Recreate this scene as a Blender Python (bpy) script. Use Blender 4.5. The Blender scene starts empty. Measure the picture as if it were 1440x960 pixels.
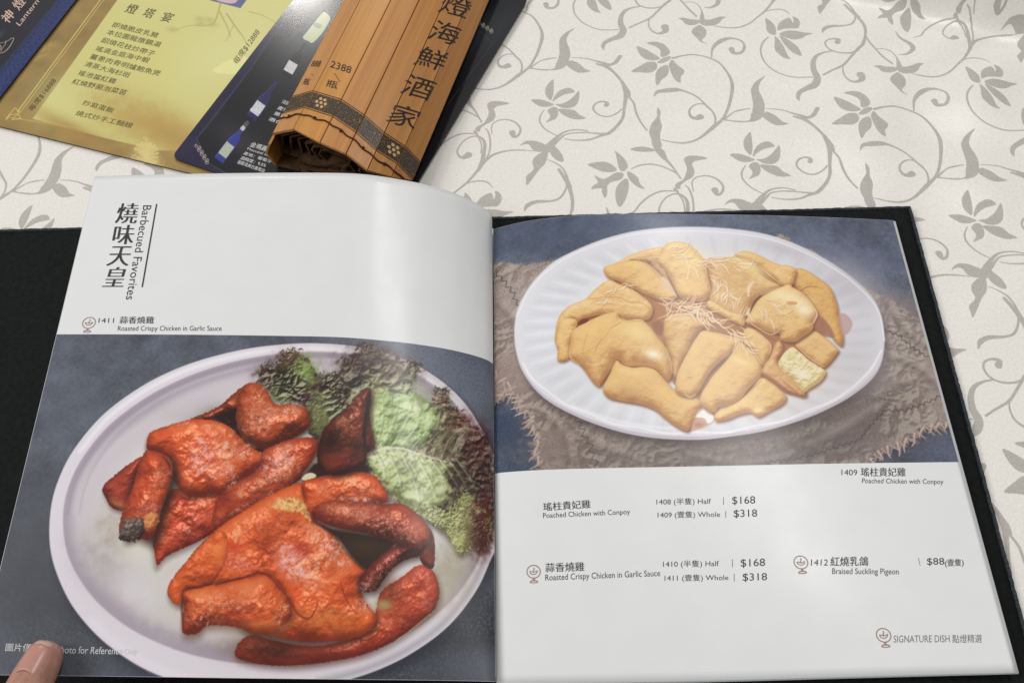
"""An open menu book, a rolled bamboo menu and three menu cards on a satin tablecloth.
Everything is modelled in metres; the tablecloth is z = 0.  All colour prints are painted by the
numpy paint box below (no files are read)."""
import bpy, bmesh, math, random
import numpy as np
from mathutils import Vector, Matrix

# ------------------------------------------------------------------ camera, light, exposure
scene = bpy.context.scene
CAM_AXES = [[.997524,-.060792,-.035345],[.07032,.862364,.501381],[0,-.502625,.864505]]
LENS = 33.1708
cam_data = bpy.data.cameras.new('camera'); camera = bpy.data.objects.new('camera', cam_data)
scene.collection.objects.link(camera)
cam_data.sensor_width = 36.; cam_data.lens = LENS; cam_data.clip_start = .01; cam_data.clip_end = 60
m = Matrix([[CAM_AXES[c][r] for c in range(3)] for r in range(3)]).to_4x4(); m.translation = (0, 0, .5)
camera.matrix_world = m; scene.camera = camera

world = bpy.data.worlds.new('World'); scene.world = world; world.use_nodes = True
bg = world.node_tree.nodes['Background']; bg.inputs[0].default_value = (.985, .985, .98, 1); bg.inputs[1].default_value = .34

def area_lamp(name, loc, target, size, size_y, power, color):
    d = bpy.data.lights.new(name, 'AREA'); d.shape = 'RECTANGLE'; d.size = size; d.size_y = size_y; d.energy = power; d.color = color
    o = bpy.data.objects.new(name, d); scene.collection.objects.link(o); o.location = loc
    o.rotation_euler = (Vector(target) - Vector(loc)).to_track_quat('-Z', 'Y').to_euler(); return o
area_lamp('ceiling_panel_lamp', (.72, 1.15, 2.2), (.72, 1.15, 0), .26, 1.2, 20, (1., .99, .965))
area_lamp('far_ceiling_lamp', (-.84, 3.62, 2.2), (-.2, .6, 0), .2, .2, 14, (1., .97, .92))
area_lamp('side_fill_lamp', (-1.7, .25, 1.9), (-.1, .2, 0), 1.2, 1.2, 30, (1., .995, .98))  # unseen soft fill, added to brighten the left side of the cloth

vs = scene.view_settings
vs.view_transform = 'Standard'; vs.look = 'None'; vs.exposure = 0; vs.gamma = 1

# ------------------------------------------------------------------ paint box
def catmull(P, n=24, closed=False):
    P = np.asarray(P, float); m = len(P)
    if m < 3 and not closed:
        return P[0] + (P[-1] - P[0]) * np.linspace(0, 1, n)[:, None]
    if closed:
        Q = np.vstack([P[-1:], P, P[:2]]); segs = m
    else:
        Q = np.vstack([2 * P[0] - P[1], P, 2 * P[-1] - P[-2]]); segs = m - 1
    t = np.linspace(0, 1, n, endpoint=False)[:, None]; out = []
    for i in range(segs):
        a, b, c, d = Q[i], Q[i + 1], Q[i + 2], Q[i + 3]
        out.append(.5 * ((2 * b) + (c - a) * t + (2 * a - 5 * b + 4 * c - d) * t ** 2 + (3 * b - a - 3 * c + d) * t ** 3))
    out = np.vstack(out)
    return out if closed else np.vstack([out, P[-1:]])
def resample(P, n):
    C = catmull(P, 30); L = np.r_[0, np.cumsum(np.linalg.norm(np.diff(C, axis=0), axis=1))]
    s = np.linspace(0, L[-1], n)
    return np.stack([np.interp(s, L, C[:, k]) for k in range(C.shape[1])], -1)
def edge_table(P, n=400):
    return resample(P, n + 1)
def on_leaf(top, bot, a, t):
    # a: 0 spine .. 1 fore edge; t: 0 head .. 1 foot -> book coordinates (u, v, z)
    a = np.clip(np.asarray(a, float), 0, 1); t = np.asarray(t, float); n = len(top) - 1
    x = a * n; i = np.minimum(x.astype(int), n - 1); fr = (x - i)[..., None]
    A = top[i] * (1 - fr) + top[i + 1] * fr; B = bot[i] * (1 - fr) + bot[i + 1] * fr
    return A * (1 - t[..., None]) + B * t[..., None]

def C3(c):
    c = np.asarray(c, np.float32); return c / 255. if c.max() > 2 else c
class Canvas:
    """a small numpy paint box: smooth shapes shaded from an inflated height field, strokes, grain"""
    def __init__(s, w_mm, h_mm, ppm, y0=0., seed=3):
        s.k = ppm; s.W = int(w_mm * ppm); s.H = int(h_mm * ppm); s.y0 = y0
        s.im = np.zeros((s.H, s.W, 3), np.float32); s.rng = np.random.default_rng(seed); s.cache = {}
    def noise(s, lo, seed=0):
        # band limited noise, feature size lo in millimetres, unit variance
        seed = seed % 4; key = (lo, seed)
        if key not in s.cache:
            r = np.random.default_rng(int(seed * 977 + lo * 131 + 7))
            fy = np.fft.fftfreq(s.H)[:, None] * s.k; fx = np.fft.rfftfreq(s.W)[None] * s.k
            f = np.hypot(fx, fy) * lo
            g = np.fft.rfft2(r.standard_normal((s.H, s.W)))
            a = np.fft.irfft2(g * np.exp(-(f - .75) ** 2 / .25), s=(s.H, s.W)); s.cache[key] = (a / a.std()).astype(np.float32)
        return s.cache[key]
    def fbm(s, lo, seed=0, n=3):
        lo = float(2 ** (round(np.log2(lo) * 2) / 2)); seed = seed % 4; key = ('f', lo, seed, n)
        if key not in s.cache:
            a = sum(s.noise(lo / 2 ** i, seed + i) * .5 ** i for i in range(n)); s.cache[key] = a / a.std()
        return s.cache[key]
    def px(s, P):
        P = np.asarray(P, float); return np.stack([P[..., 0] * s.k, (P[..., 1] - s.y0) * s.k], -1)
    def sdf(s, poly, pad=4., rough=0., rl=2., seed=0, smooth=True):
        Q = s.px(poly)
        if smooth: Q = catmull(Q, 4, True)
        p = pad * s.k + rough * s.k * 2
        x0 = int(max(0, Q[:, 0].min() - p)); x1 = int(min(s.W, Q[:, 0].max() + p)); y0 = int(max(0, Q[:, 1].min() - p)); y1 = int(min(s.H, Q[:, 1].max() + p))
        if x1 - x0 < 2 or y1 - y0 < 2: return None
        Y, X = np.mgrid[y0:y1, x0:x1].astype(np.float32)
        if rough:
            X = X + s.fbm(rl, seed + 11)[y0:y1, x0:x1] * rough * s.k; Y = Y + s.fbm(rl, seed + 23)[y0:y1, x0:x1] * rough * s.k
        D = np.full(X.shape, 1e9, np.float32); ins = np.zeros(X.shape, bool); n = len(Q)
        for i in range(n):
            ax, ay = Q[i]; bx, by = Q[(i + 1) % n]; dx, dy = bx - ax, by - ay; L = dx * dx + dy * dy
            if L < 1e-6: continue
            h = np.clip(((X - ax) * dx + (Y - ay) * dy) / L, 0, 1)
            D = np.minimum(D, (X - ax - h * dx) ** 2 + (Y - ay - h * dy) ** 2)
            if abs(dy) > 1e-9:
                c = ((Y >= min(ay, by)) & (Y < max(ay, by))) & (X < ax + (Y - ay) * dx / dy); ins ^= c
        D = np.sqrt(D); return (slice(y0, y1), slice(x0, x1)), np.where(ins, D, -D) / s.k
    def over(s, sl, a, col):
        s.im[sl] = s.im[sl] * (1 - a[..., None]) + C3(col) * a[..., None]
    def blur(s, A, r):
        r = int(max(1, r * s.k))
        for ax in (0, 1):
            for _ in range(3):
                n = A.shape[ax]; w = min(r, (n - 1) // 2)
                if w < 1: continue
                B = np.concatenate([np.repeat(np.take(A, [0], ax), w + 1, ax), A, np.repeat(np.take(A, [n - 1], ax), w, ax)], ax)
                C = np.cumsum(B, ax, dtype=np.float64)
                A = ((np.take(C, range(2 * w + 1, n + 2 * w + 1), ax) - np.take(C, range(0, n), ax)) / (2 * w + 1)).astype(np.float32)
        return A
    def fill(s, poly, col, soft=.3, op=1., rough=0., rl=2., seed=0, smooth=True, tex=None, tl=3.):
        r = s.sdf(poly, max(4., soft * 2), rough, rl, seed, smooth)
        if r is None: return
        sl, d = r; a = np.clip(d / soft + .5, 0, 1); a = a * a * (3 - 2 * a) * op
        c = C3(col)[None, None]
        if tex is not None: c = c * (1 + tex * s.fbm(tl, seed)[sl][..., None])
        s.over(sl, a, c)
    def shadow(s, poly, dx=1., dy=1.5, soft=3., op=.5, col=(.15, .07, .04)):
        s.fill(np.asarray(poly, float) + [dx, dy], col, soft * 2, op)
    def piece(s, poly, base, dark, light, R=9., H=1., bump=.25, bl=3., fine=.08, fl=.9, spec=.0, sp=14, L=(-.35, -.6, .72), amb=.45, edge=.35, ew=1.2, soft=.35, rough=.0, rl=2., seed=0, op=1., blotch=.06, warm=None, style=None):
        r = s.sdf(poly, 4., rough, rl, seed)
        if r is None: return
        sl, d = r; dc = np.clip(d, 0, R) / R
        h = H * R * np.sqrt(1 - (1 - dc) ** 2); h = s.blur(h, .8)
        h = h + bump * s.fbm(bl, seed + 1)[sl] + fine * s.fbm(fl, seed + 2)[sl]
        gy, gx = np.gradient(h); gx = gx * s.k; gy = gy * s.k
        nz = 1 / np.sqrt(gx * gx + gy * gy + 1); L = np.array(L) / np.linalg.norm(L)
        diff = np.clip((-gx * L[0] - gy * L[1] + L[2]) * nz, 0, 1)
        v = amb + (1 - amb) * diff; v = (v - .40) / (.72 + .10 * (bl > 5.5 and spec > 0)) + blotch * s.fbm(bl * 2.2, seed + 5)[sl]
        v = v * (1 - edge * np.exp(-np.clip(d, 0, None) / ew)); v = np.clip(v, 0, 1.15)
        base, dark, light = (C3(c) for c in (base, dark, light))
        w = v[..., None]; c = np.where(w < .55, dark + (base - dark) * (w / .55), base + (light - base) * ((w - .55) / .5))
        if warm is not None:
            m = np.clip(s.fbm(bl * 1.6, seed + 9)[sl] * .6, 0, 1)[..., None] * .6; c = c * (1 - m) + np.asarray(warm, np.float32) * m
        if spec:
            Hh = L + np.array([0, 0, 1.]); Hh /= np.linalg.norm(Hh)
            sp_ = np.clip((-gx * Hh[0] - gy * Hh[1] + Hh[2]) * nz, 0, 1) ** sp
            m = np.clip(.5 + .6 * s.fbm(bl * 3, seed + 7)[sl], 0, 1)
            c = c + (spec * sp_ * m)[..., None] * np.array([1., .86, .84], np.float32)
        a = np.clip(d / soft + .5, 0, 1); s.over(sl, a * a * (3 - 2 * a) * op, np.clip(c, 0, 1))
    def crinkle(s, poly, amt=.5, lo=3., soft=2., seed=0, dark=(.1, .08, .06), light=(.95, .97, .85), rough=1.):
        # frilled leaf surface: ridged, domain warped folds shaded light on one flank and dark on the other
        r = s.sdf(poly, 4., rough, 2., seed)
        if r is None: return
        sl, d = r; f = s.noise(lo, seed); g = s.noise(lo * .45, seed + 1); big = s.noise(lo * 3, seed + 2)
        h = np.abs(f) * 1.1 + np.abs(g) * .45 + big * .5; gy, gx = np.gradient(h); v = (-gx * .55 - gy * .85) * s.k * lo * .28
        v = v[sl] * np.clip(.55 + .5 * big[sl], .1, 1.3) - .35 * np.exp(-(np.abs(f[sl]) / .12) ** 2); a = np.clip(d / soft + .5, 0, 1) * amt
        s.over(sl, np.clip(v, 0, 1) * a * .8, C3(light)); s.over(sl, np.clip(-v, 0, 1) * a, C3(dark))
    def shred(s, P, w, k):
        s.stroke(np.array(P) + [.2, .5], [w * .7, w, w * .5], (150, 100, 64), op=.35, soft=.6)
        s.stroke(P, [w * .5, w, w * .4], ((248, 226, 190), (240, 206, 162), (252, 236, 210))[k], op=.9, soft=.35)
    def thread(s, P, k): s.stroke(P, [1.3, 1., .5], ((176, 154, 144), (150, 130, 122), (196, 172, 158))[k], op=.9, soft=.3)
    def weave(s, poly):
        r = s.sdf(poly)
        if r is None: return
        sl, d = r; Y, X = np.mgrid[sl]; w = s.noise(1., 1)[sl] * .5 + s.noise(.7, 2)[sl] * .5
        v = (np.sin(X * 2.2 + s.noise(6., 1)[sl]) + np.sin(Y * 2.1 + s.noise(6., 2)[sl])) * .25 + w * .7
        m = (np.clip(d / .4, 0, 1) * .055 * v)[..., None]; s.im[sl] = np.clip(s.im[sl] * (1 + m), 0, 1)
    def gloss(s, cx, cy, rx, ry, ang=0., k=.7, col=(.93, .74, .72), cr=1.1, seed=0, thr=.0, inside=None):
        # crinkled highlight
        c, sn = np.cos(np.radians(ang)), np.sin(np.radians(ang)); R = max(rx, ry) * 2.
        x0 = int(max(0, (cx - R) * s.k)); x1 = int(min(s.W, (cx + R) * s.k)); y0 = int(max(0, (cy - s.y0 - R) * s.k)); y1 = int(min(s.H, (cy - s.y0 + R) * s.k))
        if x1 - x0 < 2 or y1 - y0 < 2: return
        Y, X = np.mgrid[y0:y1, x0:x1]; X = X / s.k - cx; Y = Y / s.k + s.y0 - cy; sl = (slice(y0, y1), slice(x0, x1))
        u = (X * c + Y * sn) / rx; v = (-X * sn + Y * c) / ry; g = np.exp(-(u * u + v * v) ** 1.3)
        n = s.noise(cr * 1.5, seed + 31)[sl]; n = 1 - np.minimum(np.abs(n) * 1.5, 1.6); n2 = s.noise(cr * 4, seed + 37)[sl]
        a = np.clip((np.maximum(n, 0) ** 2 * 1.25 + n2 * .22 + .24 - thr) * g ** .6 * k * 1.15, 0, .92); s.over(sl, a.astype(np.float32), C3(col))
    def glow(s, cx, cy, rx, ry, ang, col, k=1., tex=0., tl=2., seed=0):
        c, sn = np.cos(np.radians(ang)), np.sin(np.radians(ang)); R = max(rx, ry) * 2.3
        x0 = int(max(0, (cx - R) * s.k)); x1 = int(min(s.W, (cx + R) * s.k)); y0 = int(max(0, (cy - s.y0 - R) * s.k)); y1 = int(min(s.H, (cy - s.y0 + R) * s.k))
        if x1 - x0 < 2 or y1 - y0 < 2: return
        Y, X = np.mgrid[y0:y1, x0:x1]; X = X / s.k - cx; Y = Y / s.k + s.y0 - cy; sl = (slice(y0, y1), slice(x0, x1))
        u = (X * c + Y * sn) / rx; v = (-X * sn + Y * c) / ry; r2 = u * u + v * v + (tex * s.fbm(tl, seed + 3)[sl] if tex else 0)
        a = np.clip(np.exp(-r2), 0, 1) * k; s.over(sl, a.astype(np.float32), C3(col))
    def stroke(s, pts, w, col, op=1., soft=.25, smooth=True, wob=0.):
        P = catmull(np.asarray(pts, float), 8) if smooth and len(pts) > 2 else np.asarray(pts, float)
        n = len(P); W = np.interp(np.linspace(0, 1, n), np.linspace(0, 1, len(np.atleast_1d(w))), np.atleast_1d(w))
        if wob: P = P + s.rng.normal(0, wob, P.shape)
        Q = s.px(P); m = (W.max() + soft + 1) * s.k
        x0 = int(max(0, Q[:, 0].min() - m)); x1 = int(min(s.W, Q[:, 0].max() + m)); y0 = int(max(0, Q[:, 1].min() - m)); y1 = int(min(s.H, Q[:, 1].max() + m))
        if x1 - x0 < 2 or y1 - y0 < 2: return
        Y, X = np.mgrid[y0:y1, x0:x1].astype(np.float32); D = np.full(X.shape, 1e9, np.float32)
        for i in range(n - 1):
            ax, ay = Q[i]; bx, by = Q[i + 1]; dx, dy = bx - ax, by - ay; L = dx * dx + dy * dy + 1e-6
            h = np.clip(((X - ax) * dx + (Y - ay) * dy) / L, 0, 1)
            D = np.minimum(D, np.sqrt((X - ax - h * dx) ** 2 + (Y - ay - h * dy) ** 2) - (W[i] + (W[i + 1] - W[i]) * h) * s.k / 2)
        a = np.clip(.5 - D / (soft * s.k), 0, 1) * op; s.over((slice(y0, y1), slice(x0, x1)), a, col)

def bgL(c):
    n = c.fbm(14, 3) * .5 + c.fbm(3, 8) * .35 + c.fbm(40, 5) * .5
    base = np.array([.345, .36, .405], np.float32); c.im[:] = base * (1 + .085 * n[..., None])
    c.glow(60, 250, 60, 40, 0, (.22, .23, .25), k=.8); c.glow(12, 225, 22, 40, 0, (.28, .29, .31), k=.6); c.glow(30, 280, 30, 14, 0, (.36, .38, .41), k=.5, tex=.6)
    c.glow(235, 270, 60, 26, 0, (.17, .18, .20), k=.9, tex=.4); c.glow(250, 282, 26, 8, 0, (.36, .38, .44), k=.7, tex=.8)
    c.glow(40, 150, 40, 22, 0, (.38, .40, .44), k=.4, tex=.8); c.glow(215, 118, 60, 22, 20, (.47, .50, .56), k=.7, tex=.3)
def bgR(c):
    n = c.fbm(16, 3) * .55 + c.fbm(4, 8) * .35 + c.fbm(45, 5) * .4
    base = np.array([.345, .37, .435], np.float32); c.im[:] = base * (1 + .10 * n[..., None])
    c.glow(30, 10, 60, 20, 0, (.27, .32, .40), k=.6, tex=.4); c.glow(12, 150, 26, 30, 0, (.17, .24, .34), k=.9, tex=.2); c.glow(110, 5, 40, 10, 0, (.40, .45, .55), k=.5, tex=.6)
    c.glow(235, 150, 40, 26, 0, (.16, .17, .23), k=.85, tex=.3); c.glow(255, 165, 14, 10, 0, (.38, .40, .50), k=.8, tex=.8); c.glow(215, 40, 40, 26, 20, (.42, .45, .55), k=.5, tex=.6)


# ------------------------------------------------------------------ traced data
BOOK_ORIGIN = [.26513,.36894,0]
BOOK_ANGLE = -.05601
LEAF_LEFT_HEAD = [[-.27255,-.006,.00934],[-.27402,-.006,.01613],[-.27737,-.006,.02142],[-.28373,-.006,.02818],[-.29431,-.006,.03641],[-.31117,-.006,.0454],[-.328,-.006,.05152],[-.34477,-.006,.05621],[-.36177,-.006,.05857],[-.39622,-.006,.06031],[-.43953,-.006,.06143],[-.48311,-.006,.0619],[-.51257,-.006,.06179]]
LEAF_LEFT_FOOT = [[-.26893,-.2945,.01318],[-.27134,-.2945,.01406],[-.27654,-.2945,.01512],[-.28865,-.2945,.01716],[-.3093,-.2945,.02008],[-.3435,-.2945,.024],[-.39069,-.2945,.02977],[-.43688,-.2945,.03613],[-.47496,-.2945,.04107],[-.51316,-.2945,.04599]]
LEAF_RIGHT_HEAD = [[-.27186,-.014,.00849],[-.26877,-.014,.01026],[-.26225,-.014,.01263],[-.25209,-.014,.01595],[-.23888,-.014,.01874],[-.22307,-.014,.02065],[-.20059,-.014,.02155],[-.1781,-.014,.02112],[-.15105,-.014,.01985],[-.09663,-.014,.01612],[-.05072,-.014,.01178],[-.0153,-.014,.00756]]
LEAF_RIGHT_FOOT = [[-.26881,-.295,.00846],[-.26631,-.29498,.00894],[-.26098,-.29493,.00947],[-.24684,-.2948,.0092],[-.20723,-.29445,.00722],[-.16208,-.29405,.00685],[-.09262,-.29342,.0092],[-.01415,-.2927,.01125]]
CLOTH_R = [.13201,-.06347]
CLOTH_C = [-.10022,-.20989]
CLOTH_O = [.0498,.52319]
CLOTH_TILE = [146.47,232.58]
TEXT_LEFT = [
    ('燒',[[240.97,34.53],[227.74,34.98],[241.04,20.39]],'serif','ink'),
    ('味',[[240.02,49.29],[227.34,49.46],[240.35,35.9]],'serif','ink'),
    ('天',[[240.45,63.88],[227.31,64],[239.72,50.82]],'serif','ink'),
    ('皇',[[240.14,77.85],[227.6,77.91],[239.11,64.89]],'serif','ink'),
    ('Barbecued Favorites',[[225.78,22.33],[224.68,86.18],[220.72,22.43]],'light','ink'),
    ('1411',[[237.57,100.99],[228.74,100.98],[237.82,97.99]],'light','ink'),
    ('蒜香燒雞',[[225.47,101.47],[205.69,101.41],[225.87,96.98]],'bold','ink'),
    ('Roasted Crispy Chicken in Garlic Sauce',[[225.46,106.92],[166.27,106.5],[225.87,102.96]],'light','ink'),
    ('圖片僅',[[247.91,277.25],[235.51,277.33],[248.18,273.66]],'n','white'),
    ('供參考',[[235.3,277.33],[223.15,277.42],[235.52,273.74]],'n','white'),
    ('Photo for Reference',[[222.63,277.82],[190.54,278.06],[222.74,274.56]],'light','white'),
    ('Only',[[189.67,278.74],[183.19,278.74],[189.75,275.27]],'light','white'),
]
TEXT_RIGHT = [
    ('瑤柱貴妃雞',[[27.21,197.23],[53.44,196.09],[27.16,192.43]],'bold','ink'),
    ('Poached Chicken with Conpoy',[[27.03,202.1],[74.78,200.91],[26.96,198.25]],'light','ink'),
    ('1408 (半隻) Half',[[89.49,195.66],[119.34,195.86],[89.88,191.23]],'n','ink'),
    ('$168',[[130.85,196.15],[143.46,196.13],[131.36,191.14]],'n','ink'),
    ('1409 (壹隻) Whole',[[89.49,203.09],[123.42,203.41],[89.87,198.72]],'n','ink'),
    ('$318',[[130.8,203.6],[143.53,203.59],[131.28,198.76]],'n','ink'),
    ('蒜香燒雞',[[27.04,231.21],[48.02,230.95],[27.23,226.28]],'bold','ink'),
    ('Roasted Crispy Chicken in Garlic Sauce',[[26.84,236.74],[88.12,235.34],[27,232.39]],'light','ink'),
    ('1410 (半隻) Half',[[89.94,230.29],[119.63,230.54],[90.33,226.01]],'n','ink'),
    ('$168',[[131.09,230.96],[144.03,230.89],[131.58,226.25]],'n','ink'),
    ('1411 (壹隻) Whole',[[90.1,237.7],[123.75,238.07],[90.48,233.59]],'n','ink'),
    ('$318',[[131.17,238.48],[144.01,238.53],[131.65,233.95]],'n','ink'),
    ('1409',[[193.16,179.99],[201.86,180.26],[193.77,176.56]],'n','ink'),
    ('瑤柱貴妃雞',[[203.6,180.88],[228.46,181.28],[204.59,175.67]],'bold','ink'),
    ('Poached Chicken with Conpoy',[[203.32,185.81],[247.9,187.12],[204.28,181.95]],'light','ink'),
    ('1412',[[168.04,230.69],[176.94,230.93],[168.78,227.38]],'n','ink'),
    ('紅燒乳鴿',[[178.11,231.39],[197.99,231.66],[179.19,226.25]],'bold','ink'),
    ('Braised Suckling Pigeon',[[178.26,236.51],[212.84,237.57],[178.97,232.37]],'light','ink'),
    ('$88',[[228.74,232.38],[237.83,232.48],[229.5,228.07]],'n','ink'),
    ('(壹隻)',[[237.81,233.44],[247.66,233.34],[238.87,228.93]],'bold','ink'),
    ('SIGNATURE DISH',[[203.07,271.72],[231.12,272.24],[203.8,268.16]],'light','grey'),
    ('點燈精選',[[232.3,272.67],[247.07,272.85],[233.29,268.51]],'n','grey'),
]
RULES_LEFT = [([[217.74,21.43],[216.49,78.23]],.9)]
RULES_RIGHT = [([[126.66,191.48],[126.17,195.57]],.35),([[126.91,199.33],[126.46,203.15]],.35),([[127.27,226.24],[126.76,230.41]],.35),([[127.27,233.94],[126.76,238.05]],.35),([[225.07,227.87],[225.16,232.19]],.3)]
ICONS = [('L',242.9,100.98),('R',20.79,230.74),('R',163.12,228.84),('R',198.86,267.93)]
CARD_DARK = {'o':[-.1205,.66977],'ex':[.894081,-.447906],'z':.0042,'w':170.4,'h':240}
CARD_GOLD = {'o':[-.31153,.73806],'ex':[.930424,-.366484],'z':.0022,'w':223,'h':240}
CARD_BLUE = {'o':[-.38086,.75733],'ex':[.934157,-.356862],'z':.0042,'w':100,'h':240}
TEXT_GOLD = [
    ('燈',[[71.82,108.71],[81.21,108.84],[71.5,98.4]],'bold','olive'),
    ('塔',[[87.54,109.18],[96.85,109.31],[87.33,98.92]],'bold','olive'),
    ('宴',[[103.61,109.4],[112.84,109.53],[103.5,99.18]],'bold','olive'),
    ('即燒脆皮乳豬',[[70.66,126.09],[111.17,127.35],[70.48,120.32]],'n','olive'),
    ('本拉圖龍燉鵝湯',[[70.78,134.56],[118.05,135.96],[70.6,128.85]],'n','olive'),
    ('韶燒花枝炒帶子',[[71.18,143.35],[118.35,145.82],[71,137.7]],'n','olive'),
    ('瑤滴金庭海中蝦',[[71.53,152.8],[117.81,153.22],[71.35,147.22]],'n','olive'),
    ('薑蔥肉骨明爐鮑魚煲',[[71.9,161.39],[132.57,163.18],[71.72,155.88]],'n','olive'),
    ('清蒸大海杉斑',[[71.99,169.43],[111.44,171.17],[71.82,163.98]],'n','olive'),
    ('瑤池當紅雞',[[72.23,179.1],[104.4,179.4],[72.06,173.72]],'n','olive'),
    ('紅燒野菌泡菜苗',[[72.55,188.06],[117.84,187.44],[72.38,182.74]],'n','olive'),
    ('炒窩蛋飯',[[91.62,204.7],[117.72,205.77],[91.52,199.53]],'n','olive'),
    ('燒式炒手工麵線',[[92.12,215.17],[138.48,214.9],[92.02,210.07]],'n','olive'),
    ('每席$16888',[[60.47,221.18],[61.01,188.91],[54.74,218.79]],'n','brown'),
    ('每席$12888',[[184.7,136.69],[186.53,100.37],[178.52,132.88]],'n','olive'),
]
TEXT_BLUE = [('神',[[62.99,140.79],[62.92,130.21],[51.83,135.69]],'bold','rose'),('燈',[[63.03,125.31],[62.97,114.51],[51.76,120.06]],'bold','rose'),('Lantern',[[72.79,140.21],[72.75,111.67],[67.86,137.94]],'n','rose')]
TEXT_DARK = [('金瑪麗甜白酒',[[46.02,211.18],[73.11,210.59],[45.92,206.49]],'bold','white'),('Moscatel de Oro',[[46.27,214.14],[70.65,214.03],[45.86,212.11]],'n','white'),('產地：葡萄牙',[[45.84,219.09],[68.2,218.96],[45.66,216.12]],'bold','white'),('酒精度：9.5%',[[46.09,223.64],[66.42,223.49],[45.75,220.42]],'bold','white'),('甜醇清爽白葡萄酒',[[46.23,227.55],[68.11,228.12],[45.77,224.3]],'bold','white'),('法國干紅葡萄酒',[[46.44,167.03],[70.22,167.63],[46.19,163.4]],'bold','white'),('產地：法國',[[46.45,173.39],[69.12,173.75],[46.2,169.79]],'bold','white'),('果香濃郁',[[46.71,179.03],[67.76,179.37],[46.46,175.46]],'bold','white'),('適合佐餐',[[46.07,184.97],[67.68,185.58],[45.82,181.43]],'bold','white')]
SCROLL_O = [-.05914,.41787]
SCROLL_AX = [.329372,.9442]
SCROLL_SECTION = [[-.09549,.03,-.00237],[-.07751,.04,-.00355],[-.05362,.044,-.01336],[-.03436,.043,-.01734],[-.01842,.038,-.02306],[-.00563,.028,-.01723],[.00313,.014,-.00607]]
TEXT_SCROLL = [('燈',[[78.93,125.35],[100.77,137.35],[79.75,144.59]],'n','brush'),('海',[[79.6,97.93],[101.11,109.45],[80.51,118.68]],'n','brush'),('鮮',[[78.72,71.68],[99.53,81.63],[79.56,90.92]],'n','brush'),('酒',[[78.34,43.71],[99.36,53.05],[79.2,62.85]],'n','brush'),('家',[[78.17,17.05],[97.86,24.92],[79,35.42]],'n','brush'),('2388',[[24.24,54.1],[41.87,49.07],[23.32,60.45]],'n','brush'),('/',[[37.36,40.83],[37.8,41.99],[29.89,47.35]],'n','brush'),('瓶',[[28.54,35.9],[37.76,33.93],[27.28,42.61]],'n','brush'),('/',[[13.08,47.47],[13.86,47.82],[7.72,51.03]],'n','brush'),('瓶',[[4.85,41.84],[12.22,38.92],[4.14,48.22]],'n','brush'),('888',[[3.47,59.78],[13.95,56.13],[3,65.88]],'n','brush')]
BAND_NEAR = [.0167,.0167,.01036,.00182,-.00547,-.00495,-.00445]
BAND_WIDTH = .0135
CORD_OFFSET = .00698
HAND_PAGE = [[-.22846,.11308,.04235],[-.23451,.09067,.04136]]
STYLES = {'roast':{'bump':.28,'bl':9,'fine':.02,'fl':1.8,'spec':.42,'sp':30,'L':(-.1,-.62,.75),'blotch':.08,'rough':.12,'edge':.45,'ew':1.5},'poach':{'bump':.13,'bl':5,'fine':.03,'fl':1.4,'spec':0,'L':(-.15,-.7,.7),'amb':.5,'edge':.34,'ew':.8,'soft':.4,'blotch':.035}}
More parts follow.
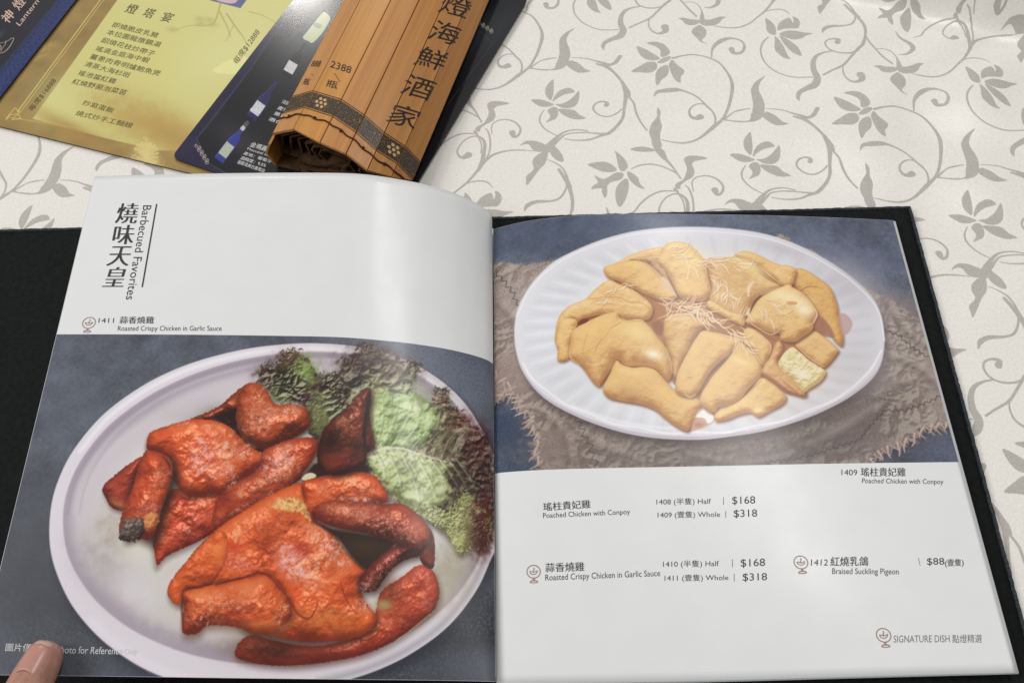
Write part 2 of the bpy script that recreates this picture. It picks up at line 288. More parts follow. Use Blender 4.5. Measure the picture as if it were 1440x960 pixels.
CLOTH_MOTIFS = [
('f',[[143.5,193.2],[139.8,197.8],[137.4,203.5],[137.1,209.6],[139.3,215.8],[141.8,221.9],[143.1,228.3],[143.3,234],[143.8,237.7],[141.5,240.5],[146.4,239],[149.9,235.5],[151.2,232.1],[151.3,227.5],[150.1,221.1],[147.3,215.2],[143.8,210.6],[141.7,206.1],[141.7,199.5]]),
('f',[[4.7,231.6],[5.8,226.6],[9.4,226.4],[13.6,227.7],[18.8,230.9],[23.5,231.4],[19.3,234.8],[14.8,236.1],[9.8,234.8]]),
('s',[[127.4,10.7],[131.3,2.4],[135.5,-2],[141.3,-5]],[1.07,.96,.96,.96]),
('s',[[127.9,11.1],[134.2,10.4],[139.6,9],[144.4,6.4]],[1.07,1.07,1.07,1.28]),
('s',[[5.5,223.5],[11.2,221.8],[17.4,220.6],[23,220.8],[29.4,220.9],[33.2,221.5]],[.65,.97,1.08,1.3,2.38,3.24]),
('s',[[25.2,223.3],[33,223.7],[39.9,227.2],[47.8,233.6],[54.3,241.6],[57.3,245]],[1.71,2.93,2.2,2.2,4.89,2.69]),
('s',[[28.1,223.5],[34.1,221.3],[37.5,217.4],[38.8,210.4]],[1.46,2.44,3.17,3.17]),
('s',[[52.1,6.1],[54.4,10.6],[55.8,15.4],[58,25.1],[59.9,33.6],[59.4,40.6],[57,48.3],[54.6,52.5],[50.5,56.1],[46.5,60.4],[41.5,63.6],[35.4,65.8]],[2.22,3.77,3.11,2.22,2.22,2.44,2.66,2.44,1.78,1.55,1.11,.89]),
('s',[[56.1,51.8],[49.2,54],[41.4,56.2],[33.7,59]],[1.69,1.27,1.06,1.06]),
('s',[[56.7,26.8],[54.8,31.5],[51.6,35.6],[47.8,37.5],[42.7,37.2],[38.2,34.2],[36.9,30.6],[38.1,26.7],[41.3,24.3],[44.8,24.4],[45.1,26.6]],[1.3,1.3,1.3,1.3,1.41,1.52,1.52,1.52,1.52,2.38,3.69]),
('s',[[55.5,12],[58.6,14.4],[62.9,18.6],[67.1,26.4],[71.7,32.6],[75.9,36.7],[79.5,39.5]],[2.2,1.54,1.54,1.76,1.54,1.32,1.32]),
('s',[[52.9,53.5],[44.4,55.4],[37.7,57.3],[31.4,60.2],[27.1,63.6],[24.7,69.4],[21.9,76.5]],[1.58,1.13,1.13,1.13,1.36,2.04,3.85]),
('s',[[52.3,54.3],[47.5,59.1],[41.7,63.1],[35.3,65.7],[28.3,66.8]],[1.36,1.13,1.13,1.13,.79]),
('f',[[.5,16.2],[-1.1,19.8],[-1.7,24.9],[-.3,30.3],[2.6,34],[6.2,35.9],[5.9,30.4],[3.6,22.9],[1.9,18.7]]),
('f',[[-7.3,40.4],[-2.4,37.9],[2.7,37.5],[7.2,38.2],[10,39.1],[6.6,42.3],[1.9,44],[-2.7,43]]),
('f',[[8,36.9],[7.2,32.3],[8.3,25.9],[12.2,20.9],[16.3,20],[19.5,22.4],[17.4,24.3],[13.1,27.7],[10,32.4]]),
('f',[[22,20.3],[24.3,25.9],[25.1,32.7],[22.5,37.7],[17.1,39.8],[10.7,38.4],[15.2,35.8],[18.9,30.3],[20.6,24.9]]),
('f',[[14.1,42],[19.7,40],[25.4,39],[30.3,41.8],[35.8,43.4],[30.7,46.6],[24.9,47.2],[18.6,45.6]]),
('f',[[7.6,46.2],[9.1,41.9],[12.6,40.8],[15.6,45.5],[16,50.6],[13.9,53.6],[10.4,56.7],[11.3,52.9],[10.9,49.6]]),
('s',[[5.1,46.3],[4.5,52],[5.9,57.2],[10,61.4],[15.8,64.3],[22.3,65.8]],[.87,1.3,1.3,1.2,1.09,.76]),
('f',[[1.1,84],[2.4,79.5],[5,76.9],[10.3,75.5],[15.3,75.9],[18.5,77],[19.6,81.6],[15.6,84.2],[11.1,83.8],[7.1,80.4],[3.7,81]]),
('f',[[17.6,77.7],[19.8,72.3],[22.3,69.3],[23.6,74.8],[23.6,80],[21.3,83.3],[18.8,82.9]]),
('f',[[22.7,75.1],[27.4,77.3],[31.8,80.9],[34.7,85.9],[31.6,87],[27,85.3],[23.1,81.6]]),
('f',[[19.2,82.4],[22.1,83.2],[23.5,91.8],[21.6,98.9],[19,114],[16.4,109.8],[15.4,106.4],[17.9,99.7],[15.2,95],[14.5,90.1],[16.7,85]]),
('s',[[20.9,73.2],[24.1,64],[27.9,59.1],[34.4,55.7],[41.3,54.7]],[3.87,2.06,1.42,1.16,1.16]),
('s',[[23.6,88.5],[28,88.8],[35.1,91.2],[40,95.7],[44.1,101.1],[47.6,105.4]],[.51,.89,1.26,1.52,1.26,1.26]),
('s',[[40,95.7],[43.2,102],[44.6,109],[43.2,116.9],[38.2,121.3],[30.1,124.9],[25.6,129.7],[25,135]],[1,1.24,1.49,1.74,1.74,2.99,3.48,1]),
('s',[[41.1,99.9],[47.6,106.6],[52.8,115.9],[55.3,123.9]],[1.3,1.41,1.41,1.3]),
('s',[[34.3,93.9],[40.1,99.1],[46.4,106.9],[52,116.2],[54.9,126.3],[55.4,137.2],[52.5,145.1],[49.9,154.1],[46.6,164],[40.3,172.2],[35.5,178.6]],[2.33,2.59,1.81,1.81,1.81,2.59,2.07,1.81,1.81,1.55,1.55]),
('s',[[54.8,127.8],[59.1,133.1],[65.6,138.9],[72.1,144.7],[78.9,149.9]],[1.74,1.49,1.49,1.74,1.74]),
('s',[[65.1,138.5],[70.4,135.8],[75.9,136.5],[80.4,141.6],[83.5,148.5]],[.73,.86,.98,.98,2.69]),
('s',[[53.4,145.4],[48.2,150.7],[40.7,153.4],[34.1,152.4],[29.9,147.8],[29.8,143.1],[33.1,139.8],[37.6,139.3],[37.6,142.6]],[1.46,1.46,1.46,1.46,1.46,1.46,1.59,2.93,4.39]),
('s',[[36.2,153.4],[30.6,157.1],[26.4,162.6],[25.8,169.6],[27.9,176.8],[32,183.1],[31.8,189.7],[26.9,195.4],[23.6,200.4],[23.6,204.9],[25.2,207.7]],[1.22,1.71,2.93,3.66,4.39,5.37,5.61,3.9,3.42,2.93,.73]),
('s',[[46.3,163.4],[48,170.7],[51.8,175.9],[57.5,177.7],[61.9,173.5],[60.3,169.1]],[.96,1.2,1.44,1.92,4.33,6.01]),
('f',[[67.2,156.8],[70.5,154.6],[75.8,154.6],[80.9,153.4],[83.7,154.4],[82.2,158.2],[77.9,161.1],[73.5,160.8],[70.3,158]]),
('f',[[81.1,142.7],[83.4,145.9],[86.1,150.9],[89.1,150.4],[92.9,147.1],[95.9,144],[100.1,143.1],[98.1,146.5],[97.5,150.7],[94.4,155.1],[88.7,157.8],[84.7,157.3],[82.6,154.1]]),
('f',[[84.5,158.4],[89.9,161.9],[91.8,167.7],[90.4,174],[95.3,176],[90.3,175.9],[86.3,172.9],[81.2,169],[80.4,164.8],[82.3,160.8]]),
('s',[[94.5,155.7],[101.9,154.7],[110.1,152.2],[115.5,148],[119.7,141.9],[122.8,134.2],[126,126.4],[128.4,116.1],[129,108.4],[126.5,97.7],[124,90.2],[119.8,86.1],[114.4,86.2],[109.8,91.1],[108.1,98.7],[109.3,104.6],[114.2,107.3],[117.3,103.5]],[.83,1.31,1.42,1.54,1.42,1.54,1.78,2.02,3.32,2.85,2.37,1.9,1.31,1.19,1.19,1.31,2.14,5.46]),
('s',[[88.7,114.8],[93.3,110.4],[95.4,101.9],[99.4,93.5],[105.6,87],[114.9,83.6]],[.87,1.24,1.36,1.49,1.36,1.12]),
('s',[[129.1,109.1],[131.7,100.2],[136.2,94.4],[142.6,89.8],[150.1,86.8],[159,84.5]],[2.7,2.45,1.72,1.35,1.23,.61]),
('s',[[129.5,109.8],[130,96.9],[126.4,86.1],[121.8,79],[118.4,76.7]],[1.27,1.27,1.43,1.27,.64]),
('s',[[124.8,98.8],[121.8,91.2],[116,84.6],[113.2,82.2]],[.97,1.13,1.45,2.58]),
('f',[[126,49.1],[120.2,48.9],[113.8,50.9],[111.2,54],[112,57.2],[114.6,60.9],[115.9,65.1],[115.8,72],[112.4,77.8],[112.8,80.5],[116.2,81.2],[115.8,77.7],[117.9,73.2],[120.9,68.9],[121.3,64.2],[119.3,60.3],[117.5,57.5],[119.1,54]]),
('s',[[125.1,79.9],[122.2,73.1],[123.3,68.1],[127.5,64.8],[132.3,63.6],[137.8,64.9],[142.4,68.9],[143.1,74.3],[140.9,77.1],[138.1,73.9]],[.85,1.06,1.06,1.17,1.27,1.49,1.59,1.91,2.34,4.67]),
('s',[[125,128.3],[130,123.9],[135.7,121.3],[140,121.5],[144,124.1]],[.96,1.21,1.33,1.21,.6]),
('f',[[128.2,134.9],[131.8,136.2],[136.8,140.9],[139.2,146.5],[139.5,150.8],[135.7,151],[132.3,147.7],[130.5,141.9]]),
('f',[[-6.4,145.5],[-7.3,138.7],[-5.6,132.9],[-1.9,128.9],[.5,130.6],[2.2,133.3],[2.1,130],[.3,126.1],[4.7,127.1],[7.5,132],[7,137.4],[2.2,139.8],[-2.6,142.2]]),
('f',[[-4.2,148.6],[.1,143.1],[6.6,140.8],[12.4,139.9],[18.8,138.2],[14.5,143],[11.7,147.2],[7,150.2],[1.1,150.5]]),
('f',[[-3.5,150.3],[1.2,151.1],[7.5,153.8],[12.2,157.2],[16.5,164.9],[10.6,164],[5.1,160.4],[-.7,155]]),
('f',[[-6.7,152.1],[-2.4,155],[2.6,160.7],[6.9,167.8],[9.8,170.5],[4.9,171.1],[-1.5,167.2],[-4.2,163.2],[-5.5,157.3]]),
('s',[[-11.1,154.9],[-13.3,161.5],[-13,169],[-9.8,176.5],[-5.3,181.6],[1.2,185.9],[9.7,188.2],[17.9,187.8],[28.5,183.7]],[1.17,1.52,1.4,1.29,1.17,1.17,1.17,1.17,1.05]),
('f',[[47,196.3],[51.8,196.4],[59.3,198.7],[67.1,202.7],[61.8,206.5],[55.7,206.3],[50.4,202]]),
('f',[[52.7,190.4],[58.6,186.9],[64.7,187.2],[70.9,191.9],[71.9,196.6],[69.1,200.1],[66.5,199.8],[64.5,194.3],[59.6,191.7]]),
('f',[[66.3,207.4],[68.6,201.6],[72.2,198.3],[74.5,198.8],[73.1,203],[69.6,206.8]]),
('f',[[51.2,222.1],[55.7,214.3],[59.7,208.9],[64.6,207.3],[67.3,210],[67.4,214.9],[64.4,218.7],[57.9,220.6]]),
('f',[[74,207],[76.6,211.5],[76.9,217.5],[74.6,222.6],[73.3,229],[70.1,223.6],[68.5,215.7],[70.3,210.2]]),
('f',[[75.7,200.8],[80.2,204],[86.9,207.7],[87.6,211.1],[86.6,215.1],[88.1,220.6],[83.1,218.8],[77.4,211.2],[74.8,205.4]]),
('s',[[75.8,198.9],[81.7,194.2],[87.9,190.6],[94.5,189.5],[101.5,190],[108.7,192.3],[115.6,198.3],[120.9,204.8],[124.1,212],[126.1,224.2],[126.6,234.5],[125.7,243.9],[121.7,253.3],[118.2,261.3],[113.9,268.5],[107.6,273.6],[100,275.9],[91.6,276.5]],[2.06,1.49,1.37,1.37,1.49,1.6,1.72,2.29,2.75,2.29,2.06,2.06,3.21,2.29,1.72,1.6,1.26,.8]),
('s',[[126.5,11],[131.5,2.3],[139.2,-4]],[1.07,.85,.96]),
('s',[[125.8,11.8],[132.8,10.4],[141.1,8.1]],[1.28,.96,.96]),
('s',[[101.9,188.6],[100.3,181.1],[101,175.2],[103.8,169.4],[108.3,165.2],[114.1,164],[119.6,166.4],[121.8,172],[120.5,177.4],[115.7,179],[113.3,175.7]],[1.14,1.83,3.2,4.12,2.75,1.6,1.6,2.29,2.52,2.98,4.35]),
('s',[[74.3,7.3],[75.4,2.2],[80.6,-1.1],[86.7,-4.1],[91.6,-5],[98.4,-4],[104.7,-1.6],[111.3,3],[117.8,7.4],[121.2,13],[122.1,18.3]],[.66,3.07,4.61,4.17,1.98,1.43,1.43,1.65,1.54,1.43,1.32]),
('s',[[111.1,2.2],[105.7,3.9],[102.4,8.6],[102.1,13.3],[104.8,16.9],[108.4,16.9],[110.7,14.6]],[.98,1.19,1.41,1.63,2.39,3.26,5]),
('f',[[80,16.9],[83.2,20.3],[84.9,26.6],[88.1,32.2],[89.2,39.6],[90.9,44.5],[93.7,50],[89.5,51.6],[85.3,46.6],[81.7,41.3],[80.7,36.1],[81,31.4],[82.2,25.3],[80.8,21.2]]),
('f',[[86.3,45.3],[90.8,44.9],[93,50.7],[96.9,53.4],[100.3,59.2],[98.8,60.9],[94,58],[90.2,54.7],[85.8,48.6]]),
('s',[[98.2,58.8],[105.6,64.3],[114,72.4]],[2.64,1.54,1.1]),
('f',[[74,59.5],[78.1,55.8],[83.7,53.8],[89.1,53.9],[90.8,55.1],[85.1,58],[78.6,60]]),
('s',[[80.3,75.8],[84.8,70.8],[91.7,67.4],[99.3,66.6],[109.3,68.7],[113.5,71.5]],[.98,1.31,1.31,1.2,1.2,.98]),
('f',[[51,82.8],[55.5,78.9],[61.7,76.2],[67.5,77.3],[71.4,80.5],[68.6,83.3],[63,85.1],[57.5,84.5]]),
('f',[[64.4,64.9],[69.2,66.7],[75.1,71],[77.5,75.9],[75.5,80.1],[72.5,78.9],[69.2,73.2],[66.6,68.2]]),
('f',[[75.9,81.2],[77.3,84.1],[76,88],[71.4,91.4],[69.9,96],[71.7,101],[71.9,106],[68.2,102.3],[66.6,99],[60.6,102],[61,98.2],[62.7,94.7],[58.6,90.2],[65.1,91],[68.3,87.5],[71.2,82.9]]),
('f',[[79.8,84.9],[83.2,89.9],[84.7,98.4],[84.8,105],[83.4,109.8],[79.5,105.9],[76.4,98.1],[76.3,91.4]]),
('f',[[78.3,79.1],[81.4,79.1],[86.7,81.7],[89.9,86.3],[94.2,89.2],[89.2,89.4],[83.4,86.4],[80.1,83.1]]),
('s',[[75.3,113.1],[79.5,118.8],[85.5,122.2],[89.4,126.2],[89.9,131.5],[86.4,136.8],[82.2,138.3]],[.75,2.25,3.25,3.75,3.25,2,.87]),
]
CARD_OPS_GOLD = [
('fill',[[63.9,226.6],[59.4,95],[57,59.2],[213,16.1],[203.4,71.1],[196.5,192.3],[194.9,219.8],[167.8,227.7],[120,228.1]],(204,198,126),{'soft':.8,'smooth':False}),  # yellow panel print, paled by glare painted into its colour
('glow',139.1,204.9,55.7,18.6,15,(186,164,92),{'k':.85,'tex':.2,'tl':12}),
('glow',72.4,203.9,20.9,27.9,-40,(212,210,144),{'k':.5}),
('glow',167.2,134.8,39.2,28.5,-40,(214,212,150),{'k':.5}),
('glow',119.8,152.6,17.9,28.7,-40,(206,196,116),{'k':.5}),
('glow',176.1,213.8,49.3,14.8,15,(176,144,76),{'k':.95}),
('glow',105.2,230.5,43.5,6.7,15,(162,130,70),{'k':.9}),
('fill',[[168.6,147.2],[184.2,125.7],[196.8,141.3]],(226,222,150),{'soft':2,'op':.7}),
('stroke',[[19.2,-432.2],[46.1,99.9],[49.2,223.8]],[.75],(226,206,130),{'smooth':False,'op':.9,'soft':.3}),
('stroke',[[24.4,-433.4],[48.7,99.2],[51.5,224.2]],[.6],(216,196,120),{'smooth':False,'op':.8,'soft':.3}),
('stroke',[[45.4,230.4],[80,226.9],[114.8,224.7],[150.4,225.1]],[.69,.52,.34,.17],(206,180,110),{'op':.6,'soft':.4}),
('stroke',[[53,229.7],[87.1,227.8],[112.7,226.7]],[.43,.34,.17],(206,180,110),{'op':.5,'soft':.4}),
('stroke',[[44.8,232.1],[45.1,220.9],[50.6,223.4],[49.6,231.7],[55.5,229],[50.6,225.4],[45.5,227.9],[45.4,232.9]],[.69],(214,190,118),{'smooth':False,'op':.85,'soft':.3}),
('stroke',[[141.5,79.2],[146.2,98.6],[141.5,104.5],[129.6,107.8],[120.3,116.1]],[1.33,1.14,.95,.76,.38],(150,144,84),{'op':.65,'soft':.8}),
('stroke',[[144.9,87.5],[158.9,101.9],[166.1,111]],[1.13,.94,.57],(150,144,84),{'op':.65,'soft':.8}),
('stroke',[[151.2,88.1],[167.4,101.7],[175.7,108.3],[182.4,115.3]],[1.31,1.13,.75,.38],(150,144,84),{'op':.65,'soft':.8}),
('stroke',[[162.4,98.6],[163.4,107.3],[164.4,116]],[.74,.56,.37],(150,144,84),{'op':.65,'soft':.8}),
('stroke',[[167.4,81.2],[179.9,82.3],[194.1,87.4]],[.94,.75,.38],(150,144,84),{'op':.65,'soft':.8}),
('glow',141.5,97.7,4.1,2.6,0,(170,164,96),{'k':.6}),
('glow',136.8,103.6,4.1,2.6,0,(170,164,96),{'k':.6}),
('glow',118.2,115.6,4.1,2.6,0,(170,164,96),{'k':.6}),
('glow',133.4,98.8,4.1,2.6,0,(170,164,96),{'k':.6}),
('glow',146.3,102,4.1,2.6,0,(170,164,96),{'k':.6}),
('stroke',[[161.6,235.1],[150.9,230.5]],[1.62,2.59],(214,196,128),{'op':.75,'soft':.8}),
('stroke',[[161.6,235.1],[151.3,227.3]],[1.62,2.59],(214,196,128),{'op':.75,'soft':.8}),
('stroke',[[161.6,235.1],[153,224.9]],[1.62,2.59],(214,196,128),{'op':.75,'soft':.8}),
('stroke',[[161.6,235.1],[155.7,223.6]],[1.62,2.59],(214,196,128),{'op':.75,'soft':.8}),
('stroke',[[161.6,235.1],[159,223.5]],[1.62,2.59],(214,196,128),{'op':.75,'soft':.8}),
('stroke',[[161.6,235.1],[162.5,224.8]],[1.62,2.59],(214,196,128),{'op':.75,'soft':.8}),
('stroke',[[161.6,235.1],[165.8,227.2]],[1.62,2.59],(214,196,128),{'op':.75,'soft':.8}),
('stroke',[[161.6,235.1],[168.4,230.3]],[1.62,2.59],(214,196,128),{'op':.75,'soft':.8}),
('stroke',[[161.6,235.1],[170,233.9]],[1.62,2.59],(214,196,128),{'op':.75,'soft':.8}),
('stroke',[[161.6,235.1],[170.5,237.4]],[1.62,2.59],(214,196,128),{'op':.75,'soft':.8}),
('stroke',[[161.6,235.1],[169.7,240.4]],[1.62,2.59],(214,196,128),{'op':.75,'soft':.8}),
('stroke',[[161.6,235.1],[167.7,242.5]],[1.62,2.59],(214,196,128),{'op':.75,'soft':.8}),
('stroke',[[161.6,235.1],[164.9,243.4]],[1.62,2.59],(214,196,128),{'op':.75,'soft':.8}),
('glow',161.6,235.1,9.7,5.8,10,(214,196,130),{'k':.7,'tex':.4,'tl':3}),
('glow',160.5,226,4.9,2.9,10,(214,196,130),{'k':.7,'tex':.4,'tl':3}),
('glow',158.7,239.7,6.5,3.9,10,(214,196,130),{'k':.7,'tex':.4,'tl':3}),
('glow',171.3,239.8,6.4,3.8,10,(214,196,130),{'k':.7,'tex':.4,'tl':3}),
('glow',154.1,220.1,2.3,1.4,10,(214,196,130),{'k':.7,'tex':.4,'tl':3}),
('fill',[[120,66.2],[156.8,55.9],[159.3,70.6],[158.9,79.4],[131.2,77.8]],(84,88,130),{'soft':.6,'smooth':False}),
('fill',[[127.7,64],[146.1,58.9],[152.3,75],[135.6,76.1]],(196,170,176),{'soft':1.5}),
('glow',33.2,161.9,6.3,2.2,-50,(176,152,92),{'k':.5,'tex':.5,'tl':4}),
('glow',34.2,170.4,6.2,2.2,-50,(176,152,92),{'k':.5,'tex':.5,'tl':4}),
('glow',33.9,157.3,6.3,2.2,-50,(176,152,92),{'k':.5,'tex':.5,'tl':4}),
('stroke',[[35.2,193.7],[37.4,178.2]],[.27,.54,.27],(140,110,56),{'op':.35,'soft':.8}),
('stroke',[[35.3,188.4],[38.8,173.5]],[.27,.54,.27],(140,110,56),{'op':.35,'soft':.8}),
('stroke',[[35.3,183.1],[40.1,168.7]],[.27,.54,.27],(140,110,56),{'op':.35,'soft':.8}),
('stroke',[[35.3,177.7],[41.5,164]],[.27,.55,.27],(140,110,56),{'op':.35,'soft':.8}),
('stroke',[[35.4,172.3],[42.9,159.2]],[.27,.55,.27],(140,110,56),{'op':.35,'soft':.8}),
('stroke',[[35.4,166.8],[44.3,154.3]],[.28,.55,.28],(140,110,56),{'op':.35,'soft':.8}),
]
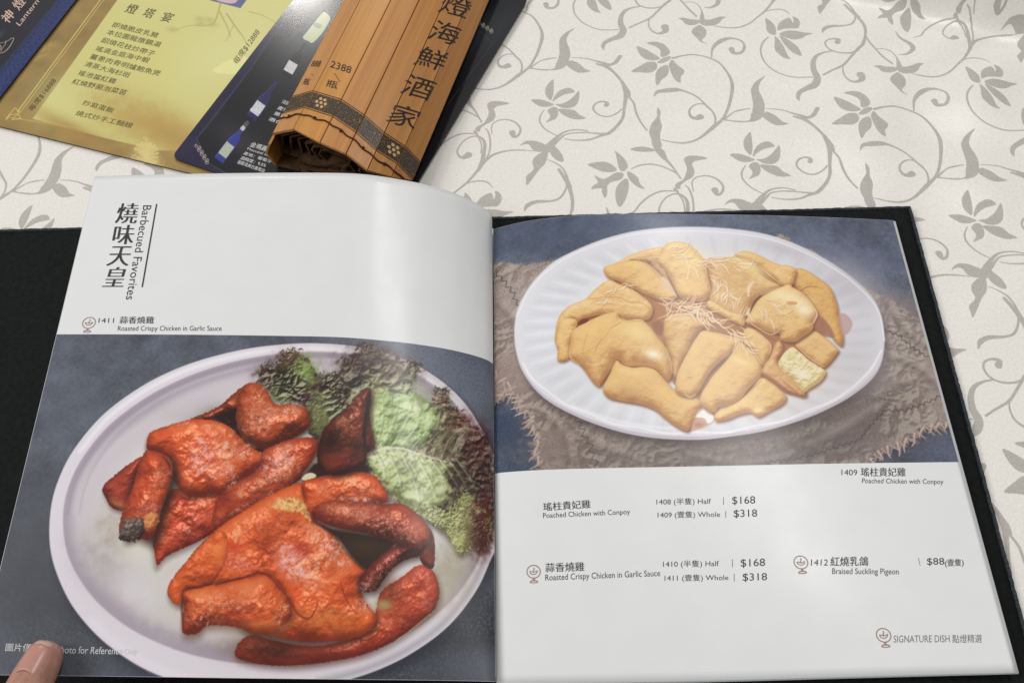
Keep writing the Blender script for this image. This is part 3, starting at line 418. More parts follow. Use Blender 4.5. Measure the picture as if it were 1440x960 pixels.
CARD_OPS_BLUE = [
('fill',[[98.6,-113],[86.3,105.4],[84.4,185.8],[83.1,235.8],[108.1,254.3],[109.4,224.5],[115,97.7],[130.4,-128.7]],(27,40,84),{'soft':.3,'smooth':False,'tex':.12,'tl':3}),
('stroke',[[88.1,12.2],[85.4,105.7],[82.8,222.8]],[.27],(84,100,150),{'smooth':False,'op':.8}),
('stroke',[[102,3.2],[98.3,102.2],[96.8,231]],[.21],(70,86,140),{'smooth':False,'op':.8}),
('stroke',[[89.4,11.1],[86.9,105.3],[84.3,222.4]],[.19],(84,100,150),{'smooth':False,'op':.6}),
('stroke',[[71.4,169.9],[75.3,169.1],[76.9,166.2],[77.2,161.1],[76.3,155.8],[75.1,152.8],[73.5,153.6],[72.8,155.7],[71,158.4],[67.7,160.1],[65,160]],[.65,.65,.74,.65,.56,.56,.56,.46,.46,.46],(206,176,150),{'soft':.3}),
('stroke',[[70.9,156.8],[72.6,160.7],[72.7,165.1],[73.8,168.1]],[.47,.56,.47],(206,176,150),{}),
('stroke',[[66.7,161.2],[70.8,163.5],[72.3,168.5]],[.47,.56,.47],(206,176,150),{}),
('glow',62.6,152.3,2.1,3.8,0,(70,76,90),{'k':.7}),
('stroke',[[88.7,89.4],[97.6,83.6],[97.6,88.8],[91,92.4],[91,89.7],[94.7,87.5],[94.7,88.9]],[.42],(56,74,124),{'smooth':False,'op':.75,'soft':.25}),
('stroke',[[88.7,89.4],[88.8,88.3],[97.6,82.3]],[.3],(48,64,112),{'smooth':False,'op':.6,'soft':.25}),
('stroke',[[88.6,94.7],[97.5,90.1],[97.5,95.3],[90.9,98],[90.9,95.3],[94.6,93.6],[94.6,95]],[.41],(56,74,124),{'smooth':False,'op':.75,'soft':.25}),
('stroke',[[88.6,94.7],[88.6,93.7],[97.6,88.8]],[.3],(48,64,112),{'smooth':False,'op':.6,'soft':.25}),
('stroke',[[88.5,100],[97.5,96.6],[97.4,101.7],[90.8,103.6],[90.8,100.9],[94.5,99.6],[94.5,101.1]],[.41],(56,74,124),{'smooth':False,'op':.75,'soft':.25}),
('stroke',[[88.5,100],[88.5,99],[97.5,95.3]],[.29],(48,64,112),{'smooth':False,'op':.6,'soft':.25}),
('stroke',[[88.4,105.3],[97.4,103],[97.3,108.1],[90.7,109.1],[90.7,106.4],[94.4,105.6],[94.4,107.1]],[.41],(56,74,124),{'smooth':False,'op':.75,'soft':.25}),
('stroke',[[88.4,105.3],[88.4,104.2],[97.4,101.7]],[.29],(48,64,112),{'smooth':False,'op':.6,'soft':.25}),
('stroke',[[88.3,110.5],[97.3,109.3],[97.2,114.4],[90.6,114.6],[90.6,112],[94.3,111.6],[94.3,113]],[.41],(56,74,124),{'smooth':False,'op':.75,'soft':.25}),
('stroke',[[88.3,110.5],[88.3,109.5],[97.3,108.1]],[.29],(48,64,112),{'smooth':False,'op':.6,'soft':.25}),
('stroke',[[88.2,115.7],[97.2,115.6],[97.1,120.6],[90.5,120],[90.5,117.4],[94.3,117.5],[94.2,118.9]],[.41],(56,74,124),{'smooth':False,'op':.75,'soft':.25}),
('stroke',[[88.2,115.7],[88.2,114.7],[97.2,114.4]],[.29],(48,64,112),{'smooth':False,'op':.6,'soft':.25}),
('stroke',[[88.1,120.9],[97.1,121.8],[97.1,126.8],[90.4,125.5],[90.4,122.9],[94.2,123.4],[94.1,124.8]],[.4],(56,74,124),{'smooth':False,'op':.75,'soft':.25}),
('stroke',[[88.1,120.9],[88.1,119.8],[97.1,120.6]],[.29],(48,64,112),{'smooth':False,'op':.6,'soft':.25}),
('stroke',[[88,126],[97,128],[97,133],[90.3,130.8],[90.3,128.3],[94.1,129.2],[94.1,130.6]],[.4],(56,74,124),{'smooth':False,'op':.75,'soft':.25}),
('stroke',[[88,126],[88,125],[97.1,126.8]],[.29],(48,64,112),{'smooth':False,'op':.6,'soft':.25}),
('stroke',[[87.8,131.1],[97,134.2],[96.9,139.1],[90.2,136.2],[90.2,133.6],[94,135],[94,136.4]],[.4],(56,74,124),{'smooth':False,'op':.75,'soft':.25}),
('stroke',[[87.8,131.1],[87.9,130.1],[97,133]],[.29],(48,64,112),{'smooth':False,'op':.6,'soft':.25}),
('stroke',[[87.7,136.1],[96.9,140.3],[96.8,145.1],[90.1,141.5],[90.1,138.9],[93.9,140.8],[93.9,142.1]],[.4],(56,74,124),{'smooth':False,'op':.75,'soft':.25}),
('stroke',[[87.7,136.1],[87.8,135.1],[96.9,139.1]],[.29],(48,64,112),{'smooth':False,'op':.6,'soft':.25}),
('stroke',[[87.6,141.2],[96.8,146.3],[96.7,151.1],[90,146.7],[90,144.2],[93.8,146.5],[93.8,147.8]],[.4],(56,74,124),{'smooth':False,'op':.75,'soft':.25}),
('stroke',[[87.6,141.2],[87.7,140.2],[96.8,145.1]],[.28],(48,64,112),{'smooth':False,'op':.6,'soft':.25}),
('stroke',[[87.5,146.2],[96.7,152.3],[96.6,157.1],[89.9,152],[89.9,149.5],[93.7,152.1],[93.7,153.5]],[.4],(56,74,124),{'smooth':False,'op':.75,'soft':.25}),
('stroke',[[87.5,146.2],[87.6,145.2],[96.7,151.1]],[.28],(48,64,112),{'smooth':False,'op':.6,'soft':.25}),
('stroke',[[87.4,151.1],[96.6,158.3],[96.6,163],[89.8,157.2],[89.8,154.7],[93.6,157.8],[93.6,159.1]],[.39],(56,74,124),{'smooth':False,'op':.75,'soft':.25}),
('stroke',[[87.4,151.1],[87.4,150.1],[96.6,157.1]],[.28],(48,64,112),{'smooth':False,'op':.6,'soft':.25}),
('stroke',[[87.3,156],[96.6,164.2],[96.5,168.9],[89.7,162.3],[89.7,159.9],[93.6,163.3],[93.5,164.7]],[.39],(56,74,124),{'smooth':False,'op':.75,'soft':.25}),
('stroke',[[87.3,156],[87.3,155.1],[96.6,163]],[.28],(48,64,112),{'smooth':False,'op':.6,'soft':.25}),
('stroke',[[87.2,160.9],[96.5,170.1],[96.4,174.7],[89.6,167.5],[89.7,165],[93.5,168.9],[93.5,170.2]],[.39],(56,74,124),{'smooth':False,'op':.75,'soft':.25}),
('stroke',[[87.2,160.9],[87.2,160],[96.5,168.9]],[.28],(48,64,112),{'smooth':False,'op':.6,'soft':.25}),
('stroke',[[87.1,165.8],[96.4,175.9],[96.3,180.5],[89.5,172.6],[89.6,170.1],[93.4,174.4],[93.4,175.7]],[.39],(56,74,124),{'smooth':False,'op':.75,'soft':.25}),
('stroke',[[87.1,165.8],[87.1,164.8],[96.4,174.7]],[.28],(48,64,112),{'smooth':False,'op':.6,'soft':.25}),
('stroke',[[87,170.6],[96.3,181.6],[96.3,186.2],[89.4,177.6],[89.5,175.2],[93.3,179.9],[93.3,181.2]],[.39],(56,74,124),{'smooth':False,'op':.75,'soft':.25}),
('stroke',[[87,170.6],[87,169.7],[96.3,180.5]],[.28],(48,64,112),{'smooth':False,'op':.6,'soft':.25}),
('stroke',[[86.9,175.5],[96.2,187.4],[96.2,191.9],[89.3,182.7],[89.4,180.2],[93.2,185.3],[93.2,186.6]],[.39],(56,74,124),{'smooth':False,'op':.75,'soft':.25}),
('stroke',[[86.9,175.5],[86.9,174.5],[96.3,186.2]],[.28],(48,64,112),{'smooth':False,'op':.6,'soft':.25}),
('stroke',[[86.8,180.2],[96.2,193.1],[96.1,197.6],[89.2,187.6],[89.3,185.3],[93.1,190.7],[93.1,191.9]],[.38],(56,74,124),{'smooth':False,'op':.75,'soft':.25}),
('stroke',[[86.8,180.2],[86.8,179.3],[96.2,191.9]],[.27],(48,64,112),{'smooth':False,'op':.6,'soft':.25}),
('stroke',[[86.7,185],[96.1,198.7],[96,203.2],[89.1,192.6],[89.2,190.2],[93.1,196],[93,197.3]],[.38],(56,74,124),{'smooth':False,'op':.75,'soft':.25}),
('stroke',[[86.7,185],[86.7,184],[96.1,197.6]],[.27],(48,64,112),{'smooth':False,'op':.6,'soft':.25}),
('stroke',[[86.6,189.7],[96,204.3],[96,208.8],[89,197.5],[89.1,195.2],[93,201.3],[93,202.6]],[.38],(56,74,124),{'smooth':False,'op':.75,'soft':.25}),
('stroke',[[86.6,189.7],[86.6,188.8],[96,203.2]],[.27],(48,64,112),{'smooth':False,'op':.6,'soft':.25}),
('stroke',[[86.5,194.4],[95.9,209.9],[95.9,214.3],[89,202.4],[89,200.1],[92.9,206.6],[92.9,207.8]],[.38],(56,74,124),{'smooth':False,'op':.75,'soft':.25}),
('stroke',[[86.5,194.4],[86.5,193.4],[96,208.8]],[.27],(48,64,112),{'smooth':False,'op':.6,'soft':.25}),
('stroke',[[86.4,199],[95.9,215.4],[95.8,219.8],[88.9,207.3],[88.9,205],[92.8,211.8],[92.8,213.1]],[.38],(56,74,124),{'smooth':False,'op':.75,'soft':.25}),
('stroke',[[86.4,199],[86.4,198.1],[95.9,214.3]],[.27],(48,64,112),{'smooth':False,'op':.6,'soft':.25}),
('stroke',[[86.3,203.7],[95.8,220.9],[95.7,225.2],[88.8,212.1],[88.8,209.8],[92.7,217],[92.7,218.3]],[.38],(56,74,124),{'smooth':False,'op':.75,'soft':.25}),
('stroke',[[86.3,203.7],[86.3,202.7],[95.8,219.8]],[.27],(48,64,112),{'smooth':False,'op':.6,'soft':.25}),
('stroke',[[86.2,208.3],[95.7,226.3],[95.7,230.6],[88.7,216.9],[88.7,214.6],[92.7,222.2],[92.6,223.4]],[.37],(56,74,124),{'smooth':False,'op':.75,'soft':.25}),
('stroke',[[86.2,208.3],[86.2,207.4],[95.7,225.2]],[.27],(48,64,112),{'smooth':False,'op':.6,'soft':.25}),
('stroke',[[86.1,212.8],[95.7,231.7],[95.6,236],[88.6,221.7],[88.6,219.4],[92.6,227.3],[92.6,228.5]],[.37],(56,74,124),{'smooth':False,'op':.75,'soft':.25}),
('stroke',[[86.1,212.8],[86.1,211.9],[95.7,230.6]],[.27],(48,64,112),{'smooth':False,'op':.6,'soft':.25}),
('stroke',[[86,217.4],[95.6,237.1],[95.5,241.3],[88.5,226.5],[88.6,224.2],[92.5,232.4],[92.5,233.6]],[.37],(56,74,124),{'smooth':False,'op':.75,'soft':.25}),
('stroke',[[86,217.4],[86,216.5],[95.6,236]],[.26],(48,64,112),{'smooth':False,'op':.6,'soft':.25}),
]
CARD_OPS_DARK = [
('fill',[[9.7,198.5],[7.2,147.7],[1.3,17.6],[184.7,-51],[182,115.7],[173,255],[81.6,241.8],[26.7,235],[7.2,218.1]],(28,27,31),{'soft':.4,'smooth':False}),
('glow',39.1,209.5,30,10.9,20,(56,52,56),{'k':.8}),
('glow',36.5,99,33.4,20.2,-50,(52,60,66),{'k':.8}),
('glow',138.9,60,19.9,39.8,35,(56,68,74),{'k':.8}),
('stroke',[[0,-3.7],[7.5,148.2],[7.2,218.1],[27.8,234.6],[44.8,238],[137.4,249.8]],[.34,.34,.34,.34,.34],(120,116,124),{'smooth':False,'op':.75,'soft':.25}),
('stroke',[[155.1,176.2],[164.6,56.5],[147.9,47.6]],[.22],(120,116,124),{'smooth':False,'op':.7,'soft':.25}),
('stroke',[[11.1,223.7],[9.4,222.9],[9.9,224.7],[11.6,225.3],[11.9,223.9],[10.7,223.4]],[.55,.64,.55,.45,.36],(186,172,158),{'op':.9,'soft':.3}),
('stroke',[[13,225],[13.1,223.5],[14.7,224.8],[14.4,226.3],[12.7,225.6],[13,224.6]],[.54,.64,.54,.45,.36],(186,172,158),{'op':.9,'soft':.3}),
('stroke',[[14.9,226.3],[13.3,225.5],[13.7,227.3],[15.4,227.9],[15.8,226.5],[14.6,226]],[.54,.63,.54,.45,.36],(186,172,158),{'op':.9,'soft':.3}),
('stroke',[[16.8,227.6],[16.9,226.1],[18.5,227.4],[18.2,228.9],[16.5,228.2],[16.8,227.2]],[.54,.63,.54,.45,.36],(186,172,158),{'op':.9,'soft':.3}),
('stroke',[[18.7,228.9],[17.1,228],[17.5,229.8],[19.2,230.5],[19.5,229],[18.4,228.6]],[.54,.63,.54,.45,.36],(186,172,158),{'op':.9,'soft':.3}),
('stroke',[[20.6,230.2],[20.7,228.6],[22.3,230],[21.9,231.4],[20.3,230.8],[20.5,229.8]],[.54,.63,.54,.45,.36],(186,172,158),{'op':.9,'soft':.3}),
('stroke',[[22.5,231.5],[20.9,230.6],[21.3,232.4],[23,233],[23.3,231.6],[22.1,231.2]],[.54,.63,.54,.45,.36],(186,172,158),{'op':.9,'soft':.3}),
('stroke',[[24.4,232.8],[24.5,231.2],[26.1,232.5],[25.7,234],[24,233.3],[24.3,232.4]],[.54,.63,.54,.45,.36],(186,172,158),{'op':.9,'soft':.3}),
('stroke',[[26.3,234],[24.6,233.2],[25,235],[26.7,235.6],[27.1,234.2],[25.9,233.8]],[.54,.62,.54,.45,.36],(186,172,158),{'op':.9,'soft':.3}),
('stroke',[[159.1,45.2],[157.4,44],[157.7,46.2],[159.4,47.1],[159.9,45.4],[158.7,44.8]],[.6,.7,.6,.5,.4],(186,172,158),{'op':.9,'soft':.3}),
('stroke',[[157,44.4],[157.3,42.5],[158.8,44.2],[158.3,45.9],[156.6,45],[157,43.9]],[.6,.7,.6,.5,.4],(186,172,158),{'op':.9,'soft':.3}),
('stroke',[[155,43.5],[153.4,42.3],[153.6,44.6],[155.3,45.4],[155.8,43.7],[154.7,43.1]],[.6,.7,.6,.5,.4],(186,172,158),{'op':.9,'soft':.3}),
('stroke',[[153,42.7],[153.3,40.8],[154.8,42.5],[154.2,44.2],[152.6,43.4],[153,42.2]],[.6,.7,.6,.5,.4],(186,172,158),{'op':.9,'soft':.3}),
('stroke',[[151,41.8],[149.3,40.6],[149.6,42.9],[151.3,43.8],[151.8,42],[150.6,41.4]],[.6,.7,.6,.5,.4],(186,172,158),{'op':.9,'soft':.3}),
('stroke',[[148.9,41],[149.2,39.1],[150.7,40.8],[150.2,42.6],[148.5,41.7],[148.9,40.5]],[.6,.71,.6,.5,.4],(186,172,158),{'op':.9,'soft':.3}),
('stroke',[[146.9,40.1],[145.2,38.9],[145.5,41.2],[147.2,42.1],[147.7,40.3],[146.5,39.7]],[.61,.71,.61,.5,.4],(186,172,158),{'op':.9,'soft':.3}),
('stroke',[[144.8,39.3],[145.1,37.4],[146.6,39.1],[146.1,40.9],[144.4,40],[144.8,38.8]],[.61,.71,.61,.51,.4],(186,172,158),{'op':.9,'soft':.3}),
('fill',[[28,228.1],[28,227.4],[28.2,211.3],[29.5,205.3],[31.3,200.9],[31.6,191.3],[34.2,192.2],[34.2,201.9],[35.9,207.4],[37,214.3],[36.7,230.2],[36.7,231]],(52,62,140),{'soft':.4}),
('stroke',[[28.7,226.5],[28.9,211.5],[30.4,204.4],[32,193.4]],[.27,.36,.27,.18],(150,155,190),{'op':.5,'soft':.5}),
('fill',[[28.4,223.8],[28.5,212.5],[36.6,215.3],[36.4,226.4]],(176,182,160),{'soft':.3,'smooth':False,'tex':.06,'tl':1.5}),
('fill',[[31.3,196.7],[31.4,190.9],[34.4,191.9],[34.3,197.7]],(84,84,92),{'soft':.3}),
('fill',[[31.1,198.7],[31.5,195.5],[34.3,196.9],[34.2,200]],(190,190,186),{'soft':.4}),
('fill',[[28.2,185.7],[28.2,185],[27.9,169.2],[29.1,163.3],[31,159],[30.9,149.6],[33.8,150.6],[34,160],[36,165.5],[37.4,172.3],[37.6,188],[37.6,188.7]],(40,38,84),{'soft':.4}),
('stroke',[[29,184.1],[28.7,169.4],[30.1,162.4],[31.4,151.6]],[.28,.37,.28,.19],(150,155,190),{'op':.5,'soft':.5}),
('fill',[[28.5,181.5],[28.3,170.4],[37,173.3],[37.2,184.3]],(196,198,204),{'soft':.3,'smooth':False,'tex':.06,'tl':1.5}),
('fill',[[28.3,178.7],[36.6,178.7],[36.3,180.4],[28.1,180.5]],(206,206,214),{'soft':.3,'smooth':False}),
('fill',[[30.8,140.9],[30.7,140.2],[29.1,125.4],[29.8,119.8],[31.3,115.7],[30.5,106.9],[33.5,107.7],[34.5,116.5],[36.9,121.6],[38.9,127.9],[40.4,142.7],[40.5,143.4]],(8,7,9),{'soft':.4}),
('stroke',[[31.4,139.4],[29.9,125.6],[30.7,119],[31.2,108.8]],[.29,.38,.29,.19],(150,155,190),{'op':.5,'soft':.5}),
('fill',[[30.7,136.9],[29.6,126.5],[38.6,128.8],[39.7,139.2]],(196,194,198),{'soft':.3,'smooth':False,'tex':.06,'tl':1.5}),
('fill',[[27.9,102.6],[27.4,96.5],[28.2,75.9],[29.6,71.5],[35.5,74.4],[37.8,78.6],[39.1,92.1],[37.5,104.2],[33.6,104.2]],(178,186,148),{'soft':.5}),
('fill',[[28.8,84.6],[34.2,85.1],[34.5,89],[28.9,88.4]],(140,146,128),{'soft':.6}),
]
FOOD_LEFT = [
('fill',[[21.4,208.3],[22.7,193.3],[27.1,178.8],[35.9,163.4],[46,151.8],[60.1,140.5],[73.6,132.7],[88.2,126.6],[106.2,121.2],[122.3,118],[141.9,116],[159.1,115.8],[176.4,116.9],[196.2,120.3],[212.6,125.6],[230.2,134.9],[243.6,145.6],[255,158.7],[265.2,176.3],[265.2,193.6],[265.2,214.1],[259.5,230.8],[251.8,245.6],[241.1,260],[230.3,270.1],[216,279.5],[202.6,285.7],[188.6,290.4],[171.7,294.4],[157.1,296.5],[140,297.4],[125.4,296.9],[110.8,295],[93.9,290.8],[79.7,285.2],[63.7,276.4],[51.1,266.8],[40.1,255.4],[30,240.1],[24.2,225.8]],(40,42,52),{'soft':9,'op':.75}),
('fill',[[18.5,205],[19.7,189.9],[24.1,175.3],[32.8,159.8],[43,148.2],[57.1,136.8],[70.6,129],[85.2,122.8],[103.2,117.4],[119.4,114.2],[139.1,112.2],[156.3,112.1],[173.6,113.2],[193.5,116.6],[209.8,122],[227.3,131.4],[240.6,142.2],[251.5,155.6],[265.2,173.4],[265.2,190.5],[265.2,211.1],[256.6,227.7],[249.2,242.4],[238.6,256.9],[227.8,267.1],[213.5,276.5],[200.2,282.8],[186.1,287.5],[169.2,291.5],[154.6,293.6],[137.5,294.6],[122.8,294.1],[108.2,292.2],[91.3,287.9],[77,282.4],[61.1,273.5],[48.4,263.8],[37.3,252.4],[27.1,237],[21.3,222.6]],(220,213,220),{'soft':.7}),
('fill',[[25.7,209.8],[25.5,196],[28.7,182.4],[36.2,167.6],[45.2,156.4],[58.1,145.2],[70.4,137.3],[83.5,130.8],[99.5,124.9],[113.9,121.2],[131.4,118.2],[147,117],[163,117.2],[181.6,118.9],[197.3,122.5],[214.7,129.5],[228.3,137.9],[240.1,148.7],[250.7,163.9],[256.9,178.6],[258.7,197],[255.9,212.9],[250.4,227.5],[241.5,242.4],[231.8,253.1],[218.6,263.1],[206.2,269.6],[192.9,274.5],[177.1,278.4],[163.3,280.5],[147.4,281.6],[133.7,281.5],[120,280.4],[103.8,277.6],[89.9,273.7],[73.8,267.3],[60.7,259.8],[48.8,250.7],[37.2,237.9],[30.1,225.5]],(168,156,168),{'soft':1.2}),
('fill',[[29.8,209.3],[29.7,198.1],[32.3,187.4],[41.1,172.4],[59.2,155.4],[78.5,142],[100.8,132.5],[131.9,126],[155.6,122.9],[188.3,126.7],[214.1,140.2],[232.2,154.8],[244.5,178.1],[250.2,201.7],[247.2,221.4],[236.4,238.9],[218.1,255.6],[196.6,266.4],[164.4,273.6],[132,274.6],[106.2,269.7],[79.8,260.8],[55.9,248.2],[43.1,238],[34.3,223.9]],(204,196,201),{'soft':9}),
('fill',[[41.6,212.8],[45.4,194.1],[60.4,172.6],[88,152.1],[133.5,139],[181.4,141.2],[215.8,165.1],[238.5,195],[235.8,226],[213.8,248.8],[178,265],[134.8,269],[98,262.8],[66.7,248],[49.6,234.3]],(214,208,208),{'soft':14}),
('stroke',[[28.1,209.7],[28,196.2],[31.2,182.9],[38.5,168.5],[47.4,157.5],[59.9,146.6],[72,138.9],[84.8,132.6],[100.5,126.8],[114.5,123.2],[131.6,120.3],[146.9,119.1],[162.4,119.3],[180.6,121],[196,124.6],[212.9,131.4],[226.1,139.8]],[1.12,1.49,1.49,1.12,.37],(150,138,150),{'op':.5,'soft':1.6}),
('stroke',[[31.3,209.6],[31.2,196.5],[34.3,183.6],[41.5,169.6],[50.1,159],[62.3,148.4],[74,140.9],[86.4,134.8],[101.7,129.3],[115.3,125.7],[131.9,122.9],[146.6,121.8],[161.7,121.9],[179.4,123.7],[194.2,127.2],[210.6,133.9],[223.3,142]],[1.12,1.49,1.49,1.12,.37],(208,198,206),{'op':.5,'soft':1.6}),
('stroke',[[34.1,209.5],[34.1,196.7],[37.1,184.2],[44.1,170.6],[52.6,160.3],[64.4,150],[75.8,142.7],[87.9,136.8],[102.7,131.4],[116,127.9],[132.1,125.2],[146.5,124.1],[161.1,124.3],[178.3,126.1],[192.7,129.5],[208.6,136.1],[220.9,144]],[1.12,1.49,1.49,1.12,.37],(176,165,175),{'op':.5,'soft':1.6}),
('stroke',[[27.6,176.4],[36.1,161.4],[45.9,150.2],[59.6,139.2],[72.8,131.6],[86.9,125.6],[104.3,120.4],[120,117.3],[139,115.4],[155.8,115.3],[172.5,116.4],[191.7,119.8],[207.4,125.1],[224.3,134.3],[236.9,144.9],[247.2,157.9]],[1.95,2.73,2.73,2.34,1.56],(240,236,240),{'op':.8,'soft':2}),
('stroke',[[168.4,289.2],[154.1,291.3],[137.5,292.2],[123.3,291.7],[109.1,289.9],[92.6,285.8],[78.8,280.3],[63.2,271.7],[51,262.3]],[2.05,3.41,4.09,3.41],(228,221,230),{'op':.8,'soft':3}),
('stroke',[[257.1,211.6],[252.5,227.4],[245.8,241.6],[235.6,255.6],[225.2,265.5],[211.3,274.6],[198.4,280.7],[184.8,285.3],[168.4,289.2]],[2.26,2.82,3.38,3.38],(170,163,172),{'op':.8,'soft':3}),
('stroke',[[250.7,163.9],[256.9,178.6],[258.7,197],[255.9,212.9],[250.4,227.5],[241.5,242.4],[231.8,253.1],[218.6,263.1],[206.2,269.6]],[.99,1.49,1.49,.99],(225,218,222),{'op':.9,'soft':1}),
('glow',53.9,237.8,21.5,10.8,40,(150,140,140),{'k':.45,'tex':.2,'tl':9}),
('glow',70.1,226.9,12.7,8,30,(214,212,194),{'k':.8,'tex':.3,'tl':7}),
('glow',84.7,237.3,12.2,9.3,20,(206,200,190),{'k':.7,'tex':.3,'tl':6}),
('glow',90,257.9,19.2,8.7,25,(200,196,182),{'k':.7,'tex':.3,'tl':8}),
('glow',70.3,248,14.2,7.1,35,(214,208,212),{'k':.8,'tex':.2,'tl':8}),
('glow',53.1,214.5,9.2,14.8,0,(158,142,124),{'k':.45,'tex':.2,'tl':7}),
('glow',232.2,233.6,13.7,17.5,20,(166,156,132),{'k':.75,'tex':.2,'tl':9}),
('glow',221.7,252,14.6,5.8,-35,(196,184,160),{'k':.8,'tex':.2,'tl':6}),
('glow',124,269.1,13.9,5.5,10,(216,212,204),{'k':.7,'tex':.3,'tl':6}),
('shadow',[[170.7,154.2],[167.4,145.2],[165.1,137.1],[164.2,128.7],[165.6,122.3],[171.5,120.8],[173,115.4],[176.8,111.8],[180.8,111.4],[186.3,115.2],[192.5,115.7],[194.9,119.8],[201.1,120.2],[207.4,119.5],[206.7,125],[204.1,131.8],[205.6,138],[216.4,142.6],[219.8,137.3],[221.2,133.4],[225.6,134.3],[228.2,142.6],[234,145.9],[237.7,150.7],[247.3,154.4],[251.7,155.7],[257.1,165.4],[259.4,179.7],[259.2,200.4],[257.2,212.7],[251.3,220.1],[244.8,218.8],[238.7,223],[234.5,219.5],[228.1,213.4],[220.8,209.1],[210.6,204.9],[202.3,199.7],[189.8,190.7],[183.5,185.2],[176.4,171.9]],{'soft':3,'op':.55,'dx':.5,'dy':2.5}),
('piece',[[170.7,154.2],[167.4,145.2],[165.1,137.1],[164.2,128.7],[165.6,122.3],[171.5,120.8],[173,115.4],[176.8,111.8],[180.8,111.4],[186.3,115.2],[192.5,115.7],[194.9,119.8],[201.1,120.2],[207.4,119.5],[206.7,125],[204.1,131.8],[205.6,138],[216.4,142.6],[219.8,137.3],[221.2,133.4],[225.6,134.3],[228.2,142.6],[234,145.9],[237.7,150.7],[247.3,154.4],[251.7,155.7],[257.1,165.4],[259.4,179.7],[259.2,200.4],[257.2,212.7],[251.3,220.1],[244.8,218.8],[238.7,223],[234.5,219.5],[228.1,213.4],[220.8,209.1],[210.6,204.9],[202.3,199.7],[189.8,190.7],[183.5,185.2],[176.4,171.9]],(150,158,104),(52,48,34),(205,215,160),{'R':5,'H':.5,'bump':.5,'bl':4.5,'fine':.3,'fl':1.5,'rough':1.5,'rl':2.5,'edge':.5,'ew':2,'blotch':.12,'amb':.35}),
('shadow',[[118.5,134.6],[121.1,127.7],[128.3,125.4],[130.6,119.6],[135.9,117.6],[142.8,120.4],[147.5,126.1],[152,131.3],[158.4,130],[163.5,130.9],[166.6,142.2],[170.5,152.2],[164.5,160.6],[156.4,167.3],[150.9,166],[146.7,151],[138.3,146.1],[130.4,146.2],[124.7,140.2]],{'soft':3,'op':.5}),
('piece',[[118.5,134.6],[121.1,127.7],[128.3,125.4],[130.6,119.6],[135.9,117.6],[142.8,120.4],[147.5,126.1],[152,131.3],[158.4,130],[163.5,130.9],[166.6,142.2],[170.5,152.2],[164.5,160.6],[156.4,167.3],[150.9,166],[146.7,151],[138.3,146.1],[130.4,146.2],[124.7,140.2]],(104,104,62),(40,32,28),(170,176,112),{'R':4,'H':.5,'bump':.5,'bl':3.5,'fine':.3,'fl':1.3,'rough':1.4,'rl':2.4,'edge':.5,'ew':2,'blotch':.15,'amb':.35,'seed':4}),
('glow',179.7,121.3,13.5,9.4,0,(66,44,44),{'k':.9,'seed':1,'tex':.5,'tl':5}),
('glow',168.1,127.4,6.2,6.2,0,(70,50,44),{'k':.85,'seed':2,'tex':.5,'tl':5}),
('glow',196.2,124,11.6,6.3,10,(122,98,88),{'k':.85,'seed':3,'tex':.5,'tl':5}),
('glow',188.7,132.2,9.3,6.2,0,(140,128,100),{'k':.7,'seed':4,'tex':.5,'tl':5}),
('glow',174.7,133.3,6.1,7.2,0,(44,34,32),{'k':.9,'seed':5,'tex':.5,'tl':5}),
('glow',192.6,116.8,5.3,3.2,0,(98,72,68),{'k':.7,'seed':6,'tex':.5,'tl':5}),
('glow',199.1,134.4,7.3,3.1,-20,(168,174,128),{'k':.7,'seed':7,'tex':.5,'tl':5}),
('glow',186.2,137.7,6.2,6.2,0,(150,140,100),{'k':.8,'seed':8,'tex':.5,'tl':5}),
('glow',200.6,153.1,19.4,13.3,10,(178,200,140),{'k':.9,'seed':9,'tex':.5,'tl':5}),
('glow',194,146.4,6.1,9.2,20,(190,205,155),{'k':.7,'seed':10,'tex':.5,'tl':5}),
('glow',205.3,147.5,6.2,9.3,30,(150,178,112),{'k':.7,'seed':11,'tex':.5,'tl':5}),
('glow',194.3,162.8,9,5,0,(205,222,170),{'k':.85,'seed':12,'tex':.5,'tl':5}),
('glow',211.9,153.1,6.2,8.3,30,(160,185,118),{'k':.75,'seed':13,'tex':.5,'tl':5}),
('glow',187.5,153.1,4,10.1,0,(175,170,120),{'k':.7,'seed':14,'tex':.5,'tl':5}),
('glow',207.4,161.8,9.2,6.1,-15,(168,192,118),{'k':.8,'seed':15,'tex':.5,'tl':5}),
('glow',199,171.5,19.9,3.8,8,(222,224,190),{'k':.95,'seed':16,'tex':.5,'tl':5}),
('glow',216.4,174.2,14.2,3.6,18,(208,208,165),{'k':.85,'seed':17,'tex':.5,'tl':5}),
('glow',200.1,184.3,13.7,6.9,20,(196,206,150),{'k':.9,'seed':18,'tex':.5,'tl':5}),
('glow',214.2,185.3,12,8,20,(178,188,138),{'k':.85,'seed':19,'tex':.5,'tl':5}),
('glow',207.9,195.5,11.7,4.9,20,(196,200,160),{'k':.85,'seed':20,'tex':.5,'tl':5}),
('glow',225.2,164.1,6.3,9.4,20,(120,118,76),{'k':.8,'seed':21,'tex':.5,'tl':5}),
('glow',223.2,149.7,5.3,7.4,0,(140,128,90),{'k':.85,'seed':22,'tex':.5,'tl':5}),
('glow',223.6,137.9,4.3,4.3,0,(78,58,42),{'k':.95,'seed':23,'tex':.5,'tl':5}),
('glow',231.8,167.4,8.5,6.4,0,(54,46,36),{'k':.92,'seed':24,'tex':.5,'tl':5}),
('glow',224.6,172.4,6.2,3.1,10,(110,100,70),{'k':.7,'seed':25,'tex':.5,'tl':5}),
('glow',242.7,159.5,12.3,9,30,(92,46,46),{'k':.95,'seed':26,'tex':.5,'tl':5}),
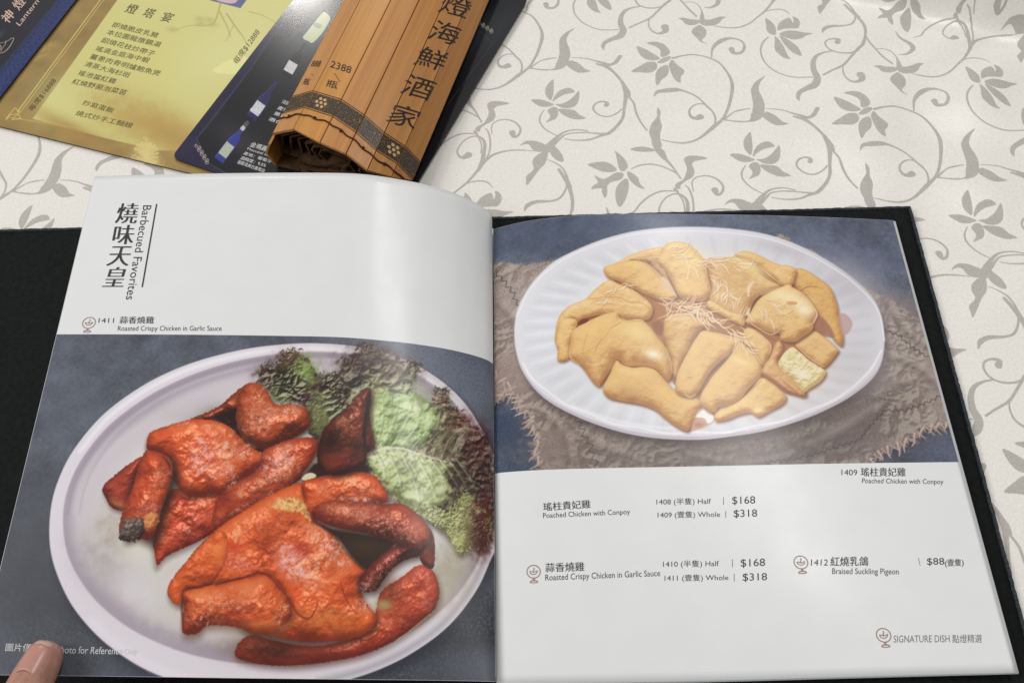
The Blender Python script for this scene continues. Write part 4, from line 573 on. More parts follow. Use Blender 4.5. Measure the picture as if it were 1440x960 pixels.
('glow',248.9,170.1,9.1,15.9,0,(70,34,36),{'k':.95,'seed':27,'tex':.5,'tl':5}),
('glow',234.3,152.3,5.5,7.7,30,(98,62,52),{'k':.9,'seed':28,'tex':.5,'tl':5}),
('glow',235.6,177.2,10.5,4.2,10,(92,60,48),{'k':.85,'seed':29,'tex':.5,'tl':5}),
('glow',233.9,187.5,11.4,9.3,0,(50,40,32),{'k':.95,'seed':30,'tex':.5,'tl':5}),
('glow',248.2,185.8,10.9,12,0,(48,34,32),{'k':.95,'seed':31,'tex':.5,'tl':5}),
('glow',254.5,198.1,6.9,13.9,0,(40,30,30),{'k':.9,'seed':32,'tex':.5,'tl':5}),
('glow',142.1,127.3,7.2,7.2,30,(136,160,84),{'k':.9,'seed':33,'tex':.5,'tl':5}),
('glow',146.7,132.4,5.1,4.1,30,(150,172,96),{'k':.8,'seed':34,'tex':.5,'tl':5}),
('glow',132.5,122.2,6.2,5.2,0,(96,66,52),{'k':.85,'seed':35,'tex':.5,'tl':5}),
('glow',127.6,131.8,8.2,6.1,20,(48,38,30),{'k':.95,'seed':36,'tex':.5,'tl':5}),
('glow',134,134.8,7.1,5.1,20,(40,40,26),{'k':.95,'seed':37,'tex':.5,'tl':5}),
('glow',132,143.1,7.1,4,20,(112,118,72),{'k':.8,'seed':38,'tex':.5,'tl':5}),
('glow',121.6,131.9,5.1,5.1,0,(72,46,46),{'k':.9,'seed':39,'tex':.5,'tl':5}),
('glow',155.2,146.7,8,6,20,(128,128,92),{'k':.85,'seed':40,'tex':.5,'tl':5}),
('glow',157.1,155.8,9,8,0,(118,122,76),{'k':.9,'seed':41,'tex':.5,'tl':5}),
('glow',143.8,142.9,5.1,5.1,0,(66,40,44),{'k':.9,'seed':42,'tex':.5,'tl':5}),
('glow',156.9,135.3,9.2,5.1,0,(62,42,44),{'k':.92,'seed':43,'tex':.5,'tl':5}),
('glow',165.5,141.2,4,8.1,0,(60,48,42),{'k':.9,'seed':44,'tex':.5,'tl':5}),
('crinkle',[[170.7,154.2],[167.4,145.2],[165.1,137.1],[164.2,128.7],[165.6,122.3],[171.5,120.8],[173,115.4],[176.8,111.8],[180.8,111.4],[186.3,115.2],[192.5,115.7],[194.9,119.8],[201.1,120.2],[207.4,119.5],[206.7,125],[204.1,131.8],[205.6,138],[216.4,142.6],[219.8,137.3],[221.2,133.4],[225.6,134.3],[228.2,142.6],[234,145.9],[237.7,150.7],[247.3,154.4],[251.7,155.7],[257.1,165.4],[259.4,179.7],[259.2,200.4],[257.2,212.7],[251.3,220.1],[244.8,218.8],[238.7,223],[234.5,219.5],[228.1,213.4],[220.8,209.1],[210.6,204.9],[202.3,199.7],[189.8,190.7],[183.5,185.2],[176.4,171.9]],{'amt':.42,'lo':9,'seed':1}),
('crinkle',[[170.7,154.2],[167.4,145.2],[165.1,137.1],[164.2,128.7],[165.6,122.3],[171.5,120.8],[173,115.4],[176.8,111.8],[180.8,111.4],[186.3,115.2],[192.5,115.7],[194.9,119.8],[201.1,120.2],[207.4,119.5],[206.7,125],[204.1,131.8],[205.6,138],[216.4,142.6],[219.8,137.3],[221.2,133.4],[225.6,134.3],[228.2,142.6],[234,145.9],[237.7,150.7],[247.3,154.4],[251.7,155.7],[257.1,165.4],[259.4,179.7],[259.2,200.4],[257.2,212.7],[251.3,220.1],[244.8,218.8],[238.7,223],[234.5,219.5],[228.1,213.4],[220.8,209.1],[210.6,204.9],[202.3,199.7],[189.8,190.7],[183.5,185.2],[176.4,171.9]],{'amt':.45,'lo':18,'seed':2}),
('glow',198.9,157.4,15.2,9.1,10,(196,212,160),{'k':.45,'seed':9,'tex':.5,'tl':5}),
('glow',202.7,180.2,14.8,5.9,15,(200,210,160),{'k':.4,'seed':9,'tex':.5,'tl':5}),
('crinkle',[[205.6,166],[216.4,142.6],[221.2,133.4],[228.2,142.6],[248.5,154.2],[259.4,179.7],[257.2,212.7],[238.4,216.4],[223.5,188.5]],{'amt':.45,'lo':5,'seed':3,'light':(190,110,104),'dark':(24,12,12)}),
('crinkle',[[118.5,134.6],[121.1,127.7],[128.3,125.4],[130.6,119.6],[135.9,117.6],[142.8,120.4],[147.5,126.1],[152,131.3],[158.4,130],[163.5,130.9],[166.6,142.2],[170.5,152.2],[164.5,160.6],[156.4,167.3],[150.9,166],[146.7,151],[138.3,146.1],[130.4,146.2],[124.7,140.2]],{'amt':.6,'lo':6,'seed':2}),
('crinkle',[[164.2,128.7],[171.5,120.8],[176.8,111.8],[186.3,115.2],[194.9,119.8],[207.4,119.5],[204.1,131.8],[189.1,136.4],[178.5,130.9],[169.1,137.9]],{'amt':.45,'lo':4.5,'seed':0,'light':(170,140,130),'dark':(28,16,16)}),
('stroke',[[176.9,113.5],[177,112.1],[178.5,111.5]],[.94,.63,.1],(52,34,34),{'op':.9,'soft':.35}),
('stroke',[[174.7,116.2],[174.1,115],[175,113.6]],[.94,.63,.1],(88,58,52),{'op':.9,'soft':.35}),
('stroke',[[188.5,114.4],[189.6,113.7],[190.9,114.6]],[.95,.63,.11],(88,58,52),{'op':.9,'soft':.35}),
('stroke',[[196.2,118],[195.1,117.2],[195.2,115.6]],[.95,.63,.11],(52,34,34),{'op':.9,'soft':.35}),
('stroke',[[200.8,119.1],[201.9,118.2],[203.3,118.9]],[.96,.64,.11],(88,58,52),{'op':.9,'soft':.35}),
('stroke',[[205.5,120],[205.2,118.7],[206.3,117.5]],[.96,.64,.11],(88,58,52),{'op':.9,'soft':.35}),
('stroke',[[169.5,122.6],[169.3,121.2],[170.5,120.3]],[.93,.62,.1],(52,34,34),{'op':.9,'soft':.35}),
('stroke',[[164.6,123.8],[165.5,122.9],[167,123.5]],[.93,.62,.1],(88,58,52),{'op':.9,'soft':.35}),
('stroke',[[137.5,117.6],[136.4,116.7],[136.5,115.1]],[.94,.62,.1],(88,58,52),{'op':.9,'soft':.35}),
('stroke',[[132.9,118.1],[134.1,117.6],[135.3,118.7]],[.94,.62,.1],(52,34,34),{'op':.9,'soft':.35}),
('stroke',[[123,126.1],[122.2,124.9],[122.8,123.6]],[.93,.62,.1],(88,58,52),{'op':.9,'soft':.35}),
('stroke',[[119.9,134.2],[120.1,132.9],[121.6,132.7]],[.92,.61,.1],(88,58,52),{'op':.9,'soft':.35}),
('stroke',[[142.7,122.1],[143.3,121],[144.9,121.2]],[.93,.62,.1],(52,34,34),{'op':.9,'soft':.35}),
('stroke',[[219.1,135.3],[218.1,134.4],[218.6,132.8]],[.97,.64,.11],(88,58,52),{'op':.9,'soft':.35}),
('stroke',[[223.5,136.4],[224.8,135.7],[226,136.7]],[.97,.65,.11],(88,58,52),{'op':.9,'soft':.35}),
('stroke',[[233.2,145.1],[232.1,144.3],[232.6,142.6]],[.99,.66,.11],(52,34,34),{'op':.9,'soft':.35}),
('stroke',[[249.8,152.2],[250.8,150.9],[252.8,150.8]],[1.08,.72,.12],(88,58,52),{'op':.9,'soft':.35}),
('stroke',[[254.8,154.6],[255.3,153.1],[257.8,152.1]],[1.21,.81,.13],(88,58,52),{'op':.9,'soft':.35}),
('stroke',[[260.9,165.3],[259.1,164.3],[265.2,162.6]],[1.96,1.31,.22],(52,34,34),{'op':.9,'soft':.35}),
('stroke',[[229.9,145.1],[231.3,144.3],[232.6,145.2]],[.98,.66,.11],(88,58,52),{'op':.9,'soft':.35}),
('stroke',[[175.6,113.1],[174.5,112.3],[174.6,110.7]],[.94,.63,.1],(88,58,52),{'op':.9,'soft':.35}),
('stroke',[[170.8,115.1],[171.8,114.3],[173.2,115]],[.94,.62,.1],(52,34,34),{'op':.9,'soft':.35}),
('stroke',[[184.4,113.8],[184.1,112.4],[185.3,111.4]],[.95,.63,.11],(88,58,52),{'op':.9,'soft':.35}),
('stroke',[[194.6,118.4],[194.3,117.1],[195.6,116]],[.95,.63,.11],(88,58,52),{'op':.9,'soft':.35}),
('stroke',[[202.7,120.1],[203.8,119.2],[205.2,119.8]],[.96,.64,.11],(52,34,34),{'op':.9,'soft':.35}),
('stroke',[[209.8,120.6],[208.7,119.9],[208.9,118.2]],[.97,.65,.11],(88,58,52),{'op':.9,'soft':.35}),
('stroke',[[173.2,122.3],[174.3,121.7],[175.6,122.7]],[.93,.62,.1],(88,58,52),{'op':.9,'soft':.35}),
('stroke',[[165.5,122.6],[164.8,121.4],[165.6,120]],[.93,.62,.1],(52,34,34),{'op':.9,'soft':.35}),
('stroke',[[135.1,116.4],[135.3,115],[136.7,114.7]],[.94,.62,.1],(88,58,52),{'op':.9,'soft':.35}),
('stroke',[[128.7,117.9],[129.4,116.8],[131,117.2]],[.94,.62,.1],(88,58,52),{'op':.9,'soft':.35}),
('stroke',[[119.8,127.1],[118.7,126.2],[119,124.6]],[.93,.62,.1],(52,34,34),{'op':.9,'soft':.35}),
('stroke',[[119.5,135.5],[120.7,135.1],[121.9,136.2]],[.92,.61,.1],(88,58,52),{'op':.9,'soft':.35}),
('stroke',[[145.4,122.6],[144.4,121.6],[144.8,120]],[.93,.62,.1],(88,58,52),{'op':.9,'soft':.35}),
('stroke',[[223.5,133.9],[224.2,132.6],[225.9,132.6]],[.98,.65,.11],(52,34,34),{'op':.9,'soft':.35}),
('stroke',[[226.7,134.5],[227.1,133.1],[228.8,132.6]],[.99,.66,.11],(88,58,52),{'op':.9,'soft':.35}),
('stroke',[[233.2,144.4],[232.4,143.3],[233.2,141.8]],[1,.66,.11],(88,58,52),{'op':.9,'soft':.35}),
('stroke',[[246,153.5],[247.5,152.7],[248.9,153.6]],[1.04,.69,.12],(52,34,34),{'op':.9,'soft':.35}),
('stroke',[[249.1,157.2],[247.9,156.6],[248.2,154.9]],[1.05,.7,.12],(88,58,52),{'op':.9,'soft':.35}),
('stroke',[[255.8,167.2],[257.5,166.1],[259.6,166.3]],[1.17,.78,.13],(88,58,52),{'op':.9,'soft':.35}),
('stroke',[[230.5,144.7],[230.3,143.3],[231.8,142.2]],[.99,.66,.11],(52,34,34),{'op':.9,'soft':.35}),
('stroke',[[178.9,111.5],[178.5,110.2],[179.6,109]],[.95,.63,.11],(88,58,52),{'op':.9,'soft':.35}),
('stroke',[[174.8,113.7],[175.9,112.9],[177.3,113.7]],[.94,.63,.1],(88,58,52),{'op':.9,'soft':.35}),
('stroke',[[186.7,113.6],[185.6,112.9],[185.7,111.2]],[.95,.63,.11],(52,34,34),{'op':.9,'soft':.35}),
('stroke',[[193.7,119.7],[194.8,119],[196.1,120]],[.95,.63,.11],(88,58,52),{'op':.9,'soft':.35}),
('stroke',[[199,121.8],[198.4,120.6],[199.3,119.2]],[.95,.63,.11],(88,58,52),{'op':.9,'soft':.35}),
('stroke',[[205.6,121.4],[205.8,120],[207.3,119.3]],[.96,.64,.11],(52,34,34),{'op':.9,'soft':.35}),
('stroke',[[171.3,121.4],[172.1,120.3],[173.6,120.7]],[.93,.62,.1],(88,58,52),{'op':.9,'soft':.35}),
('stroke',[[166.9,121.2],[165.9,120.3],[166.2,118.7]],[.93,.62,.1],(88,58,52),{'op':.9,'soft':.35}),
('stroke',[[139,115.9],[140.2,115.4],[141.4,116.6]],[.94,.62,.1],(52,34,34),{'op':.9,'soft':.35}),
('stroke',[[132.6,118.7],[131.7,117.6],[132.1,116.1]],[.93,.62,.1],(88,58,52),{'op':.9,'soft':.35}),
('stroke',[[121.2,128.4],[121.7,127.3],[123.3,127.4]],[.92,.62,.1],(88,58,52),{'op':.9,'soft':.35}),
('stroke',[[117.6,136.2],[118,135],[119.4,134.8]],[.92,.61,.1],(52,34,34),{'op':.9,'soft':.35}),
('stroke',[[141.3,122.1],[140.4,120.9],[141,119.5]],[.93,.62,.1],(88,58,52),{'op':.9,'soft':.35}),
('stroke',[[219.6,133.1],[220.9,132.5],[222.1,133.4]],[.97,.65,.11],(88,58,52),{'op':.9,'soft':.35}),
('stroke',[[225.8,133.7],[224.7,133],[225,131.3]],[.99,.66,.11],(52,34,34),{'op':.9,'soft':.35}),
('stroke',[[236,144.3],[237.1,143.2],[238.7,143.6]],[1,.67,.11],(88,58,52),{'op':.9,'soft':.35}),
('stroke',[[251.2,153.8],[251.2,152.4],[253.1,151.2]],[1.11,.74,.12],(88,58,52),{'op':.9,'soft':.35}),
('stroke',[[253.4,157.4],[252.9,156.2],[254.5,154.7]],[1.16,.78,.13],(52,34,34),{'op':.9,'soft':.35}),
('stroke',[[256.2,167.1],[258,166],[260.4,166.4]],[1.18,.79,.13],(88,58,52),{'op':.9,'soft':.35}),
('stroke',[[227.3,144],[226.1,143.3],[226.3,141.7]],[.98,.65,.11],(88,58,52),{'op':.9,'soft':.35}),
('stroke',[[174.5,110.7],[175.7,110],[177,110.9]],[.94,.63,.1],(52,34,34),{'op':.9,'soft':.35}),
('stroke',[[171.9,113.8],[171.4,112.5],[172.3,111.2]],[.94,.63,.1],(88,58,52),{'op':.9,'soft':.35}),
('stroke',[[187.1,114.6],[187.1,113.2],[188.5,112.5]],[.95,.63,.11],(88,58,52),{'op':.9,'soft':.35}),
('stroke',[[197.1,120.7],[198,119.6],[199.5,120]],[.95,.63,.11],(52,34,34),{'op':.9,'soft':.35}),
('stroke',[[203.3,121.7],[202.2,120.9],[202.5,119.3]],[.96,.64,.11],(88,58,52),{'op':.9,'soft':.35}),
('stroke',[[208.2,120.2],[209.4,119.6],[210.6,120.6]],[.97,.64,.11],(88,58,52),{'op':.9,'soft':.35}),
('stroke',[[170.4,120.1],[169.5,119.1],[170,117.6]],[.93,.62,.1],(52,34,34),{'op':.9,'soft':.35}),
('stroke',[[163.3,120.7],[163.8,119.5],[165.3,119.4]],[.93,.62,.1],(88,58,52),{'op':.9,'soft':.35}),
('stroke',[[135,116.6],[135.4,115.3],[136.9,115.3]],[.94,.62,.1],(88,58,52),{'op':.9,'soft':.35}),
('stroke',[[130.8,120],[129.9,119],[130.4,117.5]],[.93,.62,.1],(52,34,34),{'op':.9,'soft':.35}),
('piece',[[182.6,175.5],[188.3,173.7],[198,171.1],[208.2,172.9],[218.5,175],[232.3,176.6],[228.4,184.1],[231.9,189.7],[233.3,196.5],[224.3,201.2],[219.5,204.9],[210.4,202.1],[202.2,198.7],[193.7,190.5],[187.2,183.1]],(192,202,142),(104,112,64),(236,240,206),{'R':6,'H':.5,'bump':.6,'bl':10,'fine':.05,'fl':2,'rough':1,'rl':3,'edge':.2,'ew':2,'blotch':.12,'amb':.35,'soft':1.5,'seed':2}),
('piece',[[181.9,141.1],[188.2,137.5],[196.5,140],[205.6,137.5],[212.2,142.6],[219.3,145.9],[220.8,153.1],[217.5,158.7],[216.8,164],[207.9,169.4],[198,170.6],[187.8,167.8],[184.3,156.4]],(182,202,138),(92,108,58),(228,238,196),{'R':6,'H':.5,'bump':.6,'bl':10,'fine':.05,'fl':2,'rough':1,'rl':3,'edge':.15,'ew':2,'blotch':.12,'amb':.35,'soft':2.5,'seed':3}),
('glow',227.3,163.8,5.3,11.6,20,(104,92,62),{'k':.75,'seed':41,'tex':.5,'tl':5}),
('glow',234.9,185.4,6.2,12.5,10,(58,44,36),{'k':.85,'seed':42,'tex':.5,'tl':5}),
('glow',210,141.7,6.3,4.2,30,(120,128,84),{'k':.5,'seed':43,'tex':.5,'tl':5}),
('glow',183.7,144.1,3,9.1,0,(150,146,104),{'k':.6,'seed':44,'tex':.5,'tl':5}),
('glow',205.7,180,6,3,20,(128,132,92),{'k':.4,'seed':45,'tex':.5,'tl':5}),
('glow',217.8,194.9,4.9,3,20,(120,124,84),{'k':.45,'seed':46,'tex':.5,'tl':5}),
('stroke',[[188.2,172.4],[192.7,166.9],[198,158.5]],[.49,.3,.1],(222,226,190),{'op':.5,'soft':.8}),
('stroke',[[191.2,173.2],[197.6,178.6],[203.2,186.1]],[.59,.4,.1],(226,226,196),{'op':.55,'soft':.8}),
('stroke',[[193.1,174.1],[199.3,179.5],[204.5,187]],[.49,.4,.1],(130,136,92),{'op':.4,'soft':.8}),
('stroke',[[193.4,172.5],[197.8,166.3],[203.8,157.6]],[.5,.3,.1],(222,226,190),{'op':.5,'soft':.8}),
('stroke',[[196.4,173.4],[202.8,179],[208.4,186.6]],[.59,.4,.1],(226,226,196),{'op':.55,'soft':.8}),
('stroke',[[198.3,174.3],[204.5,179.9],[209.7,187.5]],[.5,.4,.1],(130,136,92),{'op':.4,'soft':.8}),
('stroke',[[198.5,172.6],[203,165.6],[209.7,156.6]],[.5,.3,.1],(222,226,190),{'op':.5,'soft':.8}),
('stroke',[[201.6,173.6],[208.1,179.5],[213.7,187.1]],[.6,.4,.1],(226,226,196),{'op':.55,'soft':.8}),
('stroke',[[203.5,174.4],[209.8,180.3],[214.9,188]],[.5,.4,.1],(130,136,92),{'op':.4,'soft':.8}),
('stroke',[[203.7,172.6],[208.2,164.9],[215.6,155.6]],[.5,.3,.1],(222,226,190),{'op':.5,'soft':.8}),
('stroke',[[206.8,173.7],[213.4,179.8],[219,187.6]],[.6,.4,.1],(226,226,196),{'op':.55,'soft':.8}),
('stroke',[[208.7,174.5],[215,180.7],[220.2,188.5]],[.5,.4,.1],(130,136,92),{'op':.4,'soft':.8}),
('stroke',[[209,172.6],[213.5,164.1],[221.6,154.5]],[.5,.3,.1],(222,226,190),{'op':.5,'soft':.8}),
('stroke',[[212.1,173.7],[218.7,180.2],[224.3,188.1]],[.61,.4,.1],(226,226,196),{'op':.55,'soft':.8}),
('stroke',[[214,174.6],[220.4,181],[225.6,188.9]],[.51,.4,.1],(130,136,92),{'op':.4,'soft':.8}),
('stroke',[[214.3,172.5],[218.8,163.2],[227.8,153.3]],[.51,.3,.1],(222,226,190),{'op':.5,'soft':.8}),
('stroke',[[217.4,173.8],[224.1,180.5],[229.7,188.4]],[.61,.41,.1],(226,226,196),{'op':.55,'soft':.8}),
('stroke',[[219.3,174.6],[225.8,181.3],[231,189.3]],[.51,.41,.1],(130,136,92),{'op':.4,'soft':.8}),
('stroke',[[219.6,172.5],[224.2,162.3],[234.1,151.9]],[.51,.31,.1],(222,226,190),{'op':.5,'soft':.8}),
('stroke',[[222.8,173.8],[229.5,180.8],[235.3,188.8]],[.61,.41,.1],(226,226,196),{'op':.55,'soft':.8}),
('stroke',[[224.7,174.6],[231.3,181.6],[236.6,189.6]],[.51,.41,.1],(130,136,92),{'op':.4,'soft':.8}),
('stroke',[[225,172.3],[229.7,161.3],[240.7,150.4]],[.52,.31,.1],(222,226,190),{'op':.5,'soft':.8}),
('stroke',[[228.3,173.7],[235.1,180.9],[240.9,189.1]],[.62,.42,.1],(226,226,196),{'op':.55,'soft':.8}),
('stroke',[[230.2,174.5],[236.9,181.7],[242.2,189.9]],[.52,.42,.1],(130,136,92),{'op':.4,'soft':.8}),
('stroke',[[230.5,172.1],[235.4,160.2],[247.6,148.7]],[.52,.31,.1],(222,226,190),{'op':.5,'soft':.8}),
('stroke',[[233.9,173.5],[240.8,181.1],[246.7,189.3]],[.63,.42,.11],(226,226,196),{'op':.55,'soft':.8}),
('stroke',[[235.9,174.3],[242.6,181.9],[248.1,190.1]],[.53,.42,.11],(130,136,92),{'op':.4,'soft':.8}),
('stroke',[[187.7,167.3],[189.4,155.5],[188.7,143.7]],[.69,.4,.15],(232,236,208),{'op':.6,'soft':.8}),
('stroke',[[188.9,167.2],[190.6,155.4],[189.5,143.7]],[.6,.4,.1],(110,122,74),{'op':.4,'soft':1}),
('stroke',[[191.7,167],[195.9,154.5],[197.7,142]],[.7,.4,.15],(232,236,208),{'op':.6,'soft':.8}),
('stroke',[[192.9,166.9],[197.1,154.5],[198.5,141.9]],[.6,.4,.1],(110,122,74),{'op':.4,'soft':1}),
('stroke',[[196.8,168.2],[202.5,155.3],[205.9,142.2]],[.7,.4,.15],(232,236,208),{'op':.6,'soft':.8}),
('stroke',[[198,168.1],[203.7,155.2],[206.7,142.1]],[.6,.4,.1],(110,122,74),{'op':.4,'soft':1}),
('stroke',[[201.8,168.3],[208.3,158.1],[212.6,147.8]],[.7,.4,.15],(232,236,208),{'op':.6,'soft':.8}),
('stroke',[[203,168.2],[209.5,158],[213.4,147.7]],[.6,.4,.1],(110,122,74),{'op':.4,'soft':1}),
('stroke',[[207.9,168.9],[214.2,160.6],[218.1,152.4]],[.71,.4,.15],(232,236,208),{'op':.6,'soft':.8}),
('stroke',[[209.1,168.8],[215.4,160.5],[218.9,152.3]],[.61,.4,.1],(110,122,74),{'op':.4,'soft':1}),
('stroke',[[188.4,175.2],[192.1,181.4],[193.5,187.6]],[.69,.39,.15],(232,236,208),{'op':.6,'soft':.8}),
('stroke',[[189.6,175.1],[193.3,181.3],[194.2,187.6]],[.59,.39,.1],(110,122,74),{'op':.4,'soft':1}),
('stroke',[[195.3,174.8],[200.8,185.3],[204,195.8]],[.69,.4,.15],(232,236,208),{'op':.6,'soft':.8}),
('stroke',[[196.5,174.7],[202,185.2],[204.7,195.7]],[.59,.4,.1],(110,122,74),{'op':.4,'soft':1}),
('stroke',[[202.3,174.3],[209.4,186.7],[214.1,199]],[.7,.4,.15],(232,236,208),{'op':.6,'soft':.8}),
('stroke',[[203.5,174.2],[210.6,186.6],[214.9,198.9]],[.6,.4,.1],(110,122,74),{'op':.4,'soft':1}),
('stroke',[[210.4,174.7],[217.9,185.5],[223,196.4]],[.7,.4,.15],(232,236,208),{'op':.6,'soft':.8}),
('stroke',[[211.6,174.6],[219.1,185.4],[223.8,196.4]],[.6,.4,.1],(110,122,74),{'op':.4,'soft':1}),
('stroke',[[218.6,175.5],[224.9,182.7],[228.8,190]],[.71,.41,.15],(232,236,208),{'op':.6,'soft':.8}),
('stroke',[[219.8,175.4],[226.1,182.6],[229.6,189.9]],[.61,.41,.1],(110,122,74),{'op':.4,'soft':1}),
('stroke',[[182.5,174.5],[192,171],[201.9,170.3],[212.2,172.7],[222.6,174.6],[232.3,176.6]],[1.37,1.77,1.37,.98,.59,.2],(232,232,204),{'op':.8,'soft':1}),
('stroke',[[212.3,173.5],[222.3,168.5],[230.5,163.4]],[.81,.5,.2],(170,160,120),{'op':.6,'soft':.8}),
('stroke',[[183.2,137.9],[183.2,149.3],[184.5,158.4]],[1.02,1.43,.82],(150,140,96),{'op':.7,'soft':.8}),
('shadow',[[196.2,197.9],[205.1,200.6],[214.1,202.2],[222.9,200.5],[229.8,203.2],[235.4,198.4],[239.8,192.4],[244.7,193],[247.4,198.3],[255.4,200.6],[256.9,209.2],[254.8,217.1],[250.5,222.9],[245.7,220.1],[243.4,222.4],[238.9,225.4],[234.8,222],[231.6,214.8],[224.7,211.6],[216.6,207.4],[207.5,202.6]],{'soft':3,'op':.5}),
('piece',[[196.2,197.9],[205.1,200.6],[214.1,202.2],[222.9,200.5],[229.8,203.2],[235.4,198.4],[239.8,192.4],[244.7,193],[247.4,198.3],[255.4,200.6],[256.9,209.2],[254.8,217.1],[250.5,222.9],[245.7,220.1],[243.4,222.4],[238.9,225.4],[234.8,222],[231.6,214.8],[224.7,211.6],[216.6,207.4],[207.5,202.6]],(178,186,120),(96,92,54),(222,226,178),{'R':4,'H':.5,'bump':.4,'bl':3,'fine':.25,'fl':1.2,'rough':1.2,'rl':2,'edge':.35,'ew':1.5,'seed':8,'amb':.4}),
('crinkle',[[196.2,197.9],[205.1,200.6],[214.1,202.2],[222.9,200.5],[229.8,203.2],[235.4,198.4],[239.8,192.4],[244.7,193],[247.4,198.3],[255.4,200.6],[256.9,209.2],[254.8,217.1],[250.5,222.9],[245.7,220.1],[243.4,222.4],[238.9,225.4],[234.8,222],[231.6,214.8],[224.7,211.6],[216.6,207.4],[207.5,202.6]],{'amt':.5,'lo':5,'seed':1,'dark':(84,84,44)}),
('glow',251.4,205.5,7.2,15.6,5,(84,40,36),{'k':.97,'seed':45,'tex':.5,'tl':5}),
('glow',250.4,217.6,5.8,6.9,0,(72,36,30),{'k':.95,'seed':46,'tex':.5,'tl':5}),
('glow',240,196.9,4.6,5.7,0,(150,150,92),{'k':.6,'seed':47,'tex':.5,'tl':5}),
('glow',237.4,217.6,4.4,6.6,0,(200,200,130),{'k':.6,'seed':48,'tex':.5,'tl':5}),
('glow',243,211.8,3.4,9,0,(120,104,66),{'k':.7,'seed':49,'tex':.5,'tl':5}),
('crinkle',[[244.7,193],[255.4,200.6],[256.9,209.2],[254.8,217.1],[250.5,222.9],[244.3,213.8],[245,201.8]],{'amt':.6,'lo':3,'seed':3,'light':(190,110,104),'dark':(24,12,12)}),
('glow',122.1,173.4,29.5,5.4,20,(50,26,20),{'k':.85}),
('glow',104.3,160.2,12.7,7.3,20,(46,24,18),{'k':.9}),
('piece',[[83.8,157.8],[90.9,154.4],[99.2,149.6],[103.8,144.3],[108.6,139.5],[113.6,136.6],[115.6,144.1],[111,150.8],[104.3,153.7],[96.6,156.1],[95.9,158]],(140,58,34),(48,22,14),(190,100,66),{'style':'roast','R':4,'seed':1}),
('fill',[[95.7,156.6],[105,152.7],[109.4,151.7],[110.8,161.9],[116.3,170],[125.7,173.4],[125.1,175.6],[119.5,173.5],[111.4,166.4],[102.4,159.7]],(38,20,16),{'soft':2}),
('shadow',[[114.5,136.1],[119.6,136.9],[124.2,141.1],[128.2,147.2],[132.4,148.7],[136.8,147.9],[142.4,148.8],[146.9,150.5],[149.2,155.6],[149.2,161.1],[145.1,164.8],[139.3,168.6],[132.5,171.6],[126.6,173.8],[120.2,172.6],[114.4,168.6],[110.3,161.9],[108.4,155.5],[108.5,148.9],[108.4,143.3],[110.7,138.3]],{'soft':2.5,'op':.8}),
('piece',[[114.5,136.1],[119.6,136.9],[124.2,141.1],[128.2,147.2],[132.4,148.7],[136.8,147.9],[142.4,148.8],[146.9,150.5],[149.2,155.6],[149.2,161.1],[145.1,164.8],[139.3,168.6],[132.5,171.6],[126.6,173.8],[120.2,172.6],[114.4,168.6],[110.3,161.9],[108.4,155.5],[108.5,148.9],[108.4,143.3],[110.7,138.3]],(182,78,42),(74,30,16),(226,140,96),{'style':'roast','R':14,'H':.85,'bump':.3,'seed':2}),
('gloss',119.7,147.8,5.5,8.3,-10,{'k':.85,'col':(240,196,180),'seed':3,'cr':1,'thr':.35}),
('gloss',120.3,159.8,6.4,5.4,10,{'k':.9,'col':(240,200,190),'seed':4,'cr':.9,'thr':.3}),
('gloss',136.6,153.1,5.5,4.6,30,{'k':.8,'col':(238,196,190),'seed':5,'thr':.35}),
('gloss',125.9,154.2,3.7,4.6,40,{'k':.7,'col':(236,200,196),'seed':6,'thr':.3}),
('gloss',141.7,151.1,3.7,2.8,0,{'k':.7,'col':(240,180,150),'seed':7,'thr':.3}),
('glow',121.8,170.7,10.8,3.6,10,(70,26,16),{'k':.6}),
('shadow',[[61.5,179],[56.6,181.8],[50.6,187.2],[44.9,193.4],[43.4,196.9],[46.6,202],[50,206.2],[56.3,208],[57.9,205.3],[59.5,197.5],[60.4,190.5],[61,184.4]],{'soft':2,'op':.5}),
('piece',[[61.5,179],[56.6,181.8],[50.6,187.2],[44.9,193.4],[43.4,196.9],[46.6,202],[50,206.2],[56.3,208],[57.9,205.3],[59.5,197.5],[60.4,190.5],[61,184.4]],(158,58,38),(70,24,18),(200,110,92),{'style':'roast','R':7,'seed':6}),
('glow',53.1,204.5,5.2,1.7,30,(200,150,90),{'k':.5}),
('shadow',[[79.3,197.2],[86.9,196.2],[97.7,199],[107.8,196.8],[117.4,190.4],[123.8,185.9],[134.1,183.9],[144.2,180.2],[148.7,188],[137.5,197.1],[126.3,204.9],[116,211.8],[110.6,215.7],[102.7,220.5],[94.9,224.8],[87.8,228.2],[82.5,231.5],[79.8,235.2],[78.3,234],[76.5,228.4],[75,224.3],[75.6,216],[76.6,209.2]],{'soft':3,'op':.5,'dx':0,'dy':2}),
('piece',[[79.3,197.2],[86.9,196.2],[97.7,199],[107.8,196.8],[117.4,190.4],[123.8,185.9],[134.1,183.9],[144.2,180.2],[148.7,188],[137.5,197.1],[126.3,204.9],[116,211.8],[110.6,215.7],[102.7,220.5],[94.9,224.8],[87.8,228.2],[82.5,231.5],[79.8,235.2],[78.3,234],[76.5,228.4],[75,224.3],[75.6,216],[76.6,209.2]],(184,68,38),(84,24,15),(224,120,80),{'style':'roast','R':5,'H':.6,'blotch':.14,'seed':7}),
('gloss',97.5,208.8,6,4.3,30,{'k':.5,'seed':8,'thr':.4}),
('gloss',90.5,218.2,7.6,3.4,-30,{'k':.4,'seed':9,'thr':.4}),
